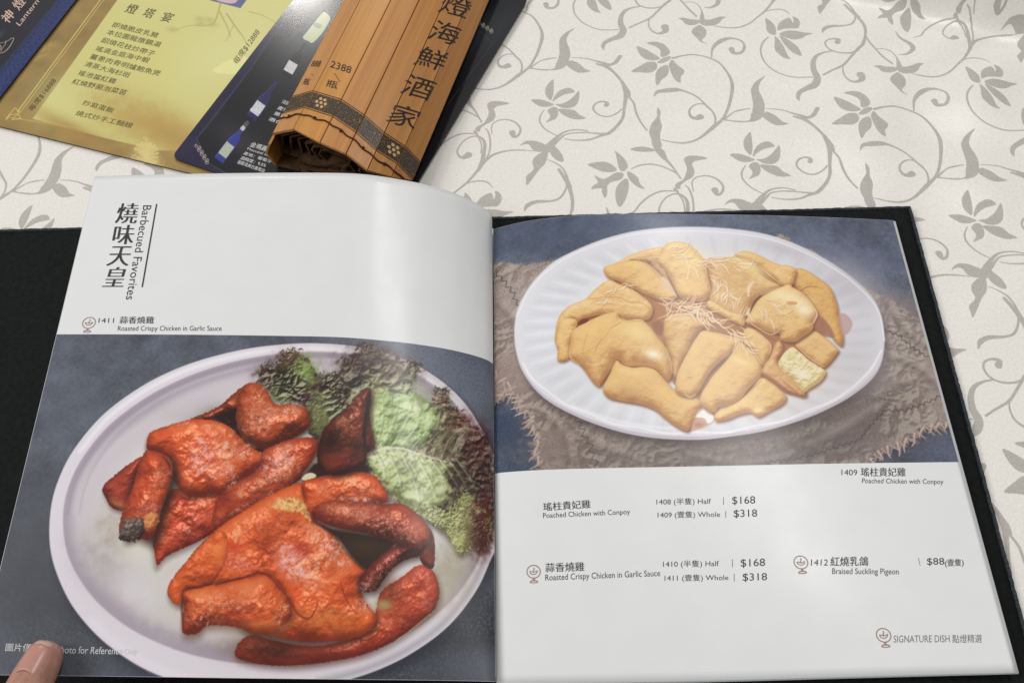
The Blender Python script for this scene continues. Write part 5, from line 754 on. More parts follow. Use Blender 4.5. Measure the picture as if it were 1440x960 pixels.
('shadow',[[62.6,167.3],[64.9,164.5],[70.8,162.1],[77.5,159.7],[84.3,157.7],[91.4,157.6],[100.6,159.3],[106.3,162],[111.4,166.4],[116.5,170.9],[122.2,174.3],[126.5,176.2],[126.3,181.4],[122.9,186.1],[117.3,189.9],[110.9,194.4],[106.1,197.4],[97.7,199],[91,200],[85.4,197.5],[80.3,190.2],[77.5,181.4],[73.4,177.9],[67.9,176.2],[63,174.5]],{'soft':2.5,'op':.75,'dx':.3,'dy':1.5}),
('piece',[[62.6,167.3],[64.9,164.5],[70.8,162.1],[77.5,159.7],[84.3,157.7],[91.4,157.6],[100.6,159.3],[106.3,162],[111.4,166.4],[116.5,170.9],[122.2,174.3],[126.5,176.2],[126.3,181.4],[122.9,186.1],[117.3,189.9],[110.9,194.4],[106.1,197.4],[97.7,199],[91,200],[85.4,197.5],[80.3,190.2],[77.5,181.4],[73.4,177.9],[67.9,176.2],[63,174.5]],(206,84,42),(100,34,20),(238,140,92),{'style':'roast','R':10,'H':.75,'seed':8}),
('gloss',93,176.7,5.5,7.1,-15,{'k':1,'col':(236,192,196),'seed':10,'thr':.12}),
('gloss',95.5,184.7,4.4,3.5,0,{'k':.8,'col':(236,192,196),'seed':11,'thr':.25}),
('gloss',101.9,168.4,9.9,6.3,35,{'k':.75,'col':(236,186,160),'seed':12,'thr':.25}),
('gloss',107.4,175.5,5.3,5.3,0,{'k':.95,'col':(232,196,176),'seed':13,'thr':.2}),
('gloss',116.7,176.2,3.6,4.5,0,{'k':.95,'col':(236,192,176),'seed':14,'thr':.2}),
('gloss',107.8,184.4,4.4,2.6,20,{'k':.95,'col':(236,200,190),'seed':15,'thr':.2}),
('gloss',112.4,192.2,4.4,3.5,20,{'k':.8,'seed':16,'thr':.25}),
('gloss',103.2,188.9,3.5,3.5,0,{'k':.6,'seed':17,'thr':.3}),
('gloss',79.4,160.6,5.5,1.5,-15,{'k':.6,'seed':18,'thr':.3}),
('gloss',87.4,188.3,4.4,5.3,0,{'k':.5,'seed':19,'thr':.4}),
('stroke',[[89.4,162.3],[94.6,166.7],[98.2,173],[101.7,179.2],[105.9,183.6]],[.27,.54,.54,.36,.18],(198,66,30),{'op':.6,'soft':1}),
('stroke',[[88.3,160.4],[97.1,159.8],[105.6,162.9],[111.9,170],[112.5,177.2]],[.27,.36,.36,.27,.18],(176,70,34),{'op':.6,'soft':.7}),
('shadow',[[62.9,175.6],[67.8,175.9],[73.4,177.9],[76.6,181.4],[79,186.7],[78.7,193.7],[77.4,201.5],[76.2,206.7],[75.9,212.6],[74.7,220.2],[72.6,222.7],[68.2,221.9],[63.7,220.3],[58,221.3],[56,216.3],[56.3,210.4],[56.6,205.3],[58.9,198.8],[59.8,192.3],[60,185.3],[61.1,179.9]],{'soft':4,'op':.85,'dx':4,'dy':3}),
('piece',[[62.9,175.6],[67.8,175.9],[73.4,177.9],[76.6,181.4],[79,186.7],[78.7,193.7],[77.4,201.5],[76.2,206.7],[75.9,212.6],[74.7,220.2],[72.6,222.7],[68.2,221.9],[63.7,220.3],[58,221.3],[56,216.3],[56.3,210.4],[56.6,205.3],[58.9,198.8],[59.8,192.3],[60,185.3],[61.1,179.9]],(194,76,40),(94,32,18),(230,130,82),{'style':'roast','R':13,'H':.95,'seed':9}),
('gloss',72.7,193.8,3.5,9.6,20,{'k':.75,'col':(236,172,150),'seed':20,'thr':.35,'cr':.8}),
('gloss',65.3,206,6.9,2.6,0,{'k':.5,'seed':21,'thr':.4}),
('gloss',70.6,206.8,4.3,3.4,20,{'k':.6,'seed':22,'thr':.35}),
('gloss',73.2,186.8,2.6,4.4,0,{'k':.6,'seed':23,'thr':.3}),
('stroke',[[72.3,178.8],[75.9,182.3],[78.1,186.7]],[.36,.8,.36],(70,22,16),{'op':.8,'soft':.6}),
('piece',[[58.3,212.3],[67.5,211.6],[69.1,216.2],[69.3,220.7],[66.4,222.8],[62.5,223.8],[57.7,222.9],[56.3,219.9],[57.5,216.4]],(84,66,60),(30,22,20),(170,150,140),{'R':3,'bump':.2,'bl':3,'fine':.06,'fl':1.2,'rough':.4,'seed':3}),
('piece',[[68.7,210.1],[73.6,208.4],[76.1,211],[75,216.1],[72.3,218.7],[69.1,216.2]],(206,130,74),(120,60,34),(234,180,120),{'R':3,'bump':.12,'seed':5,'rough':.3}),
('gloss',62.8,214.2,4.1,2.1,0,{'k':.7,'col':(190,180,176),'cr':.6,'seed':24,'thr':.3}),
('shadow',[[125.9,175.2],[129.5,172.4],[135.9,169.6],[142.7,167.3],[149.8,166.6],[155.8,168.4],[155.9,173.6],[153.4,179.1],[150.1,184.9],[145.8,189.8],[138.2,196.1],[129.3,201.8],[119.7,207.1],[113.4,211.9],[107.2,216.2],[104.1,212.9],[104.1,207],[104.9,201],[110.9,194.4],[117.3,190.2],[123.8,186],[125.8,181.4]],{'soft':2,'op':.6}),
('piece',[[125.9,175.2],[129.5,172.4],[135.9,169.6],[142.7,167.3],[149.8,166.6],[155.8,168.4],[155.9,173.6],[153.4,179.1],[150.1,184.9],[145.8,189.8],[138.2,196.1],[129.3,201.8],[119.7,207.1],[113.4,211.9],[107.2,216.2],[104.1,212.9],[104.1,207],[104.9,201],[110.9,194.4],[117.3,190.2],[123.8,186],[125.8,181.4]],(178,70,40),(96,34,20),(228,140,96),{'style':'roast','R':9,'H':.8,'seed':12}),
('gloss',132.2,183,7.1,5.3,20,{'k':.9,'col':(226,176,176),'seed':25,'thr':.2}),
('gloss',138.5,176.7,5.3,5.3,0,{'k':.9,'col':(232,186,180),'seed':26,'thr':.2}),
('gloss',133,189.2,7,2.6,-20,{'k':.8,'col':(236,206,160),'seed':27,'thr':.25}),
('gloss',119.8,195.5,7.8,3.5,-20,{'k':.7,'col':(230,176,140),'seed':28,'thr':.25}),
('gloss',142.9,183.7,5.3,3.5,-40,{'k':.6,'col':(228,190,130),'seed':29,'thr':.3}),
('gloss',121,204.1,9.5,1.2,-32,{'k':.8,'col':(224,160,150),'seed':30,'thr':.3}),
('gloss',134,197,8.7,1.2,-32,{'k':.7,'col':(224,160,150),'seed':31,'thr':.3}),
('glow',108.4,200.9,5.2,4.3,0,(104,30,20),{'k':.6}),
('stroke',[[101.7,196.3],[108,198.4],[115.3,194.8]],[.26,.52,.26],(90,26,18),{'op':.6,'soft':.8}),
('fill',[[148.9,190.5],[152.7,183.7],[157.9,180.2],[181.7,180.3],[183.3,184.8],[165.4,186.7],[153.4,189.8]],(46,24,18),{'soft':2}),
('fill',[[148.9,189.9],[150.2,187.1],[153.5,185.9],[156.5,187.5],[153.4,189.8]],(214,206,172),{'soft':.6}),
('shadow',[[197.1,245.7],[207.1,238.6],[216.2,232],[223.9,234.9],[227.9,243.8],[227.1,250.8],[223.7,256.3],[214.3,264.2],[204.5,270.5],[190.7,276.3],[174.8,279.7],[155,282],[139.9,281.6],[129.8,279.9],[125.2,277.3],[126.6,271.6],[133.1,267.8],[143.5,270.4],[164,272.9],[183.8,268.9],[192.5,263.2],[194.9,255.5]],{'soft':3,'op':.5,'dx':1,'dy':1.5}),
('piece',[[197.1,245.7],[207.1,238.6],[216.2,232],[223.9,234.9],[227.9,243.8],[227.1,250.8],[223.7,256.3],[214.3,264.2],[204.5,270.5],[190.7,276.3],[174.8,279.7],[155,282],[139.9,281.6],[129.8,279.9],[125.2,277.3],[126.6,271.6],[133.1,267.8],[143.5,270.4],[164,272.9],[183.8,268.9],[192.5,263.2],[194.9,255.5]],(176,62,34),(92,30,20),(220,120,86),{'style':'roast','R':8,'H':.6,'seed':14}),
('glow',144.1,275,22.1,5.8,5,(66,28,20),{'k':.9}),
('glow',170.4,276.5,19.3,3.5,-5,(104,34,26),{'k':.7}),
('glow',202.4,245.6,6.1,6.1,0,(110,50,30),{'k':.7}),
('glow',198.8,252.5,5,3,0,(168,148,100),{'k':.9}),
('gloss',216.5,236.2,5.2,4.1,20,{'k':.6,'seed':32,'thr':.35}),
('gloss',203.7,261.1,8,4,-30,{'k':.5,'seed':33,'thr':.4}),
('gloss',221.7,250,4.1,4.1,0,{'k':.5,'seed':34,'thr':.3,'col':(200,150,140)}),
('stroke',[[223.7,256.3],[214.3,264.2],[207.4,269.1]],[.41,.41,.2],(222,190,120),{'op':.8,'soft':.7}),
('shadow',[[86.9,244.7],[89.2,239.6],[93.5,233.3],[100.1,223.8],[110,214.1],[121.9,205.5],[134.2,197.4],[149,191.2],[156.5,198],[157.8,210],[166.1,215.1],[174.8,224.4],[182.7,232.1],[187.5,236.1],[186,243.9],[188.3,250],[194.5,256.9],[195,261.9],[190.9,266.4],[181.6,269.5],[168.9,270.7],[158.3,270.8],[147.5,269.3],[136.8,267.7],[129.2,266.3],[113.9,255.2],[102.8,251.4],[94.8,254.1],[89.2,252.2],[86.7,248.7]],{'soft':3,'op':.7,'dx':1.5,'dy':2}),
('piece',[[86.9,244.7],[89.2,239.6],[93.5,233.3],[100.1,223.8],[110,214.1],[121.9,205.5],[134.2,197.4],[149,191.2],[156.5,198],[157.8,210],[166.1,215.1],[174.8,224.4],[182.7,232.1],[187.5,236.1],[186,243.9],[188.3,250],[194.5,256.9],[195,261.9],[190.9,266.4],[181.6,269.5],[168.9,270.7],[158.3,270.8],[147.5,269.3],[136.8,267.7],[129.2,266.3],[113.9,255.2],[102.8,251.4],[94.8,254.1],[89.2,252.2],[86.7,248.7]],(210,88,42),(108,38,20),(240,144,90),{'style':'roast','R':15,'H':.75,'seed':16}),
('piece',[[86.9,244.7],[92.8,235.4],[100.2,224.9],[108.3,217.3],[113.8,221.5],[114.6,230.9],[111.5,239.2],[107.1,245.3],[95.8,247.6],[94.6,254.1],[90.5,253.5],[87,249.2]],(208,90,42),(120,42,22),(236,138,80),{'style':'roast','R':6,'H':.4,'spec':.2,'seed':17}),
('glow',110.9,227.8,3.2,5.3,10,(238,140,66),{'k':.7}),
('glow',118.3,226.6,5.3,9.6,20,(190,52,26),{'k':.55}),
('glow',147,247.7,11.5,8.3,30,(220,80,36),{'k':.6}),
('glow',127,234.8,9.5,3.2,10,(186,62,40),{'k':.4}),
('glow',152,226,6.4,4.3,20,(156,40,36),{'k':.6}),
('glow',167.6,259.4,19.6,5.2,5,(222,130,62),{'k':.6,'tex':.4,'tl':5}),
('shadow',[[149.1,191.6],[157.7,188.3],[166.5,186.4],[176.4,184.5],[186.8,185.7],[191.7,190],[195.8,195.4],[194.9,200.7],[181.5,202.1],[167.1,203.8],[157.8,210],[155,209],[151.5,201.4]],{'soft':2,'op':.6}),
('piece',[[149.1,191.6],[157.7,188.3],[166.5,186.4],[176.4,184.5],[186.8,185.7],[191.7,190],[195.8,195.4],[194.9,200.7],[181.5,202.1],[167.1,203.8],[157.8,210],[155,209],[151.5,201.4]],(204,80,38),(100,34,18),(240,150,96),{'style':'roast','R':8,'H':.8,'seed':18}),
('gloss',178.3,191.7,12.3,4.5,10,{'k':.75,'col':(240,180,140),'seed':35,'thr':.3}),
('gloss',179,199.5,10,1.6,4,{'k':.9,'col':(236,190,180),'seed':36,'thr':.15}),
('gloss',161.7,194,4.4,3.3,0,{'k':.6,'seed':37,'thr':.3}),
('fill',[[135.1,205],[139.1,201.1],[144.4,199.4],[150.2,200.9],[153.5,205.7],[156.2,210],[153.5,210.6],[149.7,206.9],[141.9,206]],(210,160,96),{'soft':1.5,'op':.8,'rough':.6,'tex':.15}),
('gloss',143.8,203.8,6.6,2.4,0,{'k':.9,'col':(240,222,150),'seed':38,'thr':.15}),
('gloss',138,201.7,4.4,1.8,-20,{'k':.7,'col':(240,200,160),'seed':39,'thr':.2}),
('gloss',149.1,234.4,7.4,4.7,38,{'k':1,'col':(238,196,202),'seed':40,'thr':0}),
('gloss',144.5,227.2,5.3,4.3,40,{'k':.9,'col':(226,170,170),'seed':41,'thr':.15}),
('gloss',158.8,238.3,7.4,4.9,35,{'k':.9,'col':(232,180,172),'seed':42,'thr':.2}),
('gloss',165.8,222.6,8.6,6,42,{'k':.95,'col':(236,196,180),'seed':43,'thr':.15,'cr':.8}),
('gloss',173.1,229.7,6.4,4.3,48,{'k':.8,'col':(232,190,176),'seed':44,'thr':.2,'cr':.8}),
('gloss',155.2,216.5,6.5,4.3,20,{'k':.7,'col':(236,180,150),'seed':45,'thr':.25,'cr':.8}),
('gloss',162.6,233.1,5.3,3.2,30,{'k':.7,'col':(240,190,150),'seed':46,'thr':.2}),
('gloss',119.5,234.9,7.4,1.7,5,{'k':.7,'seed':47,'thr':.3}),
('gloss',131.8,213.7,10.8,5.4,-10,{'k':.5,'seed':48,'thr':.4}),
('gloss',121.1,230.7,6.4,3.2,0,{'k':.5,'seed':49,'thr':.35}),
('gloss',171.6,256.3,12.4,2.1,0,{'k':.4,'seed':50,'thr':.4}),
('shadow',[[94.4,248.4],[102,246.2],[112.2,243.4],[124.6,241],[135.1,238.9],[142.6,242.7],[149.6,251.7],[151.5,258.6],[146.8,263.6],[143,267.1],[136.7,267.2],[128,265.2],[118.3,263.8],[108.9,264.2],[104.8,267.7],[98,267.8],[96.2,261.5],[95.9,254.6]],{'soft':2.5,'op':.6,'dx':.5,'dy':-1}),
('shadow',[[94.4,248.4],[102,246.2],[112.2,243.4],[124.6,241],[135.1,238.9],[142.6,242.7],[149.6,251.7],[151.5,258.6],[146.8,263.6],[143,267.1],[136.7,267.2],[128,265.2],[118.3,263.8],[108.9,264.2],[104.8,267.7],[98,267.8],[96.2,261.5],[95.9,254.6]],{'soft':3,'op':.6,'dx':1,'dy':2.5,'col':(90,60,40)}),
('piece',[[94.4,248.4],[102,246.2],[112.2,243.4],[124.6,241],[135.1,238.9],[142.6,242.7],[149.6,251.7],[151.5,258.6],[146.8,263.6],[143,267.1],[136.7,267.2],[128,265.2],[118.3,263.8],[108.9,264.2],[104.8,267.7],[98,267.8],[96.2,261.5],[95.9,254.6]],(208,90,44),(100,32,18),(238,150,100),{'style':'roast','R':14,'H':.9,'bump':.3,'fine':.04,'seed':20}),
('gloss',113.8,254.2,12.3,4.5,5,{'k':.8,'col':(242,190,160),'seed':51,'thr':.35,'cr':.8}),
('gloss',106.3,260.3,9.2,3.7,0,{'k':.7,'col':(238,180,150),'seed':52,'thr':.35,'cr':.7}),
('gloss',125.9,250,12.4,4.1,10,{'k':.4,'seed':53,'thr':.4}),
('gloss',146,256.7,2.5,6.2,10,{'k':.8,'col':(240,180,130),'seed':54,'thr':.15}),
('glow',119.6,258.1,12.3,2,5,(176,50,28),{'k':.4}),
('glow',136.1,262.8,10.2,2.5,0,(226,140,70),{'k':.5}),
('stroke',[[110.7,244.3],[117.3,242.3],[124.6,240.5],[132.8,237.8],[139.8,241.5],[144.1,246.2]],[.73,.94,.94,.62,.52,.42],(96,28,22),{'op':.85,'soft':.8}),
('stroke',[[144,245.2],[149.6,251.2],[154.6,257.6],[160.7,259.7],[163.9,254.5],[164.1,251.5]],[.42,.73,.84,.63,.42,.21],(120,34,22),{'op':.85,'soft':.7}),
('stroke',[[175,242.1],[177.8,248.2],[181,253.1],[185.2,257.6]],[.32,.53,.42,.21],(120,36,22),{'op':.8,'soft':.6}),
('stroke',[[115.8,239.1],[121.9,236.9],[129.3,236],[136.8,235.6]],[.31,.42,.31,.21],(232,150,84),{'op':.6,'soft':.9}),
('stroke',[[94.4,248.6],[95,255.6],[97.8,267.3]],[.52,.83,.41],(90,40,28),{'op':.8,'soft':.8}),
('gloss',188.5,253,4.2,2.5,10,{'k':.9,'col':(232,190,170),'seed':55,'thr':.1}),
('fill',[[157.5,211.6],[168.3,215.1],[185.2,217.2],[202.2,220.3],[196.2,229],[191.2,234.4],[186.9,235.6],[179.7,229.5],[171.1,220.3]],(50,34,24),{'soft':2.5}),
('glow',185.8,224.1,9.7,4.3,0,(72,58,40),{'k':.5}),
('shadow',[[217.5,220.7],[216.8,226.7],[208.6,229.7],[202.2,234.1],[197.7,240],[194.4,245.2],[189,246.6],[184.2,244.4],[185.6,238.8],[190.4,232.4],[197.1,226.4],[205.6,221.3]],{'soft':3,'op':.7}),
('piece',[[211.4,206.8],[219.8,211.8],[223,217.1],[224.3,224.7],[223.7,233.5],[217.7,231.4],[215.1,224.1]],(150,56,34),(60,22,16),(206,120,96),{'style':'roast','R':6,'seed':21}),
('piece',[[217.5,220.7],[216.8,226.7],[208.6,229.7],[202.2,234.1],[197.7,240],[194.4,245.2],[189,246.6],[184.2,244.4],[185.6,238.8],[190.4,232.4],[197.1,226.4],[205.6,221.3]],(120,44,32),(46,18,14),(190,110,96),{'style':'roast','R':8,'H':.9,'seed':22}),
('gloss',195.7,235.4,9.7,2.6,-48,{'k':.8,'col':(222,170,160),'seed':56,'thr':.3,'cr':.7}),
('gloss',188.8,243.8,4.2,2.1,0,{'k':.8,'col':(222,170,160),'seed':57,'thr':.2,'cr':.7}),
('stroke',[[218.2,222.8],[211.5,224.2],[204,228.8]],[.67,1.77,.67],(30,12,12),{'op':.8,'soft':1.2}),
('shadow',[[156.2,207.3],[158.7,202.9],[166.8,200.3],[178,200.6],[192.7,201.3],[204,200.5],[212.4,205.1],[220.5,212.9],[220.9,219.4],[216,223.5],[206.9,222.8],[196.5,219.5],[185.1,216.6],[173.9,215.1],[162.5,212.2]],{'soft':2,'op':.8}),
('piece',[[156.2,207.3],[158.7,202.9],[166.8,200.3],[178,200.6],[192.7,201.3],[204,200.5],[212.4,205.1],[220.5,212.9],[220.9,219.4],[216,223.5],[206.9,222.8],[196.5,219.5],[185.1,216.6],[173.9,215.1],[162.5,212.2]],(158,62,38),(66,24,16),(214,126,92),{'style':'roast','R':11,'H':.95,'seed':23}),
('gloss',193.4,209.8,18.8,4.9,16,{'k':.9,'col':(230,182,172),'seed':58,'thr':.28,'cr':.8}),
('gloss',173,206.3,12.1,4,5,{'k':.75,'col':(232,160,120),'seed':59,'thr':.35,'cr':.7}),
('gloss',209.7,215.7,6.7,4.9,30,{'k':.7,'col':(222,160,150),'seed':60,'thr':.3,'cr':.8}),
('glow',160.9,207.7,4.4,4.4,0,(96,30,22),{'k':.6}),
('shadow',[[179.1,137],[181.3,137.5],[182.3,143.2],[182,151.5],[183.6,159.5],[186,165.9],[186.1,170.6],[182.7,174.3],[182.5,179.4],[177.4,183.2],[171,186.3],[162.3,186.3],[157,182],[155.6,174.7],[156.4,167.8],[158.6,160.8],[163,155.6],[167.5,151.8],[171,147.1],[174.5,141.7],[177.2,138.4]],{'soft':2.5,'op':.85}),
('piece',[[179.1,137],[181.3,137.5],[182.3,143.2],[182,151.5],[183.6,159.5],[186,165.9],[186.1,170.6],[182.7,174.3],[182.5,179.4],[177.4,183.2],[171,186.3],[162.3,186.3],[157,182],[155.6,174.7],[156.4,167.8],[158.6,160.8],[163,155.6],[167.5,151.8],[171,147.1],[174.5,141.7],[177.2,138.4]],(104,44,28),(28,14,12),(180,100,70),{'style':'roast','R':9,'H':.9,'seed':25}),
('glow',162.4,168.6,6.9,7.8,20,(36,20,16),{'k':.9}),
('glow',176.4,171.9,3.9,8.8,10,(60,22,16),{'k':.6}),
('glow',167.3,179.2,8.7,3.9,0,(112,36,26),{'k':.7}),
('stroke',[[180.9,141.2],[180.4,151.6],[180.3,161.7],[181.2,171.6]],[.61,1.83,2.44,1.02],(30,14,12),{'op':.85,'soft':1.2}),
('gloss',173.9,145.9,5,4,-50,{'k':.8,'col':(206,130,110),'seed':61,'thr':.3,'cr':.7}),
('gloss',171.3,160.2,5,6.9,10,{'k':.7,'col':(190,120,100),'seed':62,'thr':.35,'cr':.8}),
('gloss',167,156.4,3,3,0,{'k':.6,'col':(210,150,120),'seed':63,'thr':.3}),
('stroke',[[182.6,159.6],[185.4,165.4],[185.2,171.4]],[.4,1,.4],(120,50,34),{'op':.8,'soft':.6}),
('gloss',176.7,175.8,7.8,2.3,-20,{'k':.5,'col':(200,120,90),'seed':64,'thr':.4}),
]
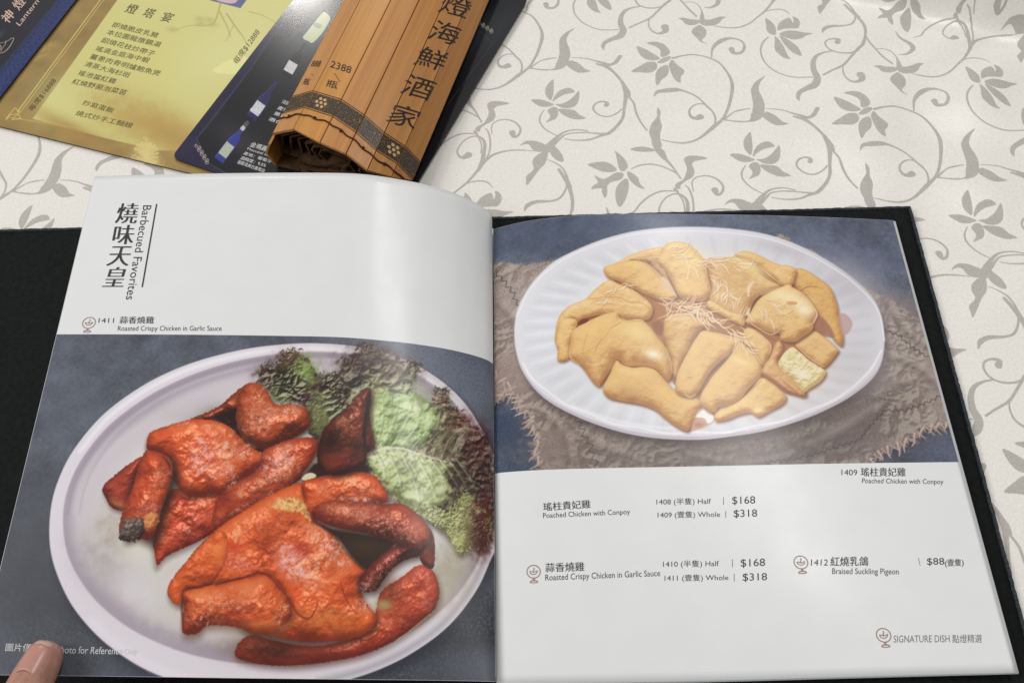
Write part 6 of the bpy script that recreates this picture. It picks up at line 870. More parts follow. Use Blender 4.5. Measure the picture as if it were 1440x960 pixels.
FOOD_RIGHT = [
('fill',[[-5.2,37.5],[23.5,37.6],[49.1,35.4],[95.1,28],[140,24.1],[178.2,23.6],[182.5,19.1],[187.8,19.5],[193.4,27.1],[202.1,29.6],[204.5,31.2],[211.3,41.4],[231.1,57.6],[238.4,63.2],[247.5,68.2],[253.7,74.4],[258.4,82.6],[265.2,84.5],[265.2,106.7],[265.2,145],[265.2,152.3],[253.5,154.1],[246,154.9],[236.4,162],[228.2,166.3],[218.7,169.7],[211,176.5],[205.9,184.9],[82.7,182.3],[26.6,180.8],[26.9,173.6],[24.7,165.3],[27,157.6],[21.9,149.3],[23.4,143.1],[16.4,137.1],[15.7,130.5],[10.6,127.1],[-5.2,126.2]],(42,46,60),{'soft':5,'op':.8}),
('fill',[[-5.2,33],[22.2,33.6],[48,31.5],[94.1,24.2],[139.1,20.3],[177.4,19.7],[181.7,15.2],[187.1,15.6],[192.7,23.2],[201.3,25.8],[203.8,27.4],[210.6,37.6],[230.4,53.8],[237.8,59.5],[247,64.5],[253.2,70.7],[257.9,78.9],[265.2,80.9],[265.2,103.3],[265.2,141.7],[265.2,149.1],[253.1,150.9],[245.5,151.8],[235.8,158.9],[227.7,163.3],[218.2,166.7],[210.4,173.5],[205.3,182],[81.8,179.3],[25.5,177.8],[25.8,170.6],[23.6,162.2],[25.9,154.5],[20.8,146.1],[22.2,139.9],[15.2,133.7],[14.5,127.1],[9.4,123.7],[-5.2,122.5]],(150,136,129),{'soft':.4,'rough':.9,'rl':1.5,'tex':.06,'tl':2}),
('glow',19.1,63.8,21.7,24.1,0,(168,152,144),{'k':.8,'tex':.3,'tl':6}),
('glow',11.6,98,18.7,18.7,20,(150,130,122),{'k':.8,'tex':.4,'tl':5}),
('glow',21.9,120.9,17.8,13.4,40,(150,130,120),{'k':.7}),
('glow',82.9,165.8,66.1,9.1,3,(122,110,104),{'k':.85,'tex':.3,'tl':6}),
('glow',162.6,165.3,58.2,10.8,-8,(112,98,94),{'k':.85,'tex':.3,'tl':6}),
('glow',39.5,151.6,21.1,16.9,35,(134,116,108),{'k':.8,'tex':.3,'tl':5}),
('glow',246,93.5,28.4,28.4,30,(160,146,139),{'k':.85,'tex':.4,'tl':5}),
('glow',249.4,67.6,19.7,6.9,25,(132,112,108),{'k':.6,'tex':.6}),
('glow',241.7,132.4,26.7,17.8,-20,(156,141,133),{'k':.85,'tex':.4,'tl':5}),
('glow',208.5,143.8,30.3,17.3,-35,(96,82,80),{'k':.85,'tex':.2}),
('glow',183.6,159.1,25.3,10.9,-20,(96,84,80),{'k':.7}),
('crinkle',[[-5.2,33],[22.2,33.6],[48,31.5],[94.1,24.2],[139.1,20.3],[177.4,19.7],[181.7,15.2],[187.1,15.6],[192.7,23.2],[201.3,25.8],[203.8,27.4],[210.6,37.6],[230.4,53.8],[237.8,59.5],[247,64.5],[253.2,70.7],[257.9,78.9],[265.2,80.9],[265.2,103.3],[265.2,141.7],[265.2,149.1],[253.1,150.9],[245.5,151.8],[235.8,158.9],[227.7,163.3],[218.2,166.7],[210.4,173.5],[205.3,182],[81.8,179.3],[25.5,177.8],[25.8,170.6],[23.6,162.2],[25.9,154.5],[20.8,146.1],[22.2,139.9],[15.2,133.7],[14.5,127.1],[9.4,123.7],[-5.2,122.5]],{'amt':.2,'lo':14,'seed':1,'soft':1,'rough':.3,'dark':(51,36,33)}),
('crinkle',[[-5.2,33],[22.2,33.6],[48,31.5],[94.1,24.2],[139.1,20.3],[177.4,19.7],[181.7,15.2],[187.1,15.6],[192.7,23.2],[201.3,25.8],[203.8,27.4],[210.6,37.6],[230.4,53.8],[237.8,59.5],[247,64.5],[253.2,70.7],[257.9,78.9],[265.2,80.9],[265.2,103.3],[265.2,141.7],[265.2,149.1],[253.1,150.9],[245.5,151.8],[235.8,158.9],[227.7,163.3],[218.2,166.7],[210.4,173.5],[205.3,182],[81.8,179.3],[25.5,177.8],[25.8,170.6],[23.6,162.2],[25.9,154.5],[20.8,146.1],[22.2,139.9],[15.2,133.7],[14.5,127.1],[9.4,123.7],[-5.2,122.5]],{'amt':.08,'lo':2,'seed':2,'soft':1,'rough':.3,'dark':(51,36,33)}),
('weave',[[-5.2,33],[22.2,33.6],[48,31.5],[94.1,24.2],[139.1,20.3],[177.4,19.7],[181.7,15.2],[187.1,15.6],[192.7,23.2],[201.3,25.8],[203.8,27.4],[210.6,37.6],[230.4,53.8],[237.8,59.5],[247,64.5],[253.2,70.7],[257.9,78.9],[265.2,80.9],[265.2,103.3],[265.2,141.7],[265.2,149.1],[253.1,150.9],[245.5,151.8],[235.8,158.9],[227.7,163.3],[218.2,166.7],[210.4,173.5],[205.3,182],[81.8,179.3],[25.5,177.8],[25.8,170.6],[23.6,162.2],[25.9,154.5],[20.8,146.1],[22.2,139.9],[15.2,133.7],[14.5,127.1],[9.4,123.7],[-5.2,122.5]],{}),
('stroke',[[2.9,60.6],[12.9,75.6],[14.4,93.5]],[2.82,7.05,2.82],(98,84,80),{'op':.4,'soft':5}),
('stroke',[[5.4,58],[15.3,73],[16.7,90.8]],[2.1,4.9,2.1],(184,170,160),{'op':.4,'soft':4}),
('stroke',[[240.5,67.9],[249.3,88.4],[265.2,103.3]],[1.96,4.89,1.96],(98,84,80),{'op':.4,'soft':5}),
('stroke',[[243.4,64.6],[252.1,85.2],[265.2,100.2]],[1.48,3.45,1.48],(184,170,160),{'op':.4,'soft':4}),
('stroke',[[230.9,103.6],[250.1,113.2],[264.4,132.4]],[2.22,5.55,2.22],(98,84,80),{'op':.4,'soft':5}),
('stroke',[[233.7,100.6],[252.9,110.3],[265.2,129.5]],[1.67,3.91,1.67],(184,170,160),{'op':.4,'soft':4}),
('stroke',[[218.9,132.4],[235.4,123],[256.9,120.5]],[1.59,3.97,1.59],(98,84,80),{'op':.4,'soft':5}),
('stroke',[[221.5,129.6],[238.1,120.1],[259.7,117.6]],[1.2,2.79,1.2],(184,170,160),{'op':.4,'soft':4}),
('stroke',[[43.8,147.3],[59.3,160.1],[82.5,170]],[2.04,5.09,2.04],(98,84,80),{'op':.4,'soft':5}),
('stroke',[[45.9,144.7],[61.4,157.5],[84.7,167.5]],[1.53,3.57,1.53],(184,170,160),{'op':.4,'soft':4}),
('stroke',[[174.9,163.4],[196.7,152.7],[217.5,139.3]],[2.67,6.68,2.67],(98,84,80),{'op':.4,'soft':5}),
('stroke',[[177.3,160.8],[199.2,150],[220.1,136.5]],[2.01,4.7,2.01],(184,170,160),{'op':.4,'soft':4}),
('stroke',[[27.7,137.5],[39.5,151.6],[42.7,169.1]],[1.73,4.33,1.73],(98,84,80),{'op':.4,'soft':5}),
('stroke',[[29.9,134.9],[41.7,149],[44.8,166.6]],[1.3,3.04,1.3],(184,170,160),{'op':.4,'soft':4}),
('stroke',[[106.8,166.2],[137.7,173.3],[166.3,167.5]],[1.65,4.13,1.65],(98,84,80),{'op':.4,'soft':5}),
('stroke',[[109,163.7],[140,170.8],[168.6,165]],[1.24,2.9,1.24],(184,170,160),{'op':.4,'soft':4}),
('thread',[[-5,121],[-5.2,123.7],[-5.2,124.9]],0,{}),
('thread',[[.7,120.2],[.2,125.9],[-5.2,128.5]],1,{}),
('thread',[[5.2,123.3],[2.4,123.3],[.6,123.1]],2,{}),
('thread',[[6.3,121.3],[3.4,125.5],[1.7,127.5]],0,{}),
('thread',[[8,121],[5.7,125.7],[5.6,127.9]],1,{}),
('thread',[[12,123.8],[7.5,123.6],[7.4,123.6]],2,{}),
('thread',[[11.5,122.2],[8.9,127.3],[7.8,130.1]],0,{}),
('thread',[[12.7,123.1],[11.2,126.9],[9.9,128.2]],1,{}),
('thread',[[15,126.4],[11.8,126.4],[9.5,126.3]],2,{}),
('thread',[[14.2,124.6],[12.9,130.2],[11.7,133.2]],0,{}),
('thread',[[16.1,126.1],[13.3,128.8],[13.2,129.7]],1,{}),
('thread',[[17.2,129.1],[11.7,129.2],[10.4,129.4]],2,{}),
('thread',[[15.3,127.6],[13.8,133],[13.7,135.7]],0,{}),
('thread',[[16.9,129.9],[14.6,132],[13.6,132.5]],1,{}),
('thread',[[17.5,132.1],[13.3,133.1],[9.8,133.5]],2,{}),
('thread',[[15.5,131],[15.5,135.9],[14.7,137.9]],0,{}),
('thread',[[18.7,134],[15.3,135.6],[14.6,136.1]],1,{}),
('thread',[[20.1,135.7],[14.1,137.4],[12.2,138.5]],2,{}),
('thread',[[19.2,135.2],[18.1,139.3],[18.6,140.8]],0,{}),
('thread',[[22.5,138.5],[18.8,139.8],[17.1,140.3]],1,{}),
('thread',[[23.5,139.4],[19.7,142.2],[16.5,143.6]],2,{}),
('thread',[[21.6,139.1],[21.8,142.8],[21,143.7]],0,{}),
('thread',[[23.6,142.4],[19,143.2],[16.8,143.6]],1,{}),
('thread',[[22.9,142.2],[18.5,145.5],[17.4,147.1]],2,{}),
('thread',[[21.5,142.4],[20,145.8],[20.5,146.8]],0,{}),
('thread',[[23.3,145.9],[18,146.3],[15.4,146.4]],1,{}),
('thread',[[23.3,145.7],[21.3,149.3],[19.6,150.6]],2,{}),
('thread',[[23.5,146.9],[23.1,150.7],[21.9,151.8]],0,{}),
('thread',[[26.1,151],[21,151.2],[17.8,151.3]],1,{}),
('thread',[[25.7,150.5],[23.5,153.8],[23.4,155]],2,{}),
('thread',[[26.7,152.1],[23.9,156],[23.8,157.7]],0,{}),
('thread',[[27.6,155.9],[22.1,156.1],[19.7,156.2]],1,{}),
('thread',[[25.6,155.1],[24.9,158.4],[24.2,159.3]],2,{}),
('thread',[[25.9,157.1],[23.7,161.1],[21.5,162.9]],0,{}),
('thread',[[26.4,160.4],[22.2,160.9],[19.6,161.1]],1,{}),
('thread',[[24.1,159.7],[23.1,163.1],[23.2,164.1]],2,{}),
('thread',[[25.9,162.2],[21.1,165.7],[19.9,167.6]],0,{}),
('thread',[[26.9,165.1],[22.4,165.8],[21.4,166.2]],1,{}),
('thread',[[25.3,164.7],[25,168.6],[24.5,169.9]],2,{}),
('thread',[[27.4,167.6],[23.7,170.4],[20.5,171.9]],0,{}),
('thread',[[260.5,147.4],[264.2,152],[265.2,153.9]],0,{}),
('thread',[[257.3,148.5],[265.2,152],[265.2,153.8]],1,{}),
('thread',[[258.8,147.8],[257.6,151.2],[256.4,152.1]],2,{}),
('thread',[[255.3,148.2],[256.7,152.9],[257.2,155.2]],0,{}),
('thread',[[253.2,148.8],[255,152.4],[256.6,154]],1,{}),
('thread',[[254.5,148.3],[251.7,151.9],[252,152.9]],2,{}),
('thread',[[250.5,149.1],[252.5,153.6],[254,156]],0,{}),
('thread',[[249.1,149.2],[251.1,152.7],[251.1,154]],1,{}),
('thread',[[249.9,149.1],[248.5,153.1],[246.9,154.6]],2,{}),
('thread',[[245.6,150.1],[248.9,154.1],[250.2,156.1]],0,{}),
('thread',[[244.9,149.8],[245.2,153.2],[245.8,154.2]],1,{}),
('thread',[[244.8,151],[241.6,155.7],[241.4,157.8]],2,{}),
('thread',[[240,153.3],[242.8,156.5],[244.8,158.1]],0,{}),
('thread',[[239.6,153.6],[240,157.1],[239.7,158]],1,{}),
('thread',[[238.8,154.9],[237.5,160.3],[235.6,163]],2,{}),
('thread',[[234.1,157.5],[237.7,160],[238.5,161.1]],0,{}),
('thread',[[234.6,157.1],[233.8,160.9],[233.9,162]],1,{}),
('thread',[[233.3,158],[231,163.7],[231,166.8]],2,{}),
('thread',[[229.1,160.1],[231.3,162.2],[232.8,163]],0,{}),
('thread',[[230,159.7],[228.9,164.1],[228.3,165.7]],1,{}),
('thread',[[227.9,160.6],[228.1,166.2],[227.1,169.1]],2,{}),
('thread',[[224,162.5],[227.1,164.5],[227,165]],0,{}),
('thread',[[224.9,162.1],[222.9,166.9],[222,169.2]],1,{}),
('thread',[[221.8,162.8],[221.5,167.7],[222.3,170.1]],2,{}),
('thread',[[218.5,164.4],[219.9,166.5],[221.2,167.1]],0,{}),
('thread',[[219.4,164.2],[216.7,169.4],[215.5,172]],1,{}),
('thread',[[216,165.7],[217.7,169.7],[217.5,171.3]],2,{}),
('thread',[[213.7,167.6],[216.5,170.3],[216.4,171.1]],0,{}),
('thread',[[214.8,168.4],[212.2,173.6],[210.5,176.4]],1,{}),
('thread',[[210.9,170.1],[212,173.1],[213,174.1]],2,{}),
('thread',[[-5.2,102.7],[-5.2,106.8],[-5.2,108.6]],0,{}),
('thread',[[.6,104.8],[-5.2,109.4],[-5.2,111.4]],1,{}),
('thread',[[1.1,106],[1.2,109.9],[.1,110.6]],2,{}),
('thread',[[3.9,108.8],[.1,112.2],[-5.2,113.8]],0,{}),
('thread',[[3.4,109.4],[2.6,114.6],[3.3,117.1]],1,{}),
('thread',[[6.9,112.6],[2.9,114.3],[3,115]],2,{}),
('thread',[[5.8,112.6],[6.4,118.7],[7.1,122.1]],0,{}),
('thread',[[10,115.9],[6.8,117.6],[4.8,118.1]],1,{}),
('thread',[[8.4,115.5],[10.4,120.1],[9.9,121.6]],2,{}),
('thread',[[13,119],[8.1,120.7],[4.9,121.4]],0,{}),
('stroke',[[2.9,33.6],[1.7,37.8],[5.8,38.8],[5.5,42.5],[9.1,43.3],[8.1,47.7],[11.9,48.5],[11,52],[14.6,53.4],[12.8,57.2],[16,58.9],[14.8,62.1],[18.5,63.7]],[.55],(66,50,50),{'op':.8,'soft':.3,'smooth':False}),
('stroke',[[50.2,139.6],[47,143],[51,144.8],[48.9,148.4],[52.8,149],[50.5,153.4],[54.5,153.9],[53,157.5],[56.9,158.8],[53.9,162.6],[57.4,164],[55.3,167.2],[59.3,168.9],[56.2,172.2]],[.44],(66,50,50),{'op':.8,'soft':.3,'smooth':False}),
('stroke',[[233.5,83.7],[234.1,86.3],[236.6,84.9],[237.4,86.9],[239.8,85.9],[240.3,88.5],[242.7,87.3],[243.2,89.3],[245.6,89.2],[245.1,92.2],[247.3,92.2],[247.2,94.7],[249.7,94.5],[249.3,97.4],[251.5,97.2],[251.6,99.6],[254.2,98.9],[254.1,101.6],[256.3,101.4],[256.3,104],[258.9,103.3]],[.5],(66,50,50),{'op':.8,'soft':.3,'smooth':False}),
('stroke',[[259.7,131.3],[257.5,130.3],[255.9,133.2],[253.8,132.7],[252.2,135.3],[249.9,134.2],[248.2,136.7],[246.2,136],[244.4,138.5],[242.4,137],[240.6,139.3],[238.6,138.5],[236.8,141.1],[235.1,139.4],[232.9,140.8],[231.5,139.1],[229.1,141.2],[227.7,139.2],[225.6,140.5],[223.5,140.1],[223.1,143.1],[220.6,143.4],[219.8,145.9],[217.2,146],[216.8,148.9],[214.4,149.4],[214,152],[211.3,152.3],[211,155],[208.7,155.7],[208.4,158.3],[206.1,157.8],[204.4,160],[202.4,159.2],[200.8,161.6],[198.8,160.1],[197.1,162.2],[195.1,161.3],[193.5,163.8],[191.5,162.5],[189.9,164.5],[187.8,163.6],[186.3,166.2],[184.3,165.2],[182.7,167.1],[180.7,166],[179,168.4],[177.1,167.3],[175.4,169.1],[173.5,167.6],[171.8,169.9],[169.9,168.9],[168.2,170.8],[166.4,169.1],[164.5,171.1],[162.8,169.8],[160.9,171.7],[159.2,169.8],[157.4,171.6],[155.6,170.3],[153.8,172.4],[152.1,170.5]],[.53],(66,50,50),{'op':.8,'soft':.3,'smooth':False}),
('fill',[[15.4,88.1],[17,75.8],[20.9,65.7],[27.9,54.7],[36.7,45.3],[47.3,37.9],[72.6,26.5],[100.3,19.4],[135.4,17.3],[169.5,21],[193.5,29.9],[215.9,45.6],[230.9,62.9],[236.7,77.9],[235.7,97.1],[230.7,112.9],[223.2,123.4],[211.8,132.8],[198.9,140.5],[180.4,148.9],[156.8,156],[137.5,159.1],[117.3,160.9],[91.8,159],[70.1,153.8],[48,143.9],[31.3,131.8],[20.8,116.5],[16.4,102.1]],(62,52,52),{'soft':9,'op':.75}),
('fill',[[13.2,83.3],[14.9,70.8],[18.8,60.7],[25.9,49.7],[34.7,40.3],[45.3,32.9],[70.7,21.6],[98.4,14.5],[133.7,12.4],[168,16],[192,24.9],[214.5,40.8],[229.6,58.1],[235.4,73.2],[234.5,92.7],[229.5,108.5],[221.9,119.2],[210.5,128.6],[197.6,136.4],[179,144.8],[155.3,152],[136,155.1],[115.7,156.9],[90.2,155.1],[68.4,149.8],[46.2,139.8],[29.3,127.5],[18.8,112],[14.3,97.4]],(196,188,198),{'soft':.6}),
('fill',[[13.3,80.8],[14.9,68.3],[18.8,58.1],[25.9,47.1],[34.8,37.6],[45.4,30.2],[70.9,18.9],[98.6,11.8],[134,9.6],[168.3,13.2],[192.4,22.1],[215,38],[230.1,55.4],[236,70.6],[235,90.1],[230,106.1],[222.4,116.8],[211,126.2],[198,134.1],[179.4,142.6],[155.6,149.8],[136.3,152.9],[116,154.7],[90.4,152.9],[68.5,147.6],[46.3,137.6],[29.4,125.2],[18.8,109.7],[14.3,94.9]],(222,220,225),{'soft':1.5}),
('fill',[[18.6,84.1],[20.7,71.8],[30.7,52.5],[47.7,36.8],[71.7,26.5],[97.9,20.5],[133.1,17.6],[165.9,21.1],[189.3,30.5],[211.3,46.3],[225.3,61.9],[230.4,76.4],[229.7,92.7],[225.3,106.1],[213,120.1],[192,133.1],[165.7,144.6],[140.7,149.5],[116.4,150.8],[88.3,148.5],[64.5,141.3],[44.6,130.2],[29.3,116.8],[21.3,99.3]],(216,215,220),{'soft':8}),
('fill',[[42.2,91.4],[47.6,66.9],[70.6,44.9],[102.1,35],[137.9,31.2],[176.7,40],[204.8,58.1],[215.5,83.8],[207.9,113.4],[183.9,132.1],[149.5,144.3],[116.8,147.2],[84.6,144],[64.9,134.6],[49.4,118]],(226,226,229),{'soft':12}),
('glow',219.1,52.5,24.6,17.7,35,(190,184,190),{'k':.7}),
('glow',183.2,26.2,20.1,5,20,(186,178,182),{'k':.6}),
('glow',213.9,103.7,18.3,22.9,20,(204,200,206),{'k':.7}),
('glow',33.9,85.8,15.6,27.6,0,(224,226,232),{'k':.7}),
('stroke',[[228.8,89.2],[218.5,90.6],[207,92.2]],[1.41,3.3,.94],(226,222,228),{'op':.2,'soft':2.4}),
('stroke',[[227.5,94.1],[217.3,95],[208.2,95.7]],[.94,2.34,.94],(188,184,194),{'op':.25,'soft':2.4}),
('stroke',[[225.7,99.2],[215.6,99.5],[204.2,100]],[1.39,3.25,.93],(226,222,228),{'op':.2,'soft':2.4}),
('stroke',[[223.5,103.9],[213.5,103.8],[204.6,103.6]],[.92,2.3,.92],(188,184,194),{'op':.25,'soft':2.4}),
('stroke',[[220.7,108.7],[210.8,108.1],[199.8,107.5]],[1.37,3.2,.91],(226,222,228),{'op':.2,'soft':2.4}),
('stroke',[[217.5,113.2],[207.9,112.2],[199.4,111.1]],[.91,2.27,.91],(188,184,194),{'op':.25,'soft':2.4}),
('stroke',[[213.8,117.7],[204.5,116.2],[193.9,114.5]],[1.35,3.15,.9],(226,222,228),{'op':.2,'soft':2.4}),
('stroke',[[209.8,121.9],[200.8,119.9],[192.8,118]],[.89,2.23,.89],(188,184,194),{'op':.25,'soft':2.4}),
('stroke',[[205.3,126],[196.6,123.6],[186.8,121]],[1.33,3.1,.89],(238,240,244),{'op':.2,'soft':2.4}),
('stroke',[[200.6,129.7],[192.3,126.9],[184.9,124.3]],[.88,2.2,.88],(188,184,194),{'op':.25,'soft':2.4}),
('stroke',[[195.3,133.3],[187.4,130.1],[178.5,126.6]],[1.31,3.06,.88],(238,240,244),{'op':.2,'soft':2.4}),
('stroke',[[190,136.6],[182.5,133],[176,129.8]],[.87,2.17,.87],(188,184,194),{'op':.25,'soft':2.4}),
('stroke',[[184.1,139.7],[177.2,135.8],[169.2,131.5]],[1.3,3.03,.86],(238,240,244),{'op':.2,'soft':2.4}),
('stroke',[[178.3,142.4],[171.8,138.2],[166.1,134.3]],[.86,2.15,.86],(188,184,194),{'op':.25,'soft':2.4}),
('stroke',[[171.9,144.9],[166,140.4],[159.1,135.4]],[1.28,2.99,.86],(238,240,244),{'op':.2,'soft':2.4}),
('stroke',[[165.6,147.1],[160.2,142.3],[155.5,138]],[.85,2.13,.85],(188,184,194),{'op':.25,'soft':2.4}),
('stroke',[[158.9,149],[154.1,144],[148.4,138.3]],[1.27,2.97,.85],(238,240,244),{'op':.2,'soft':2.4}),
('stroke',[[152.3,150.5],[148,145.3],[144.3,140.6]],[.85,2.12,.85],(188,184,194),{'op':.25,'soft':2.4}),
('stroke',[[145.3,151.8],[141.6,146.4],[137.3,140.3]],[1.27,2.95,.84],(238,240,244),{'op':.2,'soft':2.4}),
('stroke',[[138.5,152.7],[135.4,147.2],[132.8,142.1]],[.84,2.11,.84],(188,184,194),{'op':.25,'soft':2.4}),
('stroke',[[131.4,153.4],[128.9,147.7],[126,141.3]],[1.26,2.94,.84],(238,240,244),{'op':.2,'soft':2.4}),
('stroke',[[124.5,153.7],[122.6,147.9],[121.1,142.7]],[.84,2.1,.84],(188,184,194),{'op':.25,'soft':2.4}),
('stroke',[[117.3,153.7],[116.1,147.8],[114.6,141.2]],[1.26,2.94,.84],(238,240,244),{'op':.2,'soft':2.4}),
('stroke',[[110.4,153.4],[109.9,147.5],[109.5,142.2]],[.84,2.1,.84],(188,184,194),{'op':.25,'soft':2.4}),
('stroke',[[103.3,152.8],[103.4,146.9],[103.4,140.1]],[1.26,2.94,.84],(238,240,244),{'op':.2,'soft':2.4}),
('stroke',[[96.6,151.9],[97.4,146],[98.2,140.7]],[.84,2.1,.84],(188,184,194),{'op':.25,'soft':2.4}),
('stroke',[[89.7,150.7],[91.1,144.8],[92.6,138.1]],[1.26,2.95,.84],(238,240,244),{'op':.45,'soft':2.4}),
('stroke',[[83.3,149.2],[85.3,143.4],[87.3,138.1]],[.84,2.11,.84],(188,184,194),{'op':.2,'soft':2.4}),
('stroke',[[76.7,147.4],[79.4,141.6],[82.4,135.1]],[1.27,2.96,.84],(238,240,244),{'op':.45,'soft':2.4}),
('stroke',[[70.6,145.3],[74,139.7],[77.1,134.6]],[.85,2.12,.85],(188,184,194),{'op':.2,'soft':2.4}),
('stroke',[[64.6,142.9],[68.5,137.4],[72.9,131.1]],[1.27,2.97,.85],(238,240,244),{'op':.45,'soft':2.4}),
('stroke',[[59,140.2],[63.6,134.9],[67.8,130.1]],[.85,2.13,.85],(188,184,194),{'op':.2,'soft':2.4}),
('stroke',[[53.5,137.2],[58.6,132.1],[64.3,126.2]],[1.29,3,.86],(238,240,244),{'op':.45,'soft':2.4}),
('stroke',[[48.5,134],[54.2,129.1],[59.5,124.8]],[.86,2.15,.86],(188,184,194),{'op':.2,'soft':2.4}),
('stroke',[[43.7,130.4],[50,125.8],[56.9,120.5]],[1.3,3.03,.87],(238,240,244),{'op':.45,'soft':2.4}),
('stroke',[[39.4,126.7],[46.2,122.4],[52.4,118.6]],[.87,2.18,.87],(188,184,194),{'op':.2,'soft':2.4}),
('stroke',[[35.3,122.6],[42.6,118.7],[50.8,114.1]],[1.32,3.07,.88],(238,240,244),{'op':.45,'soft':2.4}),
('stroke',[[31.8,118.5],[39.6,114.9],[46.7,111.8]],[.88,2.21,.88],(188,184,194),{'op':.2,'soft':2.4}),
('stroke',[[28.6,113.9],[36.9,110.8],[46,107.1]],[1.34,3.12,.89],(238,240,244),{'op':.45,'soft':2.4}),
('stroke',[[25.9,109.4],[34.6,106.8],[42.4,104.4]],[.9,2.25,.9],(188,184,194),{'op':.2,'soft':2.4}),
('stroke',[[23.6,104.6],[32.8,102.4],[42.8,99.7]],[1.36,3.18,.91],(238,240,244),{'op':.45,'soft':2.4}),
('stroke',[[22,99.8],[31.4,98.1],[39.8,96.6]],[.92,2.29,.92],(188,184,194),{'op':.2,'soft':2.4}),
('stroke',[[20.7,94.8],[30.5,93.6],[41.2,92]],[1.38,3.23,.92],(238,240,244),{'op':.45,'soft':2.4}),
('stroke',[[20,89.9],[30,89.3],[38.8,88.6]],[.93,2.33,.93],(188,184,194),{'op':.2,'soft':2.4}),
('stroke',[[19.9,84.8],[30.1,84.7],[41.3,84.2]],[1.41,3.28,.94],(238,240,244),{'op':.45,'soft':2.4}),
('stroke',[[20.3,80],[30.6,80.4],[39.7,80.6]],[.94,2.35,.94],(188,184,194),{'op':.2,'soft':2.4}),
('stroke',[[21.3,75],[31.6,75.9],[43.1,76.4]],[1.42,3.31,.95],(238,240,244),{'op':.45,'soft':2.4}),
('stroke',[[22.7,70.3],[33.1,71.7],[42.2,72.7]],[.95,2.38,.95],(188,184,194),{'op':.2,'soft':2.4}),
('stroke',[[24.8,65.5],[35.2,67.4],[46.6,69]],[1.43,3.34,.95],(238,240,244),{'op':.45,'soft':2.4}),
('stroke',[[27.4,61.1],[37.6,63.4],[46.5,65.2]],[.95,2.39,.95],(188,184,194),{'op':.2,'soft':2.4}),
('stroke',[[30.6,56.6],[40.6,59.3],[51.8,61.9]],[1.43,3.35,.96],(238,240,244),{'op':.45,'soft':2.4}),
('stroke',[[34.1,52.5],[43.9,55.6],[52.5,58.1]],[.96,2.39,.96],(188,184,194),{'op':.2,'soft':2.4}),
('stroke',[[38.3,48.3],[47.8,51.8],[58.4,55.3]],[1.44,3.36,.96],(238,240,244),{'op':.45,'soft':2.4}),
('stroke',[[42.8,44.6],[52,48.4],[60,51.6]],[.96,2.4,.96],(188,184,194),{'op':.2,'soft':2.4}),
('stroke',[[47.9,40.8],[56.7,45],[66.6,49.3]],[1.44,3.36,.96],(238,240,244),{'op':.45,'soft':2.4}),
('stroke',[[53.2,37.4],[61.6,41.9],[68.9,45.8]],[.96,2.41,.96],(188,184,194),{'op':.2,'soft':2.4}),
('stroke',[[59.1,34.1],[67,38.9],[76,44.1]],[1.45,3.38,.96],(238,240,244),{'op':.45,'soft':2.4}),
('stroke',[[65.2,31.2],[72.6,36.3],[79,40.8]],[.97,2.42,.97],(188,184,194),{'op':.2,'soft':2.4}),
('stroke',[[71.8,28.4],[78.7,33.8],[86.4,39.6]],[1.45,3.39,.97],(238,240,244),{'op':.45,'soft':2.4}),
('stroke',[[78.5,25.9],[84.8,31.6],[90.2,36.6]],[.97,2.43,.97],(188,184,194),{'op':.2,'soft':2.4}),
('stroke',[[85.8,23.6],[91.4,29.6],[97.8,36.1]],[1.47,3.42,.98],(238,240,244),{'op':.45,'soft':2.4}),
('stroke',[[93,21.6],[97.9,27.9],[102.2,33.4]],[.98,2.45,.98],(188,184,194),{'op':.2,'soft':2.4}),
('stroke',[[100.6,20],[104.9,26.5],[109.8,33.6]],[1.47,3.44,.98],(238,240,244),{'op':.45,'soft':2.4}),
('stroke',[[108.2,18.7],[111.7,25.4],[114.7,31.4]],[.99,2.47,.99],(188,184,194),{'op':.2,'soft':2.4}),
('stroke',[[116.1,17.7],[118.9,24.6],[122.1,32.2]],[1.48,3.46,.99],(226,222,228),{'op':.2,'soft':2.4}),
('stroke',[[123.8,17],[125.8,24.1],[127.5,30.4]],[.99,2.48,.99],(188,184,194),{'op':.25,'soft':2.4}),
('stroke',[[131.8,16.7],[133.1,24],[134.6,32]],[1.49,3.48,1],(226,222,228),{'op':.2,'soft':2.4}),
('stroke',[[139.5,16.8],[140,24.2],[140.2,30.6]],[1,2.49,1],(188,184,194),{'op':.25,'soft':2.4}),
('stroke',[[147.5,17.3],[147.1,24.7],[146.8,32.9]],[1.5,3.5,1],(226,222,228),{'op':.2,'soft':2.4}),
('stroke',[[154.9,18.2],[153.8,25.6],[152.6,32.1]],[1,2.5,1],(188,184,194),{'op':.25,'soft':2.4}),
('stroke',[[162.6,19.5],[160.6,26.9],[158.5,35.1]],[1.5,3.51,1],(226,222,228),{'op':.2,'soft':2.4}),
('stroke',[[169.7,21],[166.9,28.4],[164.3,34.8]],[1,2.51,1],(188,184,194),{'op':.25,'soft':2.4}),
('stroke',[[176.8,23.1],[173.3,30.3],[169.5,38.3]],[1.51,3.51,1],(226,222,228),{'op':.2,'soft':2.4}),
('stroke',[[183.4,25.3],[179.1,32.5],[175.2,38.7]],[1,2.51,1],(188,184,194),{'op':.25,'soft':2.4}),
('stroke',[[189.9,28],[184.9,35],[179.5,42.7]],[1.51,3.51,1],(226,222,228),{'op':.2,'soft':2.4}),
('stroke',[[195.8,30.9],[190.1,37.7],[184.9,43.6]],[1,2.51,1],(188,184,194),{'op':.25,'soft':2.4}),
('stroke',[[201.5,34.3],[195.1,40.8],[188.2,48]],[1.5,3.51,1],(226,222,228),{'op':.2,'soft':2.4}),
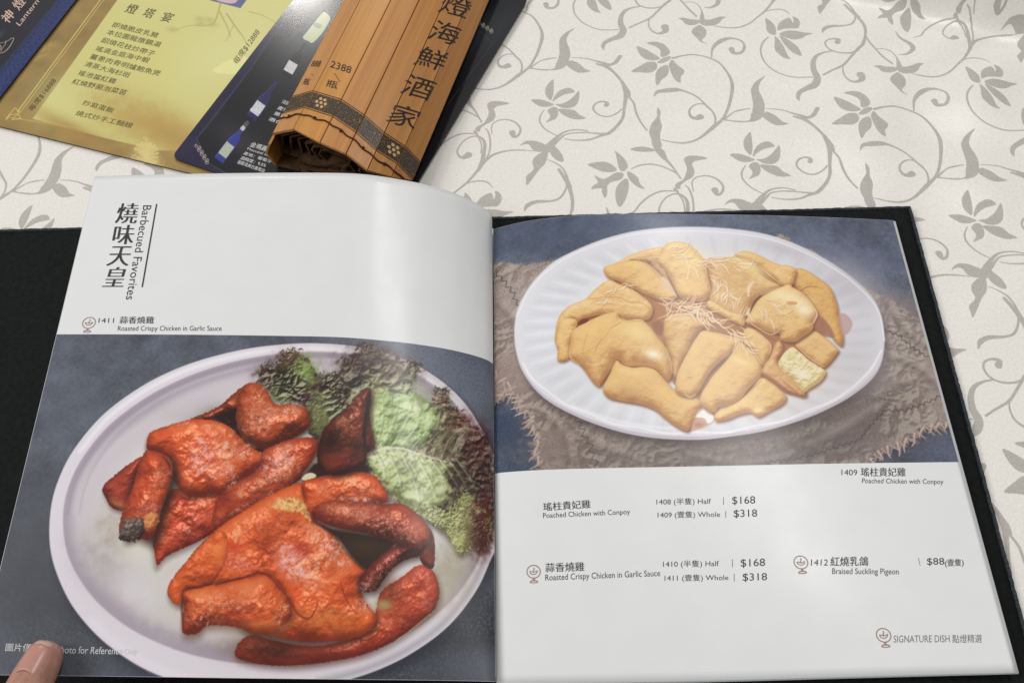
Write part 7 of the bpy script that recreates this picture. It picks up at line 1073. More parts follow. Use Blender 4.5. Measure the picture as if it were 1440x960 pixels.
('stroke',[[206.6,37.8],[199.6,44],[193.3,49.4]],[1,2.5,1],(188,184,194),{'op':.25,'soft':2.4}),
('stroke',[[211.3,41.7],[203.8,47.6],[195.5,54.1]],[1.49,3.49,1],(226,222,228),{'op':.2,'soft':2.4}),
('stroke',[[215.5,45.7],[207.4,51.3],[200.2,56]],[.99,2.48,.99],(188,184,194),{'op':.25,'soft':2.4}),
('stroke',[[219.2,50.1],[210.6,55.3],[201.3,61]],[1.48,3.46,.99],(226,222,228),{'op':.2,'soft':2.4}),
('stroke',[[222.3,54.5],[213.3,59.3],[205.3,63.3]],[.98,2.46,.98],(188,184,194),{'op':.25,'soft':2.4}),
('stroke',[[224.9,59.3],[215.6,63.6],[205.3,68.4]],[1.47,3.43,.98],(226,222,228),{'op':.2,'soft':2.4}),
('stroke',[[226.9,64],[217.3,67.9],[208.7,71.2]],[.98,2.44,.98],(188,184,194),{'op':.25,'soft':2.4}),
('stroke',[[228.4,69],[218.5,72.4],[207.6,76.2]],[1.45,3.39,.97],(226,222,228),{'op':.2,'soft':2.4}),
('stroke',[[229.3,73.9],[219.3,76.8],[210.3,79.3]],[.96,2.41,.96],(188,184,194),{'op':.25,'soft':2.4}),
('stroke',[[229.7,79.1],[219.5,81.5],[208.2,84.2]],[1.43,3.35,.96],(226,222,228),{'op':.2,'soft':2.4}),
('stroke',[[229.5,84.1],[219.2,85.9],[210.1,87.5]],[.95,2.37,.95],(188,184,194),{'op':.25,'soft':2.4}),
('stroke',[[231.3,99.7],[222.5,112.7],[210.1,124.4]],[.93,1.4,.93],(244,242,246),{'op':.85,'soft':.8}),
('stroke',[[210.1,124.4],[196.4,133.5],[179.7,140.3]],[.89,1.34,.89],(244,242,246),{'op':.85,'soft':.8}),
('stroke',[[179.7,140.3],[165.4,146.2],[148.9,148.8]],[.86,1.29,.86],(244,242,246),{'op':.85,'soft':.8}),
('stroke',[[148.9,148.8],[132.9,152.6],[116.2,152.1]],[.85,1.27,.85],(244,242,246),{'op':.85,'soft':.8}),
('stroke',[[116.2,152.1],[99.4,152.5],[84.2,148.8]],[.84,1.26,.84],(244,242,246),{'op':.85,'soft':.8}),
('stroke',[[84.2,148.8],[68.8,145.9],[56.4,139.7]],[.84,1.27,.84],(244,242,246),{'op':.85,'soft':.8}),
('stroke',[[56.4,139.7],[42.6,133],[32.4,124]],[.85,1.28,.85],(244,242,246),{'op':.85,'soft':.8}),
('stroke',[[32.4,124],[23.3,114.5],[18.1,103.8]],[.88,1.32,.88],(244,242,246),{'op':.85,'soft':.8}),
('stroke',[[14.9,70.8],[25.9,49.7],[45.3,32.9],[70.7,21.6],[98.4,14.5],[133.6,13],[167.9,16.6],[191.9,25.5],[214.5,41.3],[229.5,58.7],[235.3,73.8],[234.5,92.7]],[.97,.97,.97],(238,236,240),{'op':.8,'soft':.7}),
('stroke',[[46.5,134],[68.8,143.6],[92.3,148.5],[116.4,150.3]],[1.29,2.15,1.29],(240,240,244),{'op':.6,'soft':1.5}),
('glow',78,123.5,30.4,8.7,15,(202,206,212),{'k':.5}),
('fill',[[81.8,41],[95.5,34.3],[111,27.4],[123.5,27.3],[134.9,38.3],[155.5,39.2],[174.6,39],[185.5,49.8],[195.4,65.5],[201.1,79.8],[196.8,95.8],[186.7,108.6],[174.1,119.2],[155.8,127.7],[139.6,134.3],[120.6,133.1],[110.1,122.6],[87.6,113.5],[64.7,105],[51,96.4],[47.6,84.4],[61.3,68.2]],(176,122,76),{'soft':4}),
('glow',145,96.8,44.2,25.5,20,(164,110,72),{'k':.5}),
('shadow',[[70.8,39.7],[77.1,37.4],[89.2,30.2],[99.4,26.8],[107,25.5],[109,31.4],[106,37.3],[98.6,36.3],[88.7,37.2]],{'soft':1.6,'op':.73,'dx':.5,'dy':1.2,'col':(104,58,38)}),
('piece',[[70.8,39.7],[77.1,37.4],[89.2,30.2],[99.4,26.8],[107,25.5],[109,31.4],[106,37.3],[98.6,36.3],[88.7,37.2]],(226,184,122),(168,114,68),(248,224,172),{'style':'poach','R':2.8,'H':1,'seed':1}),
('shadow',[[86.4,34.7],[92.3,33.2],[102.4,31.3],[108.8,33.4],[111.8,46.2],[114,61.7],[111.3,59.8],[107.2,51.1],[101.4,42.2],[97,36.3]],{'soft':1.6,'op':.73,'dx':.5,'dy':1.2,'col':(104,58,38)}),
('piece',[[86.4,34.7],[92.3,33.2],[102.4,31.3],[108.8,33.4],[111.8,46.2],[114,61.7],[111.3,59.8],[107.2,51.1],[101.4,42.2],[97,36.3]],(196,152,108),(130,84,56),(248,224,172),{'style':'poach','R':2.2,'H':1,'seed':1}),
('shadow',[[70.2,40.2],[77.1,37.7],[85.5,35.7],[93.7,35.8],[99.1,40.2],[105.8,49.1],[110.5,55.9],[113.7,61.9],[110.1,64.1],[104.4,65],[96.6,61.5],[87.3,55.7],[79.5,50.7],[72.3,47.6]],{'soft':1.6,'op':.73,'dx':.5,'dy':1.2,'col':(104,58,38)}),
('piece',[[70.2,40.2],[77.1,37.7],[85.5,35.7],[93.7,35.8],[99.1,40.2],[105.8,49.1],[110.5,55.9],[113.7,61.9],[110.1,64.1],[104.4,65],[96.6,61.5],[87.3,55.7],[79.5,50.7],[72.3,47.6]],(226,184,122),(168,114,68),(244,208,134),{'style':'poach','R':5.5,'H':1,'seed':2}),
('fill',[[104.1,49.1],[107.5,48.2],[111.3,55.9],[112.9,60.8],[110.6,58.8],[107.5,56.9]],(222,192,156),{'soft':1}),
('stroke',[[107.9,43.3],[110.5,51.1],[113.8,60.8]],[.54,1.08,.54],(120,72,50),{'op':.7,'soft':.7}),
('shadow',[[107.8,26.3],[111.5,22.3],[116.6,21.1],[123.2,22.4],[128.5,28.3],[132.3,34.8],[133.5,43.3],[134.7,53.1],[134.3,59.9],[129.4,65.3],[123,64.8],[115.2,61.9],[112,52.1],[108,42.3],[103.8,36.3],[106.2,30.4]],{'soft':1.6,'op':.73,'dx':.5,'dy':1.2,'col':(104,58,38)}),
('piece',[[107.8,26.3],[111.5,22.3],[116.6,21.1],[123.2,22.4],[128.5,28.3],[132.3,34.8],[133.5,43.3],[134.7,53.1],[134.3,59.9],[129.4,65.3],[123,64.8],[115.2,61.9],[112,52.1],[108,42.3],[103.8,36.3],[106.2,30.4]],(226,184,122),(168,114,68),(246,220,160),{'style':'poach','R':7.2,'H':1,'seed':3}),
('glow',125.3,34.3,10.1,8.2,30,(244,220,152),{'k':.7}),
('glow',123.9,56,8,5.3,20,(238,196,128),{'k':.5}),
('shadow',[[72.6,49.4],[79.3,52.8],[87.2,56.8],[94.7,63.9],[97.9,69.1],[97,75.2],[93.1,78.4],[85.6,77.9],[77.7,76.8],[68.2,74.2],[58.5,75.6],[52.7,79.1],[48.8,77],[42.9,82.2],[40.5,90.4],[38.1,91.1],[38.6,83.8],[41.2,73.7],[47.7,66.6],[57.6,62.4],[63.7,56]],{'soft':1.6,'op':.73,'dx':.5,'dy':1.2,'col':(104,58,38)}),
('piece',[[72.6,49.4],[79.3,52.8],[87.2,56.8],[94.7,63.9],[97.9,69.1],[97,75.2],[93.1,78.4],[85.6,77.9],[77.7,76.8],[68.2,74.2],[58.5,75.6],[52.7,79.1],[48.8,77],[42.9,82.2],[40.5,90.4],[38.1,91.1],[38.6,83.8],[41.2,73.7],[47.7,66.6],[57.6,62.4],[63.7,56]],(226,184,122),(168,114,68),(248,224,172),{'style':'poach','R':5,'H':1,'seed':4}),
('stroke',[[59.2,62.5],[69,61.9],[78.7,62.2],[83.3,65.2],[91.3,66.2],[96.6,71]],[.35,.53,.44,.35,.53,.26],(172,120,66),{'op':.6,'soft':.9}),
('stroke',[[72.1,57.3],[79.1,55.5],[82.6,53.2]],[.44,.71,.26],(240,210,150),{'op':.7,'soft':.8}),
('stroke',[[62.2,66.9],[71.2,64.9],[83.2,67],[92.8,68.1]],[.35,.7,.87,.35],(242,214,160),{'op':.7,'soft':1}),
('stroke',[[47.3,73.2],[50.4,77.1],[48.2,88.1],[46.8,100.7]],[.35,.52,.52,.26],(168,120,66),{'op':.6,'soft':.9}),
('shadow',[[38.5,90.7],[41.5,77.8],[46.4,75.3],[52,77.5],[49.9,85.7],[46.7,94.7],[46.4,101.9],[42.7,104.6],[38.9,103.4],[39.4,97]],{'soft':1.6,'op':.73,'dx':.5,'dy':1.2,'col':(104,58,38)}),
('piece',[[38.5,90.7],[41.5,77.8],[46.4,75.3],[52,77.5],[49.9,85.7],[46.7,94.7],[46.4,101.9],[42.7,104.6],[38.9,103.4],[39.4,97]],(226,184,122),(168,114,68),(248,224,172),{'style':'poach','R':3.3,'H':1,'seed':5}),
('shadow',[[48.4,84.7],[58.3,78.3],[68.2,73.7],[75.7,72.3],[78.1,76.8],[82.3,78.4],[89.6,78.1],[94.8,82.5],[99,89.9],[103.5,97.2],[105.3,107.1],[105.6,114.1],[102.6,119.5],[99.8,116.6],[95.5,111.3],[88,108.5],[80.1,109.3],[74.1,104.7],[69.7,111.7],[66.2,118.6],[62.7,122.1],[59.1,119.4],[52.7,108.4],[46,102.1],[47,92.9]],{'soft':1.6,'op':.73,'dx':.5,'dy':1.2,'col':(104,58,38)}),
('piece',[[48.4,84.7],[58.3,78.3],[68.2,73.7],[75.7,72.3],[78.1,76.8],[82.3,78.4],[89.6,78.1],[94.8,82.5],[99,89.9],[103.5,97.2],[105.3,107.1],[105.6,114.1],[102.6,119.5],[99.8,116.6],[95.5,111.3],[88,108.5],[80.1,109.3],[74.1,104.7],[69.7,111.7],[66.2,118.6],[62.7,122.1],[59.1,119.4],[52.7,108.4],[46,102.1],[47,92.9]],(226,184,122),(168,114,68),(242,208,138),{'style':'poach','R':12.1,'H':1,'seed':6}),
('fill',[[52.3,79.2],[55.2,76.3],[58.8,76.4],[58.3,78.3],[53.8,80.4]],(120,58,36),{'soft':.5}),
('stroke',[[77.8,79.9],[72.4,83.4],[67.7,88.8],[63.4,94.5],[61.1,99.8]],[.6,.52,.43,.34,.17],(184,130,74),{'op':.75,'soft':.6}),
('stroke',[[77.3,81.2],[70.7,85.2],[66.4,90.1]],[.26,.43,.26],(244,218,164),{'op':.8,'soft':.5}),
('stroke',[[52.8,106.7],[55,95.1],[57.9,86.1]],[.25,.42,.25],(190,140,84),{'op':.5,'soft':1.2}),
('glow',95.6,101.5,5.5,3.4,15,(250,236,206),{'k':.95}),
('glow',88.1,87,11.1,5.1,15,(244,218,154),{'k':.7}),
('glow',88,108.5,14.1,1.5,5,(208,152,86),{'k':.7}),
('shadow',[[73.5,105.4],[77,108.3],[83.1,110.4],[89.4,110],[95.5,111.8],[99.7,116.8],[104.5,123.7],[110.2,129.1],[113.9,130.7],[116.9,131.6],[120.2,134.7],[118.2,139.3],[115.5,144.3],[111,151.3],[104.5,148.2],[98.9,143.1],[93.3,137.6],[85.9,134.3],[75.3,131.9],[68.5,130],[64.9,126.3],[65,122],[69.6,113.4]],{'soft':1.6,'op':.88,'dx':.5,'dy':1.2,'col':(104,58,38)}),
('piece',[[73.5,105.4],[77,108.3],[83.1,110.4],[89.4,110],[95.5,111.8],[99.7,116.8],[104.5,123.7],[110.2,129.1],[113.9,130.7],[116.9,131.6],[120.2,134.7],[118.2,139.3],[115.5,144.3],[111,151.3],[104.5,148.2],[98.9,143.1],[93.3,137.6],[85.9,134.3],[75.3,131.9],[68.5,130],[64.9,126.3],[65,122],[69.6,113.4]],(226,184,122),(168,114,68),(240,206,140),{'style':'poach','R':8.2,'H':1,'seed':7}),
('glow',82.9,113.7,7.4,2.5,15,(244,212,146),{'k':.5}),
('glow',98.9,126.2,7.3,2.9,42,(244,206,130),{'k':.4}),
('glow',80.4,125.8,10.6,3.3,8,(192,146,92),{'k':.5}),
('stroke',[[63.3,121.5],[66.2,117.7],[70.1,111.7]],[.65,1.31,.49],(124,76,48),{'op':.85,'soft':.7}),
('stroke',[[113.9,130.5],[116.9,131.6],[120.2,134.7]],[.41,.49,.41],(236,190,130),{'op':.9,'soft':.5}),
('fill',[[115.6,143.4],[118.4,138.4],[122.4,137.3],[126.7,140.3],[127.3,144.5],[123.5,147.8],[118,150.1],[113.3,150.9]],(206,168,148),{'soft':.8}),
('fill',[[116.5,142.6],[119.9,138.9],[123.1,137.7],[126.2,141.1],[126.1,144.9],[122.9,146.9],[121,143.5]],(240,236,232),{'soft':.8}),
('glow',117.5,147.6,3.2,1.9,0,(176,120,90),{'k':.7}),
('stroke',[[111.9,150.4],[113.4,146.7],[116.4,143.5]],[.47,.63,.32],(160,110,70),{'op':.8,'soft':.6}),
('shadow',[[104.9,77.2],[111.6,73.8],[119.6,74.4],[126.3,79.1],[128.3,82.8],[122,90.1],[117.3,101],[111.2,110.7],[107,118.1],[105.9,108.8],[103.9,97.2],[102.4,89]],{'soft':1.6,'op':.73,'dx':.5,'dy':1.2,'col':(104,58,38)}),
('piece',[[104.9,77.2],[111.6,73.8],[119.6,74.4],[126.3,79.1],[128.3,82.8],[122,90.1],[117.3,101],[111.2,110.7],[107,118.1],[105.9,108.8],[103.9,97.2],[102.4,89]],(212,166,104),(142,94,58),(248,224,172),{'style':'poach','R':6.6,'H':1,'seed':8}),
('stroke',[[105.9,117.6],[107.1,121.1],[111.7,114.2],[116.7,102.8]],[.66,1.98,.82,.33],(140,98,72),{'op':.7,'soft':1.2}),
('fill',[[96.6,80.6],[101.5,78.9],[103.5,83.5],[101.4,89],[98.7,88],[97.1,84.3]],(150,96,66),{'soft':1.2,'op':.8}),
('shadow',[[121.9,91.1],[126.4,86.1],[134.2,87.5],[141.9,89.9],[148.1,92.8],[142.7,99.9],[134.3,107.4],[127.6,114.4],[122.9,122.2],[118,128.4],[113.9,130],[106.6,126.3],[108.5,115],[113.3,105.4],[119,95.6]],{'soft':1.6,'op':.73,'dx':.5,'dy':1.2,'col':(104,58,38)}),
('piece',[[121.9,91.1],[126.4,86.1],[134.2,87.5],[141.9,89.9],[148.1,92.8],[142.7,99.9],[134.3,107.4],[127.6,114.4],[122.9,122.2],[118,128.4],[113.9,130],[106.6,126.3],[108.5,115],[113.3,105.4],[119,95.6]],(226,184,122),(168,114,68),(240,204,138),{'style':'poach','R':6.1,'H':1,'seed':9}),
('stroke',[[119.4,129.1],[125.1,119.7],[131.4,111.9],[140.3,103],[146.9,94]],[.65,1.79,1.95,1.3,.41],(126,84,62),{'op':.85,'soft':.8}),
('stroke',[[121.3,126.5],[126.8,117.9],[133.9,110.6]],[.24,.57,.24],(200,150,100),{'op':.7,'soft':.6}),
('shadow',[[147.9,94],[152,97.7],[156,103.2],[158.6,108.6],[157.4,116.2],[153.6,121],[148.4,125.7],[142.9,132.1],[136.4,135.4],[130.9,136.3],[127.3,140.3],[122.4,137.7],[120,130.8],[127.6,118.4],[133.8,111.4],[140.1,104.4],[144.5,97.7]],{'soft':1.6,'op':.88,'dx':.5,'dy':1.2,'col':(104,58,38)}),
('piece',[[147.9,94],[152,97.7],[156,103.2],[158.6,108.6],[157.4,116.2],[153.6,121],[148.4,125.7],[142.9,132.1],[136.4,135.4],[130.9,136.3],[127.3,140.3],[122.4,137.7],[120,130.8],[127.6,118.4],[133.8,111.4],[140.1,104.4],[144.5,97.7]],(226,184,122),(168,114,68),(242,206,134),{'style':'poach','R':7.2,'H':1,'seed':10}),
('glow',147.6,107.6,7.6,3.4,30,(244,216,146),{'k':.8}),
('stroke',[[130.9,136.6],[138.7,135],[144.6,131.2],[150.8,125.3],[157.2,117.5]],[.4,.32,.32,.4,.4],(238,202,140),{'op':.7,'soft':.5}),
('shadow',[[152.1,84.9],[156.9,85.1],[161.8,89.6],[165.9,96],[164.1,103.3],[159.1,110.4],[157.2,105.9],[153.5,98.7],[149.4,93.3]],{'soft':1.6,'op':.68,'dx':.5,'dy':1.2,'col':(104,58,38)}),
('piece',[[152.1,84.9],[156.9,85.1],[161.8,89.6],[165.9,96],[164.1,103.3],[159.1,110.4],[157.2,105.9],[153.5,98.7],[149.4,93.3]],(226,184,122),(168,114,68),(244,218,156),{'style':'poach','R':4.4,'H':1,'seed':11}),
('shadow',[[157.1,118.4],[162.9,121.1],[167.6,126.4],[169.7,131.6],[166.2,136.1],[158.7,140],[152.2,143.5],[148,140.7],[141.7,141.8],[134.5,144.6],[127.6,145.5],[128.2,140.3],[136.3,135.8],[142.9,132.5],[149.9,126.2]],{'soft':1.6,'op':.78,'dx':.5,'dy':1.2,'col':(104,58,38)}),
('piece',[[157.1,118.4],[162.9,121.1],[167.6,126.4],[169.7,131.6],[166.2,136.1],[158.7,140],[152.2,143.5],[148,140.7],[141.7,141.8],[134.5,144.6],[127.6,145.5],[128.2,140.3],[136.3,135.8],[142.9,132.5],[149.9,126.2]],(226,184,122),(168,114,68),(246,224,150),{'style':'poach','R':5,'H':1,'seed':12}),
('stroke',[[130,137.8],[136.3,136.2],[142.1,132.9],[149.9,126.2],[156.9,120.1]],[.4,.48,.4,.32,.24],(150,98,60),{'op':.7,'soft':.7}),
('glow',152.8,139.1,4,1.6,0,(244,226,160),{'k':.8}),
('shadow',[[164.2,104.2],[168.1,96],[171.8,92.4],[172.7,99.7],[168.2,108.7],[173.8,115.9],[177,123],[182,128.3],[180,131.1],[175.6,129.8],[169.8,127.3],[164.4,122],[158.2,115.8],[159.3,110.9]],{'soft':1.6,'op':.73,'dx':.5,'dy':1.2,'col':(104,58,38)}),
('piece',[[164.2,104.2],[168.1,96],[171.8,92.4],[172.7,99.7],[168.2,108.7],[173.8,115.9],[177,123],[182,128.3],[180,131.1],[175.6,129.8],[169.8,127.3],[164.4,122],[158.2,115.8],[159.3,110.9]],(208,158,104),(140,82,56),(248,224,172),{'style':'poach','R':3.3,'H':1,'seed':13}),
('stroke',[[158.3,115.3],[164.6,120.3],[170.4,128.2],[179.4,130.2]],[.5,1.17,1.33,.67],(158,96,76),{'op':.75,'soft':.8}),
('stroke',[[169.3,120.3],[173.9,125.6],[177.9,129.6]],[.66,1.16,.5],(180,110,88),{'op':.7,'soft':.6}),
('shadow',[[180.4,96.1],[184.7,91.5],[191.9,86.6],[197.8,89.6],[204.4,97.9],[204.7,101.6],[195,111.8],[190,108],[183.9,101.6]],{'soft':1.6,'op':.88,'dx':.5,'dy':1.2,'col':(104,58,38)}),
('piece',[[180.4,96.1],[184.7,91.5],[191.9,86.6],[197.8,89.6],[204.4,97.9],[204.7,101.6],[195,111.8],[190,108],[183.9,101.6]],(226,184,122),(168,114,68),(240,206,150),{'style':'poach','R':4.4,'H':1,'seed':14}),
('stroke',[[186.1,92.4],[191.6,97.9],[197.2,102.5]],[.17,.35,.17],(200,150,98),{'op':.35,'soft':.8}),
('stroke',[[188.3,92.2],[193.5,97.9],[198.3,102.5]],[.17,.35,.17],(200,150,98),{'op':.35,'soft':.8}),
('stroke',[[190.4,92],[195.4,97.9],[199.4,102.5]],[.17,.35,.17],(200,150,98),{'op':.35,'soft':.8}),
('stroke',[[192.5,91.8],[197.4,97.9],[200.5,102.5]],[.17,.35,.17],(200,150,98),{'op':.35,'soft':.8}),
('stroke',[[194.6,91.7],[199.3,97.9],[201.7,102.5]],[.17,.35,.17],(200,150,98),{'op':.35,'soft':.8}),
('shadow',[[174.7,99.9],[178.9,97.7],[183.7,102.5],[186.5,106.2],[190.5,109.8],[195.4,114.3],[191.8,120.5],[183.9,125.9],[180.4,127.6],[175.5,120.4],[168.4,110.5],[170.8,104.3]],{'soft':1.6,'op':.78,'dx':.5,'dy':1.2,'col':(104,58,38)}),
('piece',[[174.7,99.9],[178.9,97.7],[183.7,102.5],[186.5,106.2],[190.5,109.8],[195.4,114.3],[191.8,120.5],[183.9,125.9],[180.4,127.6],[175.5,120.4],[168.4,110.5],[170.8,104.3]],(230,212,160),(180,146,92),(246,238,208),{'style':'poach','R':4.4,'H':1,'bump':.3,'bl':4,'seed':15}),
('stroke',[[168.3,111],[173.4,118.6],[180.5,127.9]],[.84,1.34,.67],(222,178,106),{'op':.85,'soft':.7}),
('glow',176.4,104.3,2.5,1.9,0,(214,196,120),{'k':.6}),
('glow',181,115.1,5,3.4,30,(240,236,214),{'k':.7}),
('stroke',[[181.3,113.3],[186,108],[187.1,106.2]],[.34,.67,.34],(196,164,106),{'op':.7,'soft':.7}),
('shadow',[[152.3,31.1],[159.4,27.8],[167.4,31],[175.1,35.9],[181.3,38.9],[185.4,40.8],[185.9,52.8],[179.2,53.1],[172,46],[166.3,39.1],[158.6,34.1]],{'soft':1.6,'op':.73,'dx':.5,'dy':1.2,'col':(104,58,38)}),
('piece',[[152.3,31.1],[159.4,27.8],[167.4,31],[175.1,35.9],[181.3,38.9],[185.4,40.8],[185.9,52.8],[179.2,53.1],[172,46],[166.3,39.1],[158.6,34.1]],(226,184,122),(168,114,68),(242,208,136),{'style':'poach','R':3.9,'H':1,'seed':16}),
('shadow',[[187.5,42],[193.6,40.9],[201,46.6],[208,54.4],[210.4,65.2],[210.2,76.9],[210.2,90.1],[207.8,96.9],[203.8,92.2],[200.6,82.7],[197.6,74.1],[192.4,63.5],[189.2,57.7],[185.3,50.8]],{'soft':1.6,'op':.73,'dx':.5,'dy':1.2,'col':(104,58,38)}),
('piece',[[187.5,42],[193.6,40.9],[201,46.6],[208,54.4],[210.4,65.2],[210.2,76.9],[210.2,90.1],[207.8,96.9],[203.8,92.2],[200.6,82.7],[197.6,74.1],[192.4,63.5],[189.2,57.7],[185.3,50.8]],(218,170,104),(168,114,68),(242,206,140),{'style':'poach','R':5,'H':1,'seed':17}),
('shadow',[[173.8,45],[177.8,39.9],[183.9,38.3],[189.2,42],[187.3,48.8],[185,53.3],[179.2,53.4]],{'soft':1.6,'op':.73,'dx':.5,'dy':1.2,'col':(104,58,38)}),
('piece',[[173.8,45],[177.8,39.9],[183.9,38.3],[189.2,42],[187.3,48.8],[185,53.3],[179.2,53.4]],(226,184,122),(168,114,68),(248,224,172),{'style':'poach','R':3.3,'H':1,'seed':18}),
('stroke',[[189.1,58.2],[193.8,54.7],[200.6,54.1]],[.36,.63,.18],(140,90,50),{'op':.8,'soft':.6}),
('stroke',[[200.5,54.4],[204.9,57.5],[207.2,63.3]],[.18,.27,.18],(180,130,76),{'op':.6,'soft':.7}),
('fill',[[210.5,74.9],[214.4,73.9],[217.6,80.6],[213.4,88.2],[210.1,88.3],[209.5,82.6]],(190,156,150),{'soft':1.5,'op':.8}),
('fill',[[197,75.1],[201.9,79.8],[205,90.2],[199.3,90.2],[193.8,84.6]],(164,112,92),{'soft':1.5,'op':.85}),
('shadow',[[134.4,34.5],[142.8,34],[151.4,32.2],[158.4,35.9],[165.6,44.1],[171.4,50],[177.4,54.1],[170.1,59.1],[161.3,63.9],[155.6,73.3],[151,80.8],[143.4,77],[136.1,71.3],[132.8,64.6],[135.2,56],[135,44.2]],{'soft':1.6,'op':.73,'dx':.5,'dy':1.2,'col':(104,58,38)}),
('piece',[[134.4,34.5],[142.8,34],[151.4,32.2],[158.4,35.9],[165.6,44.1],[171.4,50],[177.4,54.1],[170.1,59.1],[161.3,63.9],[155.6,73.3],[151,80.8],[143.4,77],[136.1,71.3],[132.8,64.6],[135.2,56],[135,44.2]],(216,172,116),(168,114,68),(246,222,160),{'style':'poach','R':7.2,'H':1,'seed':19}),
('glow',161.3,39.1,11.9,4.6,40,(246,226,158),{'k':.8}),
('shadow',[[133.2,64.6],[144,72.3],[152.1,75.6],[151.7,82.7],[147,81],[140.3,76.2],[131.4,69.9]],{'soft':1.6,'op':.73,'dx':.5,'dy':1.2,'col':(104,58,38)}),
('piece',[[133.2,64.6],[144,72.3],[152.1,75.6],[151.7,82.7],[147,81],[140.3,76.2],[131.4,69.9]],(226,184,122),(168,114,68),(248,224,172),{'style':'poach','R':2.8,'H':1,'seed':20}),
('fill',[[157.1,71.4],[160.4,64.7],[165,60.8],[163.5,65.7],[158.4,73.3],[153.9,77.1]],(110,66,46),{'soft':1}),
('shadow',[[155.3,75.7],[162.4,64.7],[170.1,59.1],[182.5,52.9],[185.5,55.3],[189.6,58.2],[194.7,65.5],[197.2,74.3],[193.7,80.4],[192.4,85.7],[183.8,92.3],[179.5,94.4],[172.5,93],[172.4,88.4],[168.4,88.2],[158.6,83.8],[152.7,80.1]],{'soft':1.6,'op':.9,'dx':.5,'dy':1.2,'col':(104,58,38)}),
('piece',[[155.3,75.7],[162.4,64.7],[170.1,59.1],[182.5,52.9],[185.5,55.3],[189.6,58.2],[194.7,65.5],[197.2,74.3],[193.7,80.4],[192.4,85.7],[183.8,92.3],[179.5,94.4],[172.5,93],[172.4,88.4],[168.4,88.2],[158.6,83.8],[152.7,80.1]],(226,184,122),(168,114,68),(244,220,160),{'style':'poach','R':8.2,'H':1,'seed':21}),
('glow',181.1,62.7,11.7,5.4,20,(246,232,188),{'k':.8}),
('glow',189.5,71.3,6.2,4.5,40,(248,238,206),{'k':.8}),
('fill',[[179.8,65.6],[185.5,65.6],[185.6,67.5],[181.1,68]],(220,160,110),{'soft':1}),
('stroke',[[157.7,84.6],[164.4,88.3],[169.2,88.4],[173.7,84.6]],[.52,.87,.87,.35],(150,100,62),{'op':.8,'soft':.8}),
('stroke',[[191.9,81.8],[194.1,80.4],[197.2,75.1]],[.35,.53,.26],(246,240,220),{'op':.9,'soft':.5}),
('stroke',[[158.5,84.6],[165.6,91.1],[173.2,93.9],[181.1,94]],[.69,1.56,1.21,.69],(150,98,70),{'op':.6,'soft':1.2}),
('stroke',[[78.3,77.3],[82.5,78.9],[89.8,78.6],[93.6,81.1]],[.47,.78,.47],(176,120,74),{'op':.5,'soft':.6}),
('stroke',[[78.1,76.8],[82.3,78.4],[89.6,78.1],[93.4,80.6]],[.39,.78,.39],(240,214,170),{'op':.8,'soft':.4}),
('stroke',[[103.7,97.6],[105.5,107.5],[105.8,114.6]],[.35,.59,.35],(176,120,74),{'op':.5,'soft':.6}),
('stroke',[[103.5,97.2],[105.3,107.1],[105.6,114.1]],[.3,.59,.3],(240,214,170),{'op':.8,'soft':.4}),
('stroke',[[134.4,88],[142,90.6],[147.9,93.4]],[.52,.86,.52],(176,120,74),{'op':.5,'soft':.6}),
('stroke',[[134.2,87.5],[141.9,90.1],[147.7,92.9]],[.43,.86,.43],(240,214,170),{'op':.8,'soft':.4}),
('stroke',[[111.4,126.8],[114.1,130.5],[118.2,128.8]],[.39,.65,.39],(176,120,74),{'op':.5,'soft':.6}),
('stroke',[[111.2,126.4],[113.9,130],[118,128.4]],[.33,.65,.33],(240,214,170),{'op':.8,'soft':.4}),
('stroke',[[152.2,98.2],[156.2,103.7],[158.6,109.1]],[.51,.85,.51],(176,120,74),{'op':.5,'soft':.6}),
('stroke',[[152,97.7],[156,103.2],[158.4,108.6]],[.43,.85,.43],(240,214,170),{'op':.8,'soft':.4}),
('stroke',[[162,90.2],[165.9,96.5],[164.4,102.8]],[.41,.69,.41],(176,120,74),{'op':.5,'soft':.6}),
('stroke',[[161.8,89.7],[165.7,96],[164.2,102.4]],[.34,.69,.34],(240,214,170),{'op':.8,'soft':.4}),
('stroke',[[95.6,35.8],[101.6,42.9],[107.4,51.6],[111,57.4]],[.49,.82,.49],(176,120,74),{'op':.5,'soft':.6}),
('stroke',[[95.4,35.3],[101.4,42.4],[107.2,51.1],[110.8,56.9]],[.41,.82,.41],(240,214,170),{'op':.8,'soft':.4}),
('stroke',[[129.2,31.8],[133,38.8],[133.9,45.7]],[.39,.64,.39],(176,120,74),{'op':.5,'soft':.6}),
('stroke',[[129,31.3],[132.8,38.3],[133.7,45.2]],[.32,.64,.32],(240,214,170),{'op':.8,'soft':.4}),
('stroke',[[194.8,66.4],[197.2,74.6],[193.9,80.8]],[.54,.9,.54],(176,120,74),{'op':.5,'soft':.6}),
('stroke',[[194.6,65.9],[197,74.1],[193.7,80.4]],[.45,.9,.45],(240,214,170),{'op':.8,'soft':.4}),
('stroke',[[154.6,79.4],[160.3,85.1],[167.7,89.3],[173.9,85.1]],[.42,.7,.42],(176,120,74),{'op':.5,'soft':.6}),
('stroke',[[154.5,79],[160.1,84.6],[167.5,88.8],[173.7,84.6]],[.35,.7,.35],(240,214,170),{'op':.8,'soft':.4}),
('stroke',[[166.5,39.8],[172.2,46.5],[178.6,53.6]],[.5,.83,.5],(176,120,74),{'op':.5,'soft':.6}),
('stroke',[[166.3,39.3],[172,46],[178.4,53.1]],[.41,.83,.41],(240,214,170),{'op':.8,'soft':.4}),
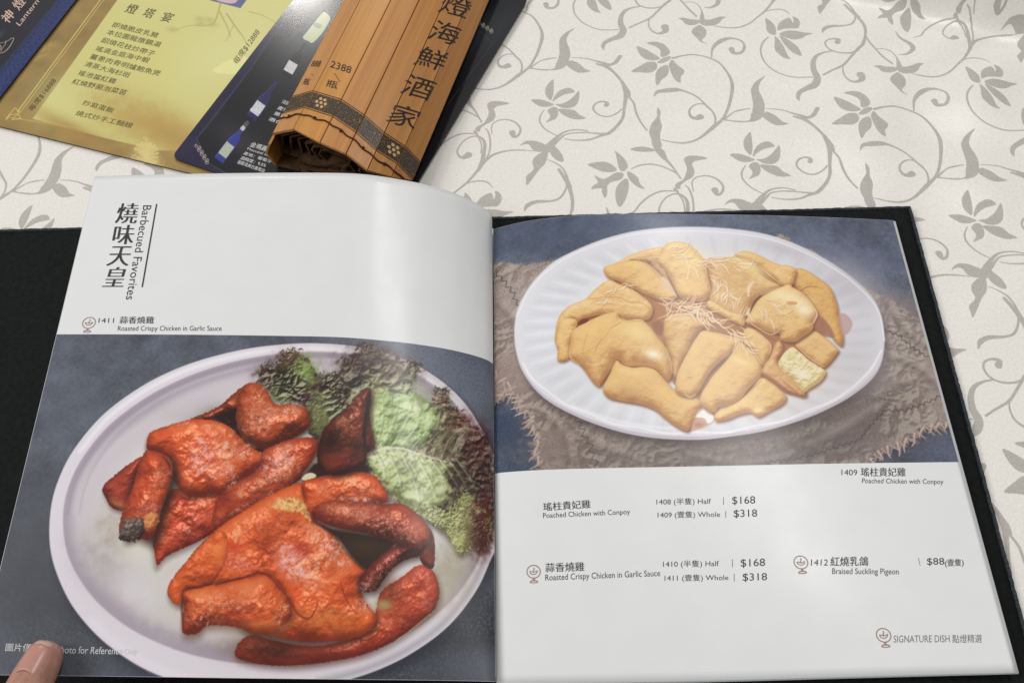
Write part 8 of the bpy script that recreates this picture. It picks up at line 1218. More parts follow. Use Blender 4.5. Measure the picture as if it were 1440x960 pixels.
('stroke',[[181.3,97],[186.8,104.8],[194.7,111.6]],[.41,.69,.41],(176,120,74),{'op':.5,'soft':.6}),
('stroke',[[181.1,96.6],[186.6,104.3],[194.6,111.1]],[.34,.69,.34],(240,214,170),{'op':.8,'soft':.4}),
('stroke',[[189.3,58.7],[193,64],[197.4,74.6]],[.38,.63,.38],(176,120,74),{'op':.5,'soft':.6}),
('stroke',[[189.1,58.2],[192.8,63.5],[197.2,74.1]],[.32,.63,.32],(240,214,170),{'op':.8,'soft':.4}),
('stroke',[[47.5,94.3],[46.8,102.4],[52.2,108.4]],[.31,.51,.31],(176,120,74),{'op':.5,'soft':.6}),
('stroke',[[47.3,93.8],[46.6,101.9],[52,108]],[.25,.51,.25],(240,214,170),{'op':.8,'soft':.4}),
('shred',[[126.7,38.3],[128.9,40.2],[131,42.3]],.71,0,{}),
('shred',[[112.8,31.9],[115.8,33.9],[119.7,33.2]],.9,1,{}),
('shred',[[128.1,39.8],[133.3,38.2],[138.2,34.5]],.75,2,{}),
('shred',[[116.9,30.8],[121.6,34.7],[129,30.6]],.87,0,{}),
('shred',[[130.1,37.3],[134.2,39.3],[138.7,40.1]],.64,1,{}),
('shred',[[116.7,30.1],[121.2,33],[122.6,40]],.84,2,{}),
('shred',[[116.7,29.4],[120.9,31.4],[125.9,25.8]],.58,0,{}),
('shred',[[133.1,38.3],[137.2,43.3],[142.3,47]],.88,1,{}),
('shred',[[123.6,39.9],[127.2,43.9],[128.4,50.3]],.64,2,{}),
('shred',[[127.1,35.9],[130.6,38.1],[133,42]],.64,0,{}),
('shred',[[119.9,33.6],[124.9,33],[129.1,27.1]],.9,1,{}),
('shred',[[128.4,37.1],[134.3,35.9],[140.2,36.9]],.76,2,{}),
('shred',[[122.6,32.4],[125.2,33],[128,32.6]],.78,0,{}),
('shred',[[130.9,38.2],[134,35.8],[136.6,32.6]],.63,1,{}),
('shred',[[113.7,27.2],[116,25.8],[118.1,23.7]],.66,0,{}),
('shred',[[116,25.5],[118.9,25.9],[121.8,23.9]],.6,1,{}),
('shred',[[110.1,28.2],[114.2,25],[119.4,25.6]],.73,2,{}),
('shred',[[119.6,25.8],[122.8,24.7],[125.2,20.9]],.83,0,{}),
('shred',[[115.9,27.4],[118,26.5],[120.3,26.1]],.65,1,{}),
('shred',[[113,32.3],[117.7,31.2],[122.2,32.9]],.7,2,{}),
('shred',[[115.5,29.7],[118.6,29.9],[121.5,26.3]],.69,0,{}),
('shred',[[116,30.2],[120.2,28.5],[123.9,25.4]],.68,1,{}),
('shred',[[113.2,68.4],[118.3,68.6],[123.3,65.1]],.56,0,{}),
('shred',[[117.1,67.8],[122,64.9],[125.7,59.4]],.71,1,{}),
('shred',[[120.2,71.4],[124,69.7],[127.8,72.2]],.79,2,{}),
('shred',[[125.9,73.9],[129.1,74.4],[132.2,74.8]],.63,0,{}),
('shred',[[123.5,70.4],[122,74.7],[122,79.3]],.71,1,{}),
('shred',[[117.2,69.9],[124.1,67.4],[131.2,66.2]],.78,2,{}),
('shred',[[106.1,64.9],[108.6,72.2],[118.6,70.7]],.61,0,{}),
('shred',[[103,62.7],[107.3,66.6],[113,67.6]],.84,1,{}),
('shred',[[110,68.1],[115.8,71.2],[121.9,73.7]],.8,2,{}),
('shred',[[109.8,67.2],[107.1,74],[100.1,77.4]],.7,0,{}),
('shred',[[113.6,64.2],[118.1,65.7],[122.3,58]],.67,1,{}),
('shred',[[102.6,63.1],[107.9,63],[112.7,66.1]],.56,2,{}),
('shred',[[104.4,65.7],[106.4,70.5],[106.5,76.3]],.56,0,{}),
('shred',[[101.8,66.2],[106.6,67.8],[111.9,62.8]],.83,1,{}),
('shred',[[126,72.2],[130.2,74.3],[132.3,79.5]],.77,2,{}),
('shred',[[107.5,65.6],[113.2,66.8],[119.2,66.6]],.66,0,{}),
('shred',[[112.1,65.3],[114.6,70.2],[114.8,76.5]],.74,1,{}),
('shred',[[117.4,69.2],[124.2,69.2],[131.1,68.3]],.8,2,{}),
('shred',[[115.6,68.6],[120.5,70.1],[125.1,62]],.81,0,{}),
('shred',[[111.4,68.1],[115.1,66.4],[118.1,62.8]],.61,1,{}),
('shred',[[126.6,73],[127.9,75.3],[127.4,78.6]],.63,0,{}),
('shred',[[128.2,75.7],[130.7,79.8],[130.5,85.7]],.55,1,{}),
('shred',[[131.6,77.7],[133.5,79.5],[136.6,78.5]],.66,2,{}),
('shred',[[125.2,74.9],[130.1,74.1],[132.7,80.8]],.57,0,{}),
('shred',[[128.4,79.6],[128.3,82.8],[130.4,85.2]],.71,1,{}),
('shred',[[124.5,67],[125.6,72],[124,77.7]],.63,2,{}),
('shred',[[130.4,75.5],[128.9,79.6],[124.8,81.7]],.58,0,{}),
('shred',[[127.4,74.7],[129.3,75.7],[131.8,74.6]],.86,1,{}),
('shred',[[126.3,69.7],[128.7,72.5],[131.8,74.4]],.64,2,{}),
('shred',[[125.4,71.1],[125.2,76.4],[127.1,81.3]],.57,0,{}),
('shred',[[111.4,75.1],[114.4,69.6],[118.5,64.8]],.69,0,{}),
('shred',[[111.1,76.1],[114.3,74.4],[117.9,75.1]],.8,1,{}),
('shred',[[121.1,72.8],[125.7,71.8],[130.2,69.3]],.72,2,{}),
('shred',[[116.7,73.8],[122.8,73],[128.6,75.7]],.59,0,{}),
('shred',[[113.1,73.5],[118.2,71.5],[122.5,66.8]],.55,1,{}),
('shred',[[120.7,70.8],[124.9,70.7],[128.4,65.6]],.78,2,{}),
('shred',[[119.7,73.8],[122.6,72],[126,71.9]],.82,0,{}),
('shred',[[119.4,72.2],[123.4,69.8],[127.9,72.4]],.56,1,{}),
('shred',[[118.2,74.9],[122.9,73.6],[127.4,70.8]],.64,2,{}),
('shred',[[104.1,78.8],[107.6,77.4],[109.8,73]],.66,0,{}),
('shred',[[109.3,75.7],[112.5,74.8],[115.7,76]],.79,1,{}),
('shred',[[116.2,74.4],[120.8,74.9],[123.6,80.1]],.78,2,{}),
('stroke',[[123.2,39.3],[120.9,49.2]],[.64,1.27,.51],(246,222,184),{'op':.9,'soft':.35}),
('shred',[[72.6,59.5],[75.5,58],[77.2,54.3]],.76,0,{}),
('shred',[[78.4,54.9],[82.5,52.1],[87.4,56]],.71,1,{}),
('shred',[[81.4,54.3],[86.2,53.6],[91,53.3]],.61,2,{}),
('shred',[[79,56.5],[81.7,55.3],[83.7,52.2]],.83,0,{}),
('shred',[[70.2,59.7],[73.6,57.6],[75.7,53.2]],.58,1,{}),
('shred',[[68.9,59.5],[71.9,57.8],[75.2,57.2]],.77,2,{}),
('shred',[[66.8,63],[69.7,62.3],[71.8,66.2]],.61,0,{}),
('shred',[[70.4,65.9],[73,65.3],[75.1,62.9]],.67,1,{}),
('shred',[[63.8,66],[65.6,65.4],[67.5,65.2]],.7,2,{}),
('shred',[[67.9,66],[70.6,64.4],[73.9,66.2]],.66,0,{}),
('shred',[[65.1,69.5],[67.2,68.6],[68.8,66.4]],.68,1,{}),
('shred',[[68.1,66.6],[70.5,64.5],[71.9,61]],.55,2,{}),
('shred',[[132.9,35.8],[136.1,37.5],[140.2,35.7]],.8,0,{}),
('shred',[[151,37.3],[156.2,35.1],[161.6,36.1]],.76,1,{}),
('shred',[[149.9,34.1],[155.1,35.6],[156.4,43.7]],.67,2,{}),
('shred',[[150.6,39.9],[153.2,42.1],[155.3,44.9]],.79,0,{}),
('shred',[[133.1,33.8],[139.3,36.1],[146.5,33.6]],.66,1,{}),
('shred',[[152,37.5],[158.5,38.1],[165.2,38.1]],.69,2,{}),
('shred',[[132.1,33.7],[136.7,37.1],[140.6,41.6]],.85,0,{}),
('shred',[[139.1,36.8],[145.8,35.9],[152.2,37.7]],.74,1,{}),
('shred',[[133.9,35.4],[138.4,37.6],[140.8,43.2]],.83,2,{}),
('shred',[[140.2,36.7],[143.6,36],[146.4,38.6]],.79,0,{}),
('shred',[[141.6,36.1],[145,36.1],[148.4,33]],.64,1,{}),
('shred',[[141.7,37.3],[145.5,40],[147.3,45.3]],.75,2,{}),
('shred',[[153,39.2],[159.6,41],[166.2,30.4]],.82,0,{}),
('shred',[[132.6,33.7],[136.5,35.7],[138.5,40.8]],.65,1,{}),
('shred',[[141.2,36.6],[147.5,35],[153.3,29.7]],.69,2,{}),
('shred',[[137.2,32.5],[143.5,32.4],[149.8,32.9]],.61,0,{}),
('shred',[[141.6,50.2],[140.3,54.9],[137.3,58.8]],.75,0,{}),
('shred',[[143.9,54.9],[144.4,58.7],[143.7,62.8]],.61,1,{}),
('shred',[[140.6,52.4],[144.7,55.3],[143.9,63.2]],.75,2,{}),
('shred',[[144.2,56.6],[147.1,60.9],[150.1,65]],.58,0,{}),
('shred',[[137.5,46.6],[139.1,51.8],[138.6,57.7]],.84,1,{}),
('shred',[[142.9,60.6],[147.3,63.1],[152.4,64]],.65,2,{}),
('shred',[[143.2,60.3],[145.1,62],[148.4,59.5]],.87,0,{}),
('shred',[[144.4,59.7],[143.4,62.9],[143.4,66.2]],.56,1,{}),
('shred',[[135.4,48.9],[137.7,52],[138.9,56]],.88,2,{}),
('shred',[[142.2,49],[143.9,51.1],[145.3,53.5]],.83,0,{}),
('shred',[[139.9,52],[137.1,57.3],[133.9,62.3]],.6,1,{}),
('shred',[[144,58.4],[141.1,61.4],[139.9,66]],.83,2,{}),
('shred',[[146.4,64.6],[147.1,68.3],[146.9,72.2]],.7,0,{}),
('shred',[[136.3,46.8],[138.1,51.6],[136.3,57.8]],.8,1,{}),
('shred',[[137,46.9],[137.2,50.9],[137.1,54.8]],.61,2,{}),
('shred',[[145.9,59.9],[148.8,63.8],[152.6,66.4]],.87,0,{}),
('shred',[[140.8,50.9],[141.6,53.5],[143.3,55.5]],.75,1,{}),
('shred',[[139.6,51.7],[139.1,56.4],[135.8,60.3]],.77,2,{}),
('shred',[[144.1,61.1],[143.6,64.2],[142.4,67.3]],.81,0,{}),
('shred',[[134.2,46],[138.8,48.8],[145,46.6]],.72,1,{}),
('shred',[[145,60.3],[142.8,62.6],[140.9,65.3]],.87,2,{}),
('shred',[[139.2,56.9],[138.5,62.5],[135.5,67.6]],.57,0,{}),
('stroke',[[161.4,51.1],[157.9,56],[157.1,61.8]],[1.18,2.35,.94],(240,210,176),{'op':.9,'soft':.35}),
('shred',[[157.2,69.5],[155.2,75.2],[154.3,81.1]],.62,0,{}),
('shred',[[153.2,69.2],[150.8,72.9],[150,77.4]],.74,1,{}),
('shred',[[156.7,70.3],[155.5,73.5],[152.6,75.5]],.75,2,{}),
('shred',[[153,61.4],[150.4,65.9],[148.9,71]],.64,0,{}),
('shred',[[154.9,69.9],[151.8,75.2],[149.7,81]],.57,1,{}),
('shred',[[155.8,70.6],[154.5,74.2],[157.2,77.6]],.77,2,{}),
('shred',[[155.4,69.5],[156.1,75.1],[157.8,80.3]],.71,0,{}),
('shred',[[149.8,64.1],[148.6,67.1],[148.2,70.3]],.69,1,{}),
('shred',[[173.3,66.9],[175.7,68.6],[179.4,66.5]],.86,0,{}),
('shred',[[161.4,65.7],[164.5,69.7],[163.8,76.4]],.71,1,{}),
('shred',[[169.8,64],[173.2,69.3],[175.4,75.5]],.6,2,{}),
('shred',[[169.1,66.7],[172.7,69],[176.8,70.3]],.74,0,{}),
('shred',[[167.5,64.1],[173.2,65.5],[178.1,68.7]],.85,1,{}),
('shred',[[172.3,70.3],[176,74.6],[183.6,70.6]],.59,2,{}),
('shred',[[171.3,70.5],[176.1,73.6],[180.5,77.1]],.62,0,{}),
('shred',[[170,70.3],[171.3,76.4],[174.2,81.5]],.64,1,{}),
('shred',[[162.1,71.2],[163.8,74.1],[166,76.4]],.65,0,{}),
('shred',[[165.5,73.3],[169.1,75.5],[173.9,74.6]],.66,1,{}),
('shred',[[164.6,77.1],[168.9,79.9],[169.5,86.9]],.65,2,{}),
('shred',[[162.8,69.3],[166.4,73.2],[165.9,80.4]],.69,0,{}),
('shred',[[161.6,71.6],[163.9,75],[163,80.5]],.81,1,{}),
('shred',[[126,73.5],[127.4,80.3],[130.2,86.4]],.7,0,{}),
('shred',[[124.7,73.3],[128.9,74.6],[131.6,79.1]],.85,1,{}),
('shred',[[127.8,74.1],[133.3,72.8],[138.9,72.4]],.67,2,{}),
('shred',[[140.9,85.6],[143,88.8],[142.7,93.6]],.83,0,{}),
('shred',[[143.3,84.7],[145.3,87.4],[145.1,91.6]],.71,1,{}),
('shred',[[141.3,87.2],[144.2,88.4],[146.8,90.1]],.75,2,{}),
('shred',[[146.5,89.4],[148.4,91.9],[150.9,93.9]],.6,0,{}),
('shred',[[133.1,77],[137.9,78.5],[143.3,77.6]],.64,1,{}),
('shred',[[130.5,77.4],[135.3,79.5],[138.8,84.1]],.59,2,{}),
('shred',[[136,80.7],[139.9,84.1],[146.2,81.6]],.76,0,{}),
('shred',[[148.4,89.7],[150.8,91.8],[152.8,94.6]],.77,1,{}),
('shred',[[145.4,89.7],[146.9,92.8],[146,97]],.66,2,{}),
('shred',[[148.1,90.2],[149.1,94.8],[149.3,99.5]],.63,0,{}),
('shred',[[147.1,89],[147.6,94.6],[147.4,100.3]],.74,1,{}),
('shred',[[141.5,83.6],[145.1,86.3],[146.6,91.5]],.58,2,{}),
('shred',[[131.4,78.2],[133.7,80.1],[137.3,77.7]],.68,0,{}),
('shred',[[124.7,69.1],[127.5,70.7],[129.7,73.3]],.6,1,{}),
('shred',[[129.1,71.3],[132.9,73.8],[134.1,79.5]],.85,2,{}),
('shred',[[126.8,77],[130.6,80.8],[134.6,84.5]],.83,0,{}),
('shred',[[144.8,87.4],[149,91.1],[155.3,90.9]],.79,1,{}),
('shred',[[146,89.2],[150.5,90.8],[155.8,89.4]],.81,2,{}),
('shred',[[135.5,80.5],[140.6,78.7],[145.8,78.5]],.6,0,{}),
('shred',[[135.6,79.5],[138.4,81.3],[142.4,78.1]],.71,1,{}),
('shred',[[129.5,74.6],[133.3,77.5],[137,80.4]],.68,2,{}),
('shred',[[145.8,87.4],[149.7,87.8],[152.7,91.1]],.78,0,{}),
('shred',[[149.2,93.1],[152,94],[154,96.6]],.57,1,{}),
('shred',[[136.5,80.5],[138.9,83.6],[141.8,86]],.59,2,{}),
('shred',[[147,91.4],[146.1,96.8],[142.6,101.5]],.64,0,{}),
('shred',[[146.5,91],[150.2,93],[150.5,98.9]],.54,1,{}),
('shred',[[134.1,79.3],[136.2,80.9],[139.4,79.4]],.55,2,{}),
('shred',[[151.6,97.5],[153.2,101],[157.6,101.7]],.82,0,{}),
('shred',[[146,88],[147.8,89.8],[150.1,91.1]],.61,1,{}),
('shred',[[149.1,96.2],[150.9,101],[151.7,106.4]],.54,2,{}),
('shred',[[146.8,85.7],[149.1,88.6],[153,89.1]],.8,0,{}),
('shred',[[145.6,89.3],[148.3,92.6],[149.9,96.8]],.61,1,{}),
('shred',[[153.7,93.9],[155.2,95.8],[156.4,98]],.73,2,{}),
('shred',[[153.4,96],[154.5,99.4],[158.7,100]],.8,0,{}),
('shred',[[149.2,83.2],[151.5,85.6],[151.9,89.6]],.76,1,{}),
('shred',[[150.9,92.3],[151.9,95.2],[153.7,97.5]],.83,2,{}),
('shred',[[144.7,89.1],[145.5,94.5],[142.6,100.3]],.79,0,{}),
('shred',[[128.8,78.3],[128.9,81.1],[131.3,82.8]],.67,0,{}),
('shred',[[126,73.6],[126.5,77.4],[125.6,81.3]],.72,1,{}),
('shred',[[124.3,73.8],[124.8,78],[127.6,81.1]],.71,2,{}),
('shred',[[126.1,70.6],[124.9,73],[124,75.5]],.84,0,{}),
('shred',[[129.8,79.3],[130.2,81.2],[130.5,83.2]],.81,1,{}),
('shred',[[124.2,70.9],[124.8,74.2],[123.5,77.8]],.59,2,{}),
('shred',[[124,70.8],[126.2,74.1],[127,78.5]],.58,0,{}),
('shred',[[128.3,77],[128.1,79.9],[126.8,82.7]],.75,1,{}),
]

# ------------------------------------------------------------------ object helpers
COL = scene.collection
def tag(o, label=None, category=None, group=None, kind=None):
    for k, v in (('label', label), ('category', category), ('group', group), ('kind', kind)):
        if v: o[k] = v
    return o
def thing(name, label, category, loc=(0, 0, 0), group=None):
    o = bpy.data.objects.new(name, None); COL.objects.link(o); o.location = loc; o.empty_display_size = .02
    return tag(o, label, category, group)
def link(name, me, mat=None, parent=None, smooth=False):
    o = bpy.data.objects.new(name, me); COL.objects.link(o)
    if mat is not None and not me.materials: me.materials.append(mat)
    if parent is not None:
        o.parent = parent
        L = Vector(parent.location); q = parent.parent
        while q: L += Vector(q.location); q = q.parent
        o.location = -L                      # vertices are given in world metres
    if smooth: me.polygons.foreach_set('use_smooth', [True] * len(me.polygons))
    return o
def mesh(name, V, Fc, mat=None, parent=None, smooth=False):
    me = bpy.data.meshes.new(name); me.from_pydata([tuple(map(float, v)) for v in V], [], [tuple(map(int, f)) for f in Fc]); me.update()
    return link(name, me, mat, parent, smooth)
def grid_mesh(name, P, mat, parent=None, uv=None, thick=0., smooth=True):
    """P: (n, m, 3) points -> a sheet, closed to a real thickness if thick > 0"""
    n, m_ = P.shape[:2]; V = P.reshape(-1, 3); idx = np.arange(n * m_).reshape(n, m_)
    Fc = np.stack([idx[:-1, :-1], idx[1:, :-1], idx[1:, 1:], idx[:-1, 1:]], -1).reshape(-1, 4)
    a, b, c = V[Fc[0][0]], V[Fc[0][1]], V[Fc[0][2]]
    if np.cross(b - a, c - b)[2] < 0: Fc = Fc[:, ::-1]
    allF = Fc.tolist(); allV = V
    if thick:
        allV = np.vstack([V, V - [0, 0, thick]]); N = n * m_; allF = allF + (Fc[:, ::-1] + N).tolist()
        ring = list(idx[0, :]) + list(idx[1:, -1]) + list(idx[-1, -2::-1]) + list(idx[-2:0:-1, 0])
        A = V[ring]; ar = 0.
        for i in range(len(ring)): p, q_ = A[i], A[(i + 1) % len(ring)]; ar += p[0] * q_[1] - q_[0] * p[1]
        if ar < 0: ring = ring[::-1]
        for i in range(len(ring)):
            p, q_ = ring[i], ring[(i + 1) % len(ring)]; allF.append([q_, p, p + N, q_ + N])
    o = mesh(name, allV, allF, mat, parent); me = o.data
    if uv is not None:
        U = uv.reshape(-1, 2); U = np.vstack([U, U]) if thick else U
        ul = me.uv_layers.new(name='UVMap'); vi = np.zeros(len(me.loops), np.int32); me.loops.foreach_get('vertex_index', vi)
        ul.data.foreach_set('uv', U[vi].astype(np.float32).ravel())
    if smooth: me.polygons.foreach_set('use_smooth', [i < len(Fc) * (2 if thick else 1) for i in range(len(me.polygons))])
    return o
def box_between(name, A, B_, wdir, hdir, mat, parent, bevel=.0004):
    """closed box through 8 corners: A, B_ are (4,3) rings"""
    V = np.vstack([A, B_]); Fc = [(0, 1, 2, 3), (7, 6, 5, 4), (0, 4, 5, 1), (1, 5, 6, 2), (2, 6, 7, 3), (3, 7, 4, 0)]
    bm = bmesh.new(); vs_ = [bm.verts.new(tuple(v)) for v in V]
    for f in Fc: bm.faces.new([vs_[i] for i in f])
    bmesh.ops.recalc_face_normals(bm, faces=bm.faces)
    if bevel: bmesh.ops.bevel(bm, geom=list(bm.edges), offset=bevel, segments=2, affect='EDGES', profile=.6)
    me = bpy.data.meshes.new(name); bm.to_mesh(me); bm.free()
    return link(name, me, mat, parent)
def tube(P, r, n=8, cap=True):
    P = np.asarray(P, float); r = np.broadcast_to(r, len(P)); V = []; Fc = []
    for i in range(len(P)):
        t = P[min(i + 1, len(P) - 1)] - P[max(i - 1, 0)]; t /= np.linalg.norm(t) + 1e-12
        a = np.cross(t, [0, 0, 1.]); a = a if np.linalg.norm(a) > 1e-3 else np.cross(t, [1., 0, 0]); a /= np.linalg.norm(a); b = np.cross(t, a)
        for k in range(n):
            w = 2 * math.pi * k / n; V.append(P[i] + (a * math.cos(w) + b * math.sin(w)) * r[i])
        if i:
            for k in range(n): k2 = (k + 1) % n; Fc.append(((i - 1) * n + k, (i - 1) * n + k2, i * n + k2, i * n + k))
    if cap: Fc += [tuple(range(n))[::-1], tuple((len(P) - 1) * n + k for k in range(n))]
    return V, Fc

# ------------------------------------------------------------------ materials
def principled(name, col=(.8, .8, .8), rough=.5, spec=.5, **kw):
    mt = bpy.data.materials.new(name); mt.use_nodes = True; nt = mt.node_tree; b = nt.nodes['Principled BSDF']
    b.inputs['Base Color'].default_value = (*col, 1); b.inputs['Roughness'].default_value = rough; b.inputs['Specular IOR Level'].default_value = spec
    for k, v in kw.items(): b.inputs[k.replace('_', ' ')].default_value = v
    return mt, nt, b
def N(nt, typ, **kw):
    n = nt.nodes.new(typ)
    for k, v in kw.items():
        if k.startswith('i_'): n.inputs[k[2:].replace('_', ' ')].default_value = v
        else: setattr(n, k, v)
    return n
def grain(nt, b, scale, lo, hi, fac_detail=4, base=None, coords='Object', stretch=None, bump=0., bscale=None, bdist=.0002):
    """noise driven colour variation plus fine bump"""
    tc = N(nt, 'ShaderNodeTexCoord'); src = tc.outputs[coords]
    if stretch: mp = N(nt, 'ShaderNodeMapping'); mp.inputs['Scale'].default_value = stretch; nt.links.new(src, mp.inputs[0]); src = mp.outputs[0]
    no = N(nt, 'ShaderNodeTexNoise', i_Scale=scale, i_Detail=fac_detail); nt.links.new(src, no.inputs['Vector'])
    cr = N(nt, 'ShaderNodeValToRGB'); cr.color_ramp.elements[0].color = (*lo, 1); cr.color_ramp.elements[1].color = (*hi, 1)
    cr.color_ramp.elements[0].position = .3; cr.color_ramp.elements[1].position = .7
    nt.links.new(no.outputs[0], cr.inputs[0]); nt.links.new(cr.outputs[0], b.inputs['Base Color'])
    if bump:
        n2 = N(nt, 'ShaderNodeTexNoise', i_Scale=bscale or scale * 4, i_Detail=3.); nt.links.new(src, n2.inputs['Vector'])
        bp = N(nt, 'ShaderNodeBump', i_Strength=bump, i_Distance=bdist); nt.links.new(n2.outputs[0], bp.inputs['Height']); nt.links.new(bp.outputs[0], b.inputs['Normal'])
    return tc, cr
def painted(name, arr, rough=.35, spec=.5, gain=1., coat=0., repeat=False, colorspace='sRGB'):
    """material printed with a numpy painted picture (UV mapped)"""
    h, w = arr.shape[:2]; im = bpy.data.images.new(name, w, h, alpha=False); im.colorspace_settings.name = colorspace
    px = np.ones((h, w, 4), np.float32); px[..., :3] = np.clip(arr, 0, 1)[::-1]; im.pixels.foreach_set(px.ravel()); im.update(); im.pack()
    mt, nt, b = principled(name, rough=rough, spec=spec, Coat_Weight=coat, Coat_Roughness=.14)
    tx = N(nt, 'ShaderNodeTexImage', image=im, interpolation='Cubic'); tx.extension = 'REPEAT' if repeat else 'EXTEND'
    mul = N(nt, 'ShaderNodeMixRGB', blend_type='MULTIPLY', i_Fac=1.); mul.inputs[2].default_value = (gain, gain, gain, 1)
    nt.links.new(tx.outputs[0], mul.inputs[1]); nt.links.new(mul.outputs[0], b.inputs['Base Color'])
    return mt, nt, b, tx

M = {}
M['paper'], nt, b = principled('white_coated_paper', (.74, .745, .745), .42, .4, Coat_Weight=.16, Coat_Roughness=.15)
grain(nt, b, 60, (.732, .74, .742), (.752, .758, .758), bump=.04, bscale=900, bdist=.00005)
n_ = N(nt, 'ShaderNodeTexNoise', i_Scale=34., i_Detail=5., i_Roughness=.7); mr = N(nt, 'ShaderNodeMapRange'); mr.inputs[1].default_value = .35; mr.inputs[2].default_value = .7; mr.inputs[3].default_value = .11; mr.inputs[4].default_value = .24
nt.links.new(nt.nodes['Texture Coordinate'].outputs['Object'], n_.inputs['Vector']); nt.links.new(n_.outputs[0], mr.inputs[0]); nt.links.new(mr.outputs[0], b.inputs['Coat Roughness'])
M['page_edge'], nt, b = principled('page_edges', (.74, .73, .70), .7, .3)
M['ink'] = principled('dark_grey_ink', (.035, .035, .037), .45, .4)[0]
M['grey'] = principled('warm_grey_ink', (.21, .19, .175), .5, .4)[0]
M['light_ink'] = principled('thin_dark_ink', (.03, .03, .032), .45, .4)[0]
M['copper'] = principled('copper_brown_ink', (.33, .22, .18), .5, .4)[0]
M['white'] = principled('white_print', (.62, .62, .62), .4, .4)[0]
M['olive'] = principled('olive_print', (.10, .095, .03), .4, .4)[0]
M['brown'] = principled('brown_print', (.10, .07, .025), .4, .4)[0]
M['rose'] = principled('pale_rose_gold_print', (.62, .44, .33), .35, .5)[0]
M['brush'] = principled('black_brush_ink', (.012, .01, .009), .45, .4)[0]
M['cover'], nt, b = principled('black_book_cloth', (.010, .011, .0105), .85, .12)
grain(nt, b, 300, (.006, .0075, .007), (.011, .0125, .0115), bump=.5, bscale=2500, bdist=.0002)
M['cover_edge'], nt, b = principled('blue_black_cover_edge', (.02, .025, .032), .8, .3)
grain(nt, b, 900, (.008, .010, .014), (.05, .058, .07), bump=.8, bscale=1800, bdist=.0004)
M['bamboo'], nt, b = principled('polished_bamboo', (.42, .2, .07), .33, .5, Coat_Weight=.25, Coat_Roughness=.25)

# ------------------------------------------------------------------ tablecloth
TW, TH = CLOTH_TILE
def cloth_mask():
    c = Canvas(TW, TH, 4.2, seed=1); m_ = np.zeros((c.H, c.W), np.float32)
    class _C: pass
    for op in CLOTH_MOTIFS:
        P = np.array(op[1])
        lo, hi = P.min(0), P.max(0)
        for i in (-1, 0, 1):
            for j in (-1, 0, 1):
                sh = np.array([i * TW, j * TH])
                if (hi + sh < -3).any() or (lo + sh > [TW + 3, TH + 3]).any(): continue
                if op[0] == 'f': c.fill(P + sh, (1, 1, 1), soft=.22, rough=.05, rl=.8)
                else: c.stroke(P + sh, op[2], (1, 1, 1), soft=.22)
    return c
cm = cloth_mask()
weave = cm.im.copy()
M['cloth'], nt, b, tx = painted('satin_jacquard_cloth', weave, rough=.5, spec=.55, repeat=True, colorspace='Non-Color')
nt.links.remove(b.inputs['Base Color'].links[0])
tc = N(nt, 'ShaderNodeTexCoord')
n1 = N(nt, 'ShaderNodeTexNoise', i_Scale=900., i_Detail=2.); n2 = N(nt, 'ShaderNodeTexNoise', i_Scale=14., i_Detail=5.); n3 = N(nt, 'ShaderNodeTexNoise', i_Scale=620., i_Detail=3.)
for n_ in (n1, n2, n3): nt.links.new(tc.outputs['Object'], n_.inputs['Vector'])
ra = N(nt, 'ShaderNodeValToRGB'); ra.color_ramp.elements[0].position = .3; ra.color_ramp.elements[1].position = .72
ra.color_ramp.elements[0].color = (.72, .685, .63, 1); ra.color_ramp.elements[1].color = (.88, .85, .80, 1)
rb = N(nt, 'ShaderNodeValToRGB'); rb.color_ramp.elements[0].position = .3; rb.color_ramp.elements[1].position = .7
rb.color_ramp.elements[0].color = (.41, .385, .345, 1); rb.color_ramp.elements[1].color = (.49, .465, .42, 1)
mixn = N(nt, 'ShaderNodeMath', operation='MULTIPLY_ADD'); mixn.inputs[1].default_value = .6; mixn.inputs[2].default_value = .2
nt.links.new(n3.outputs[0], mixn.inputs[0])
nt.links.new(mixn.outputs[0], ra.inputs[0]); nt.links.new(n3.outputs[0], rb.inputs[0])
mx = N(nt, 'ShaderNodeMixRGB'); nt.links.new(tx.outputs[0], mx.inputs[0]); nt.links.new(ra.outputs[0], mx.inputs[1]); nt.links.new(rb.outputs[0], mx.inputs[2]); nt.links.new(mx.outputs[0], b.inputs['Base Color'])
rr = N(nt, 'ShaderNodeMapRange'); rr.inputs[3].default_value = .34; rr.inputs[4].default_value = .58; nt.links.new(tx.outputs[0], rr.inputs[0]); nt.links.new(rr.outputs[0], b.inputs['Roughness'])
ad = N(nt, 'ShaderNodeMath', operation='MULTIPLY_ADD'); ad.inputs[1].default_value = -.35; nt.links.new(tx.outputs[0], ad.inputs[0]); nt.links.new(n1.outputs[0], ad.inputs[2])
bp = N(nt, 'ShaderNodeBump', i_Strength=.45, i_Distance=.00025); nt.links.new(ad.outputs[0], bp.inputs['Height']); nt.links.new(bp.outputs[0], b.inputs['Normal'])
xs = np.linspace(-1.1, 1.1, 441); ys = np.linspace(-.55, 1.75, 461); X, Y = np.meshgrid(xs, ys, indexing='ij')
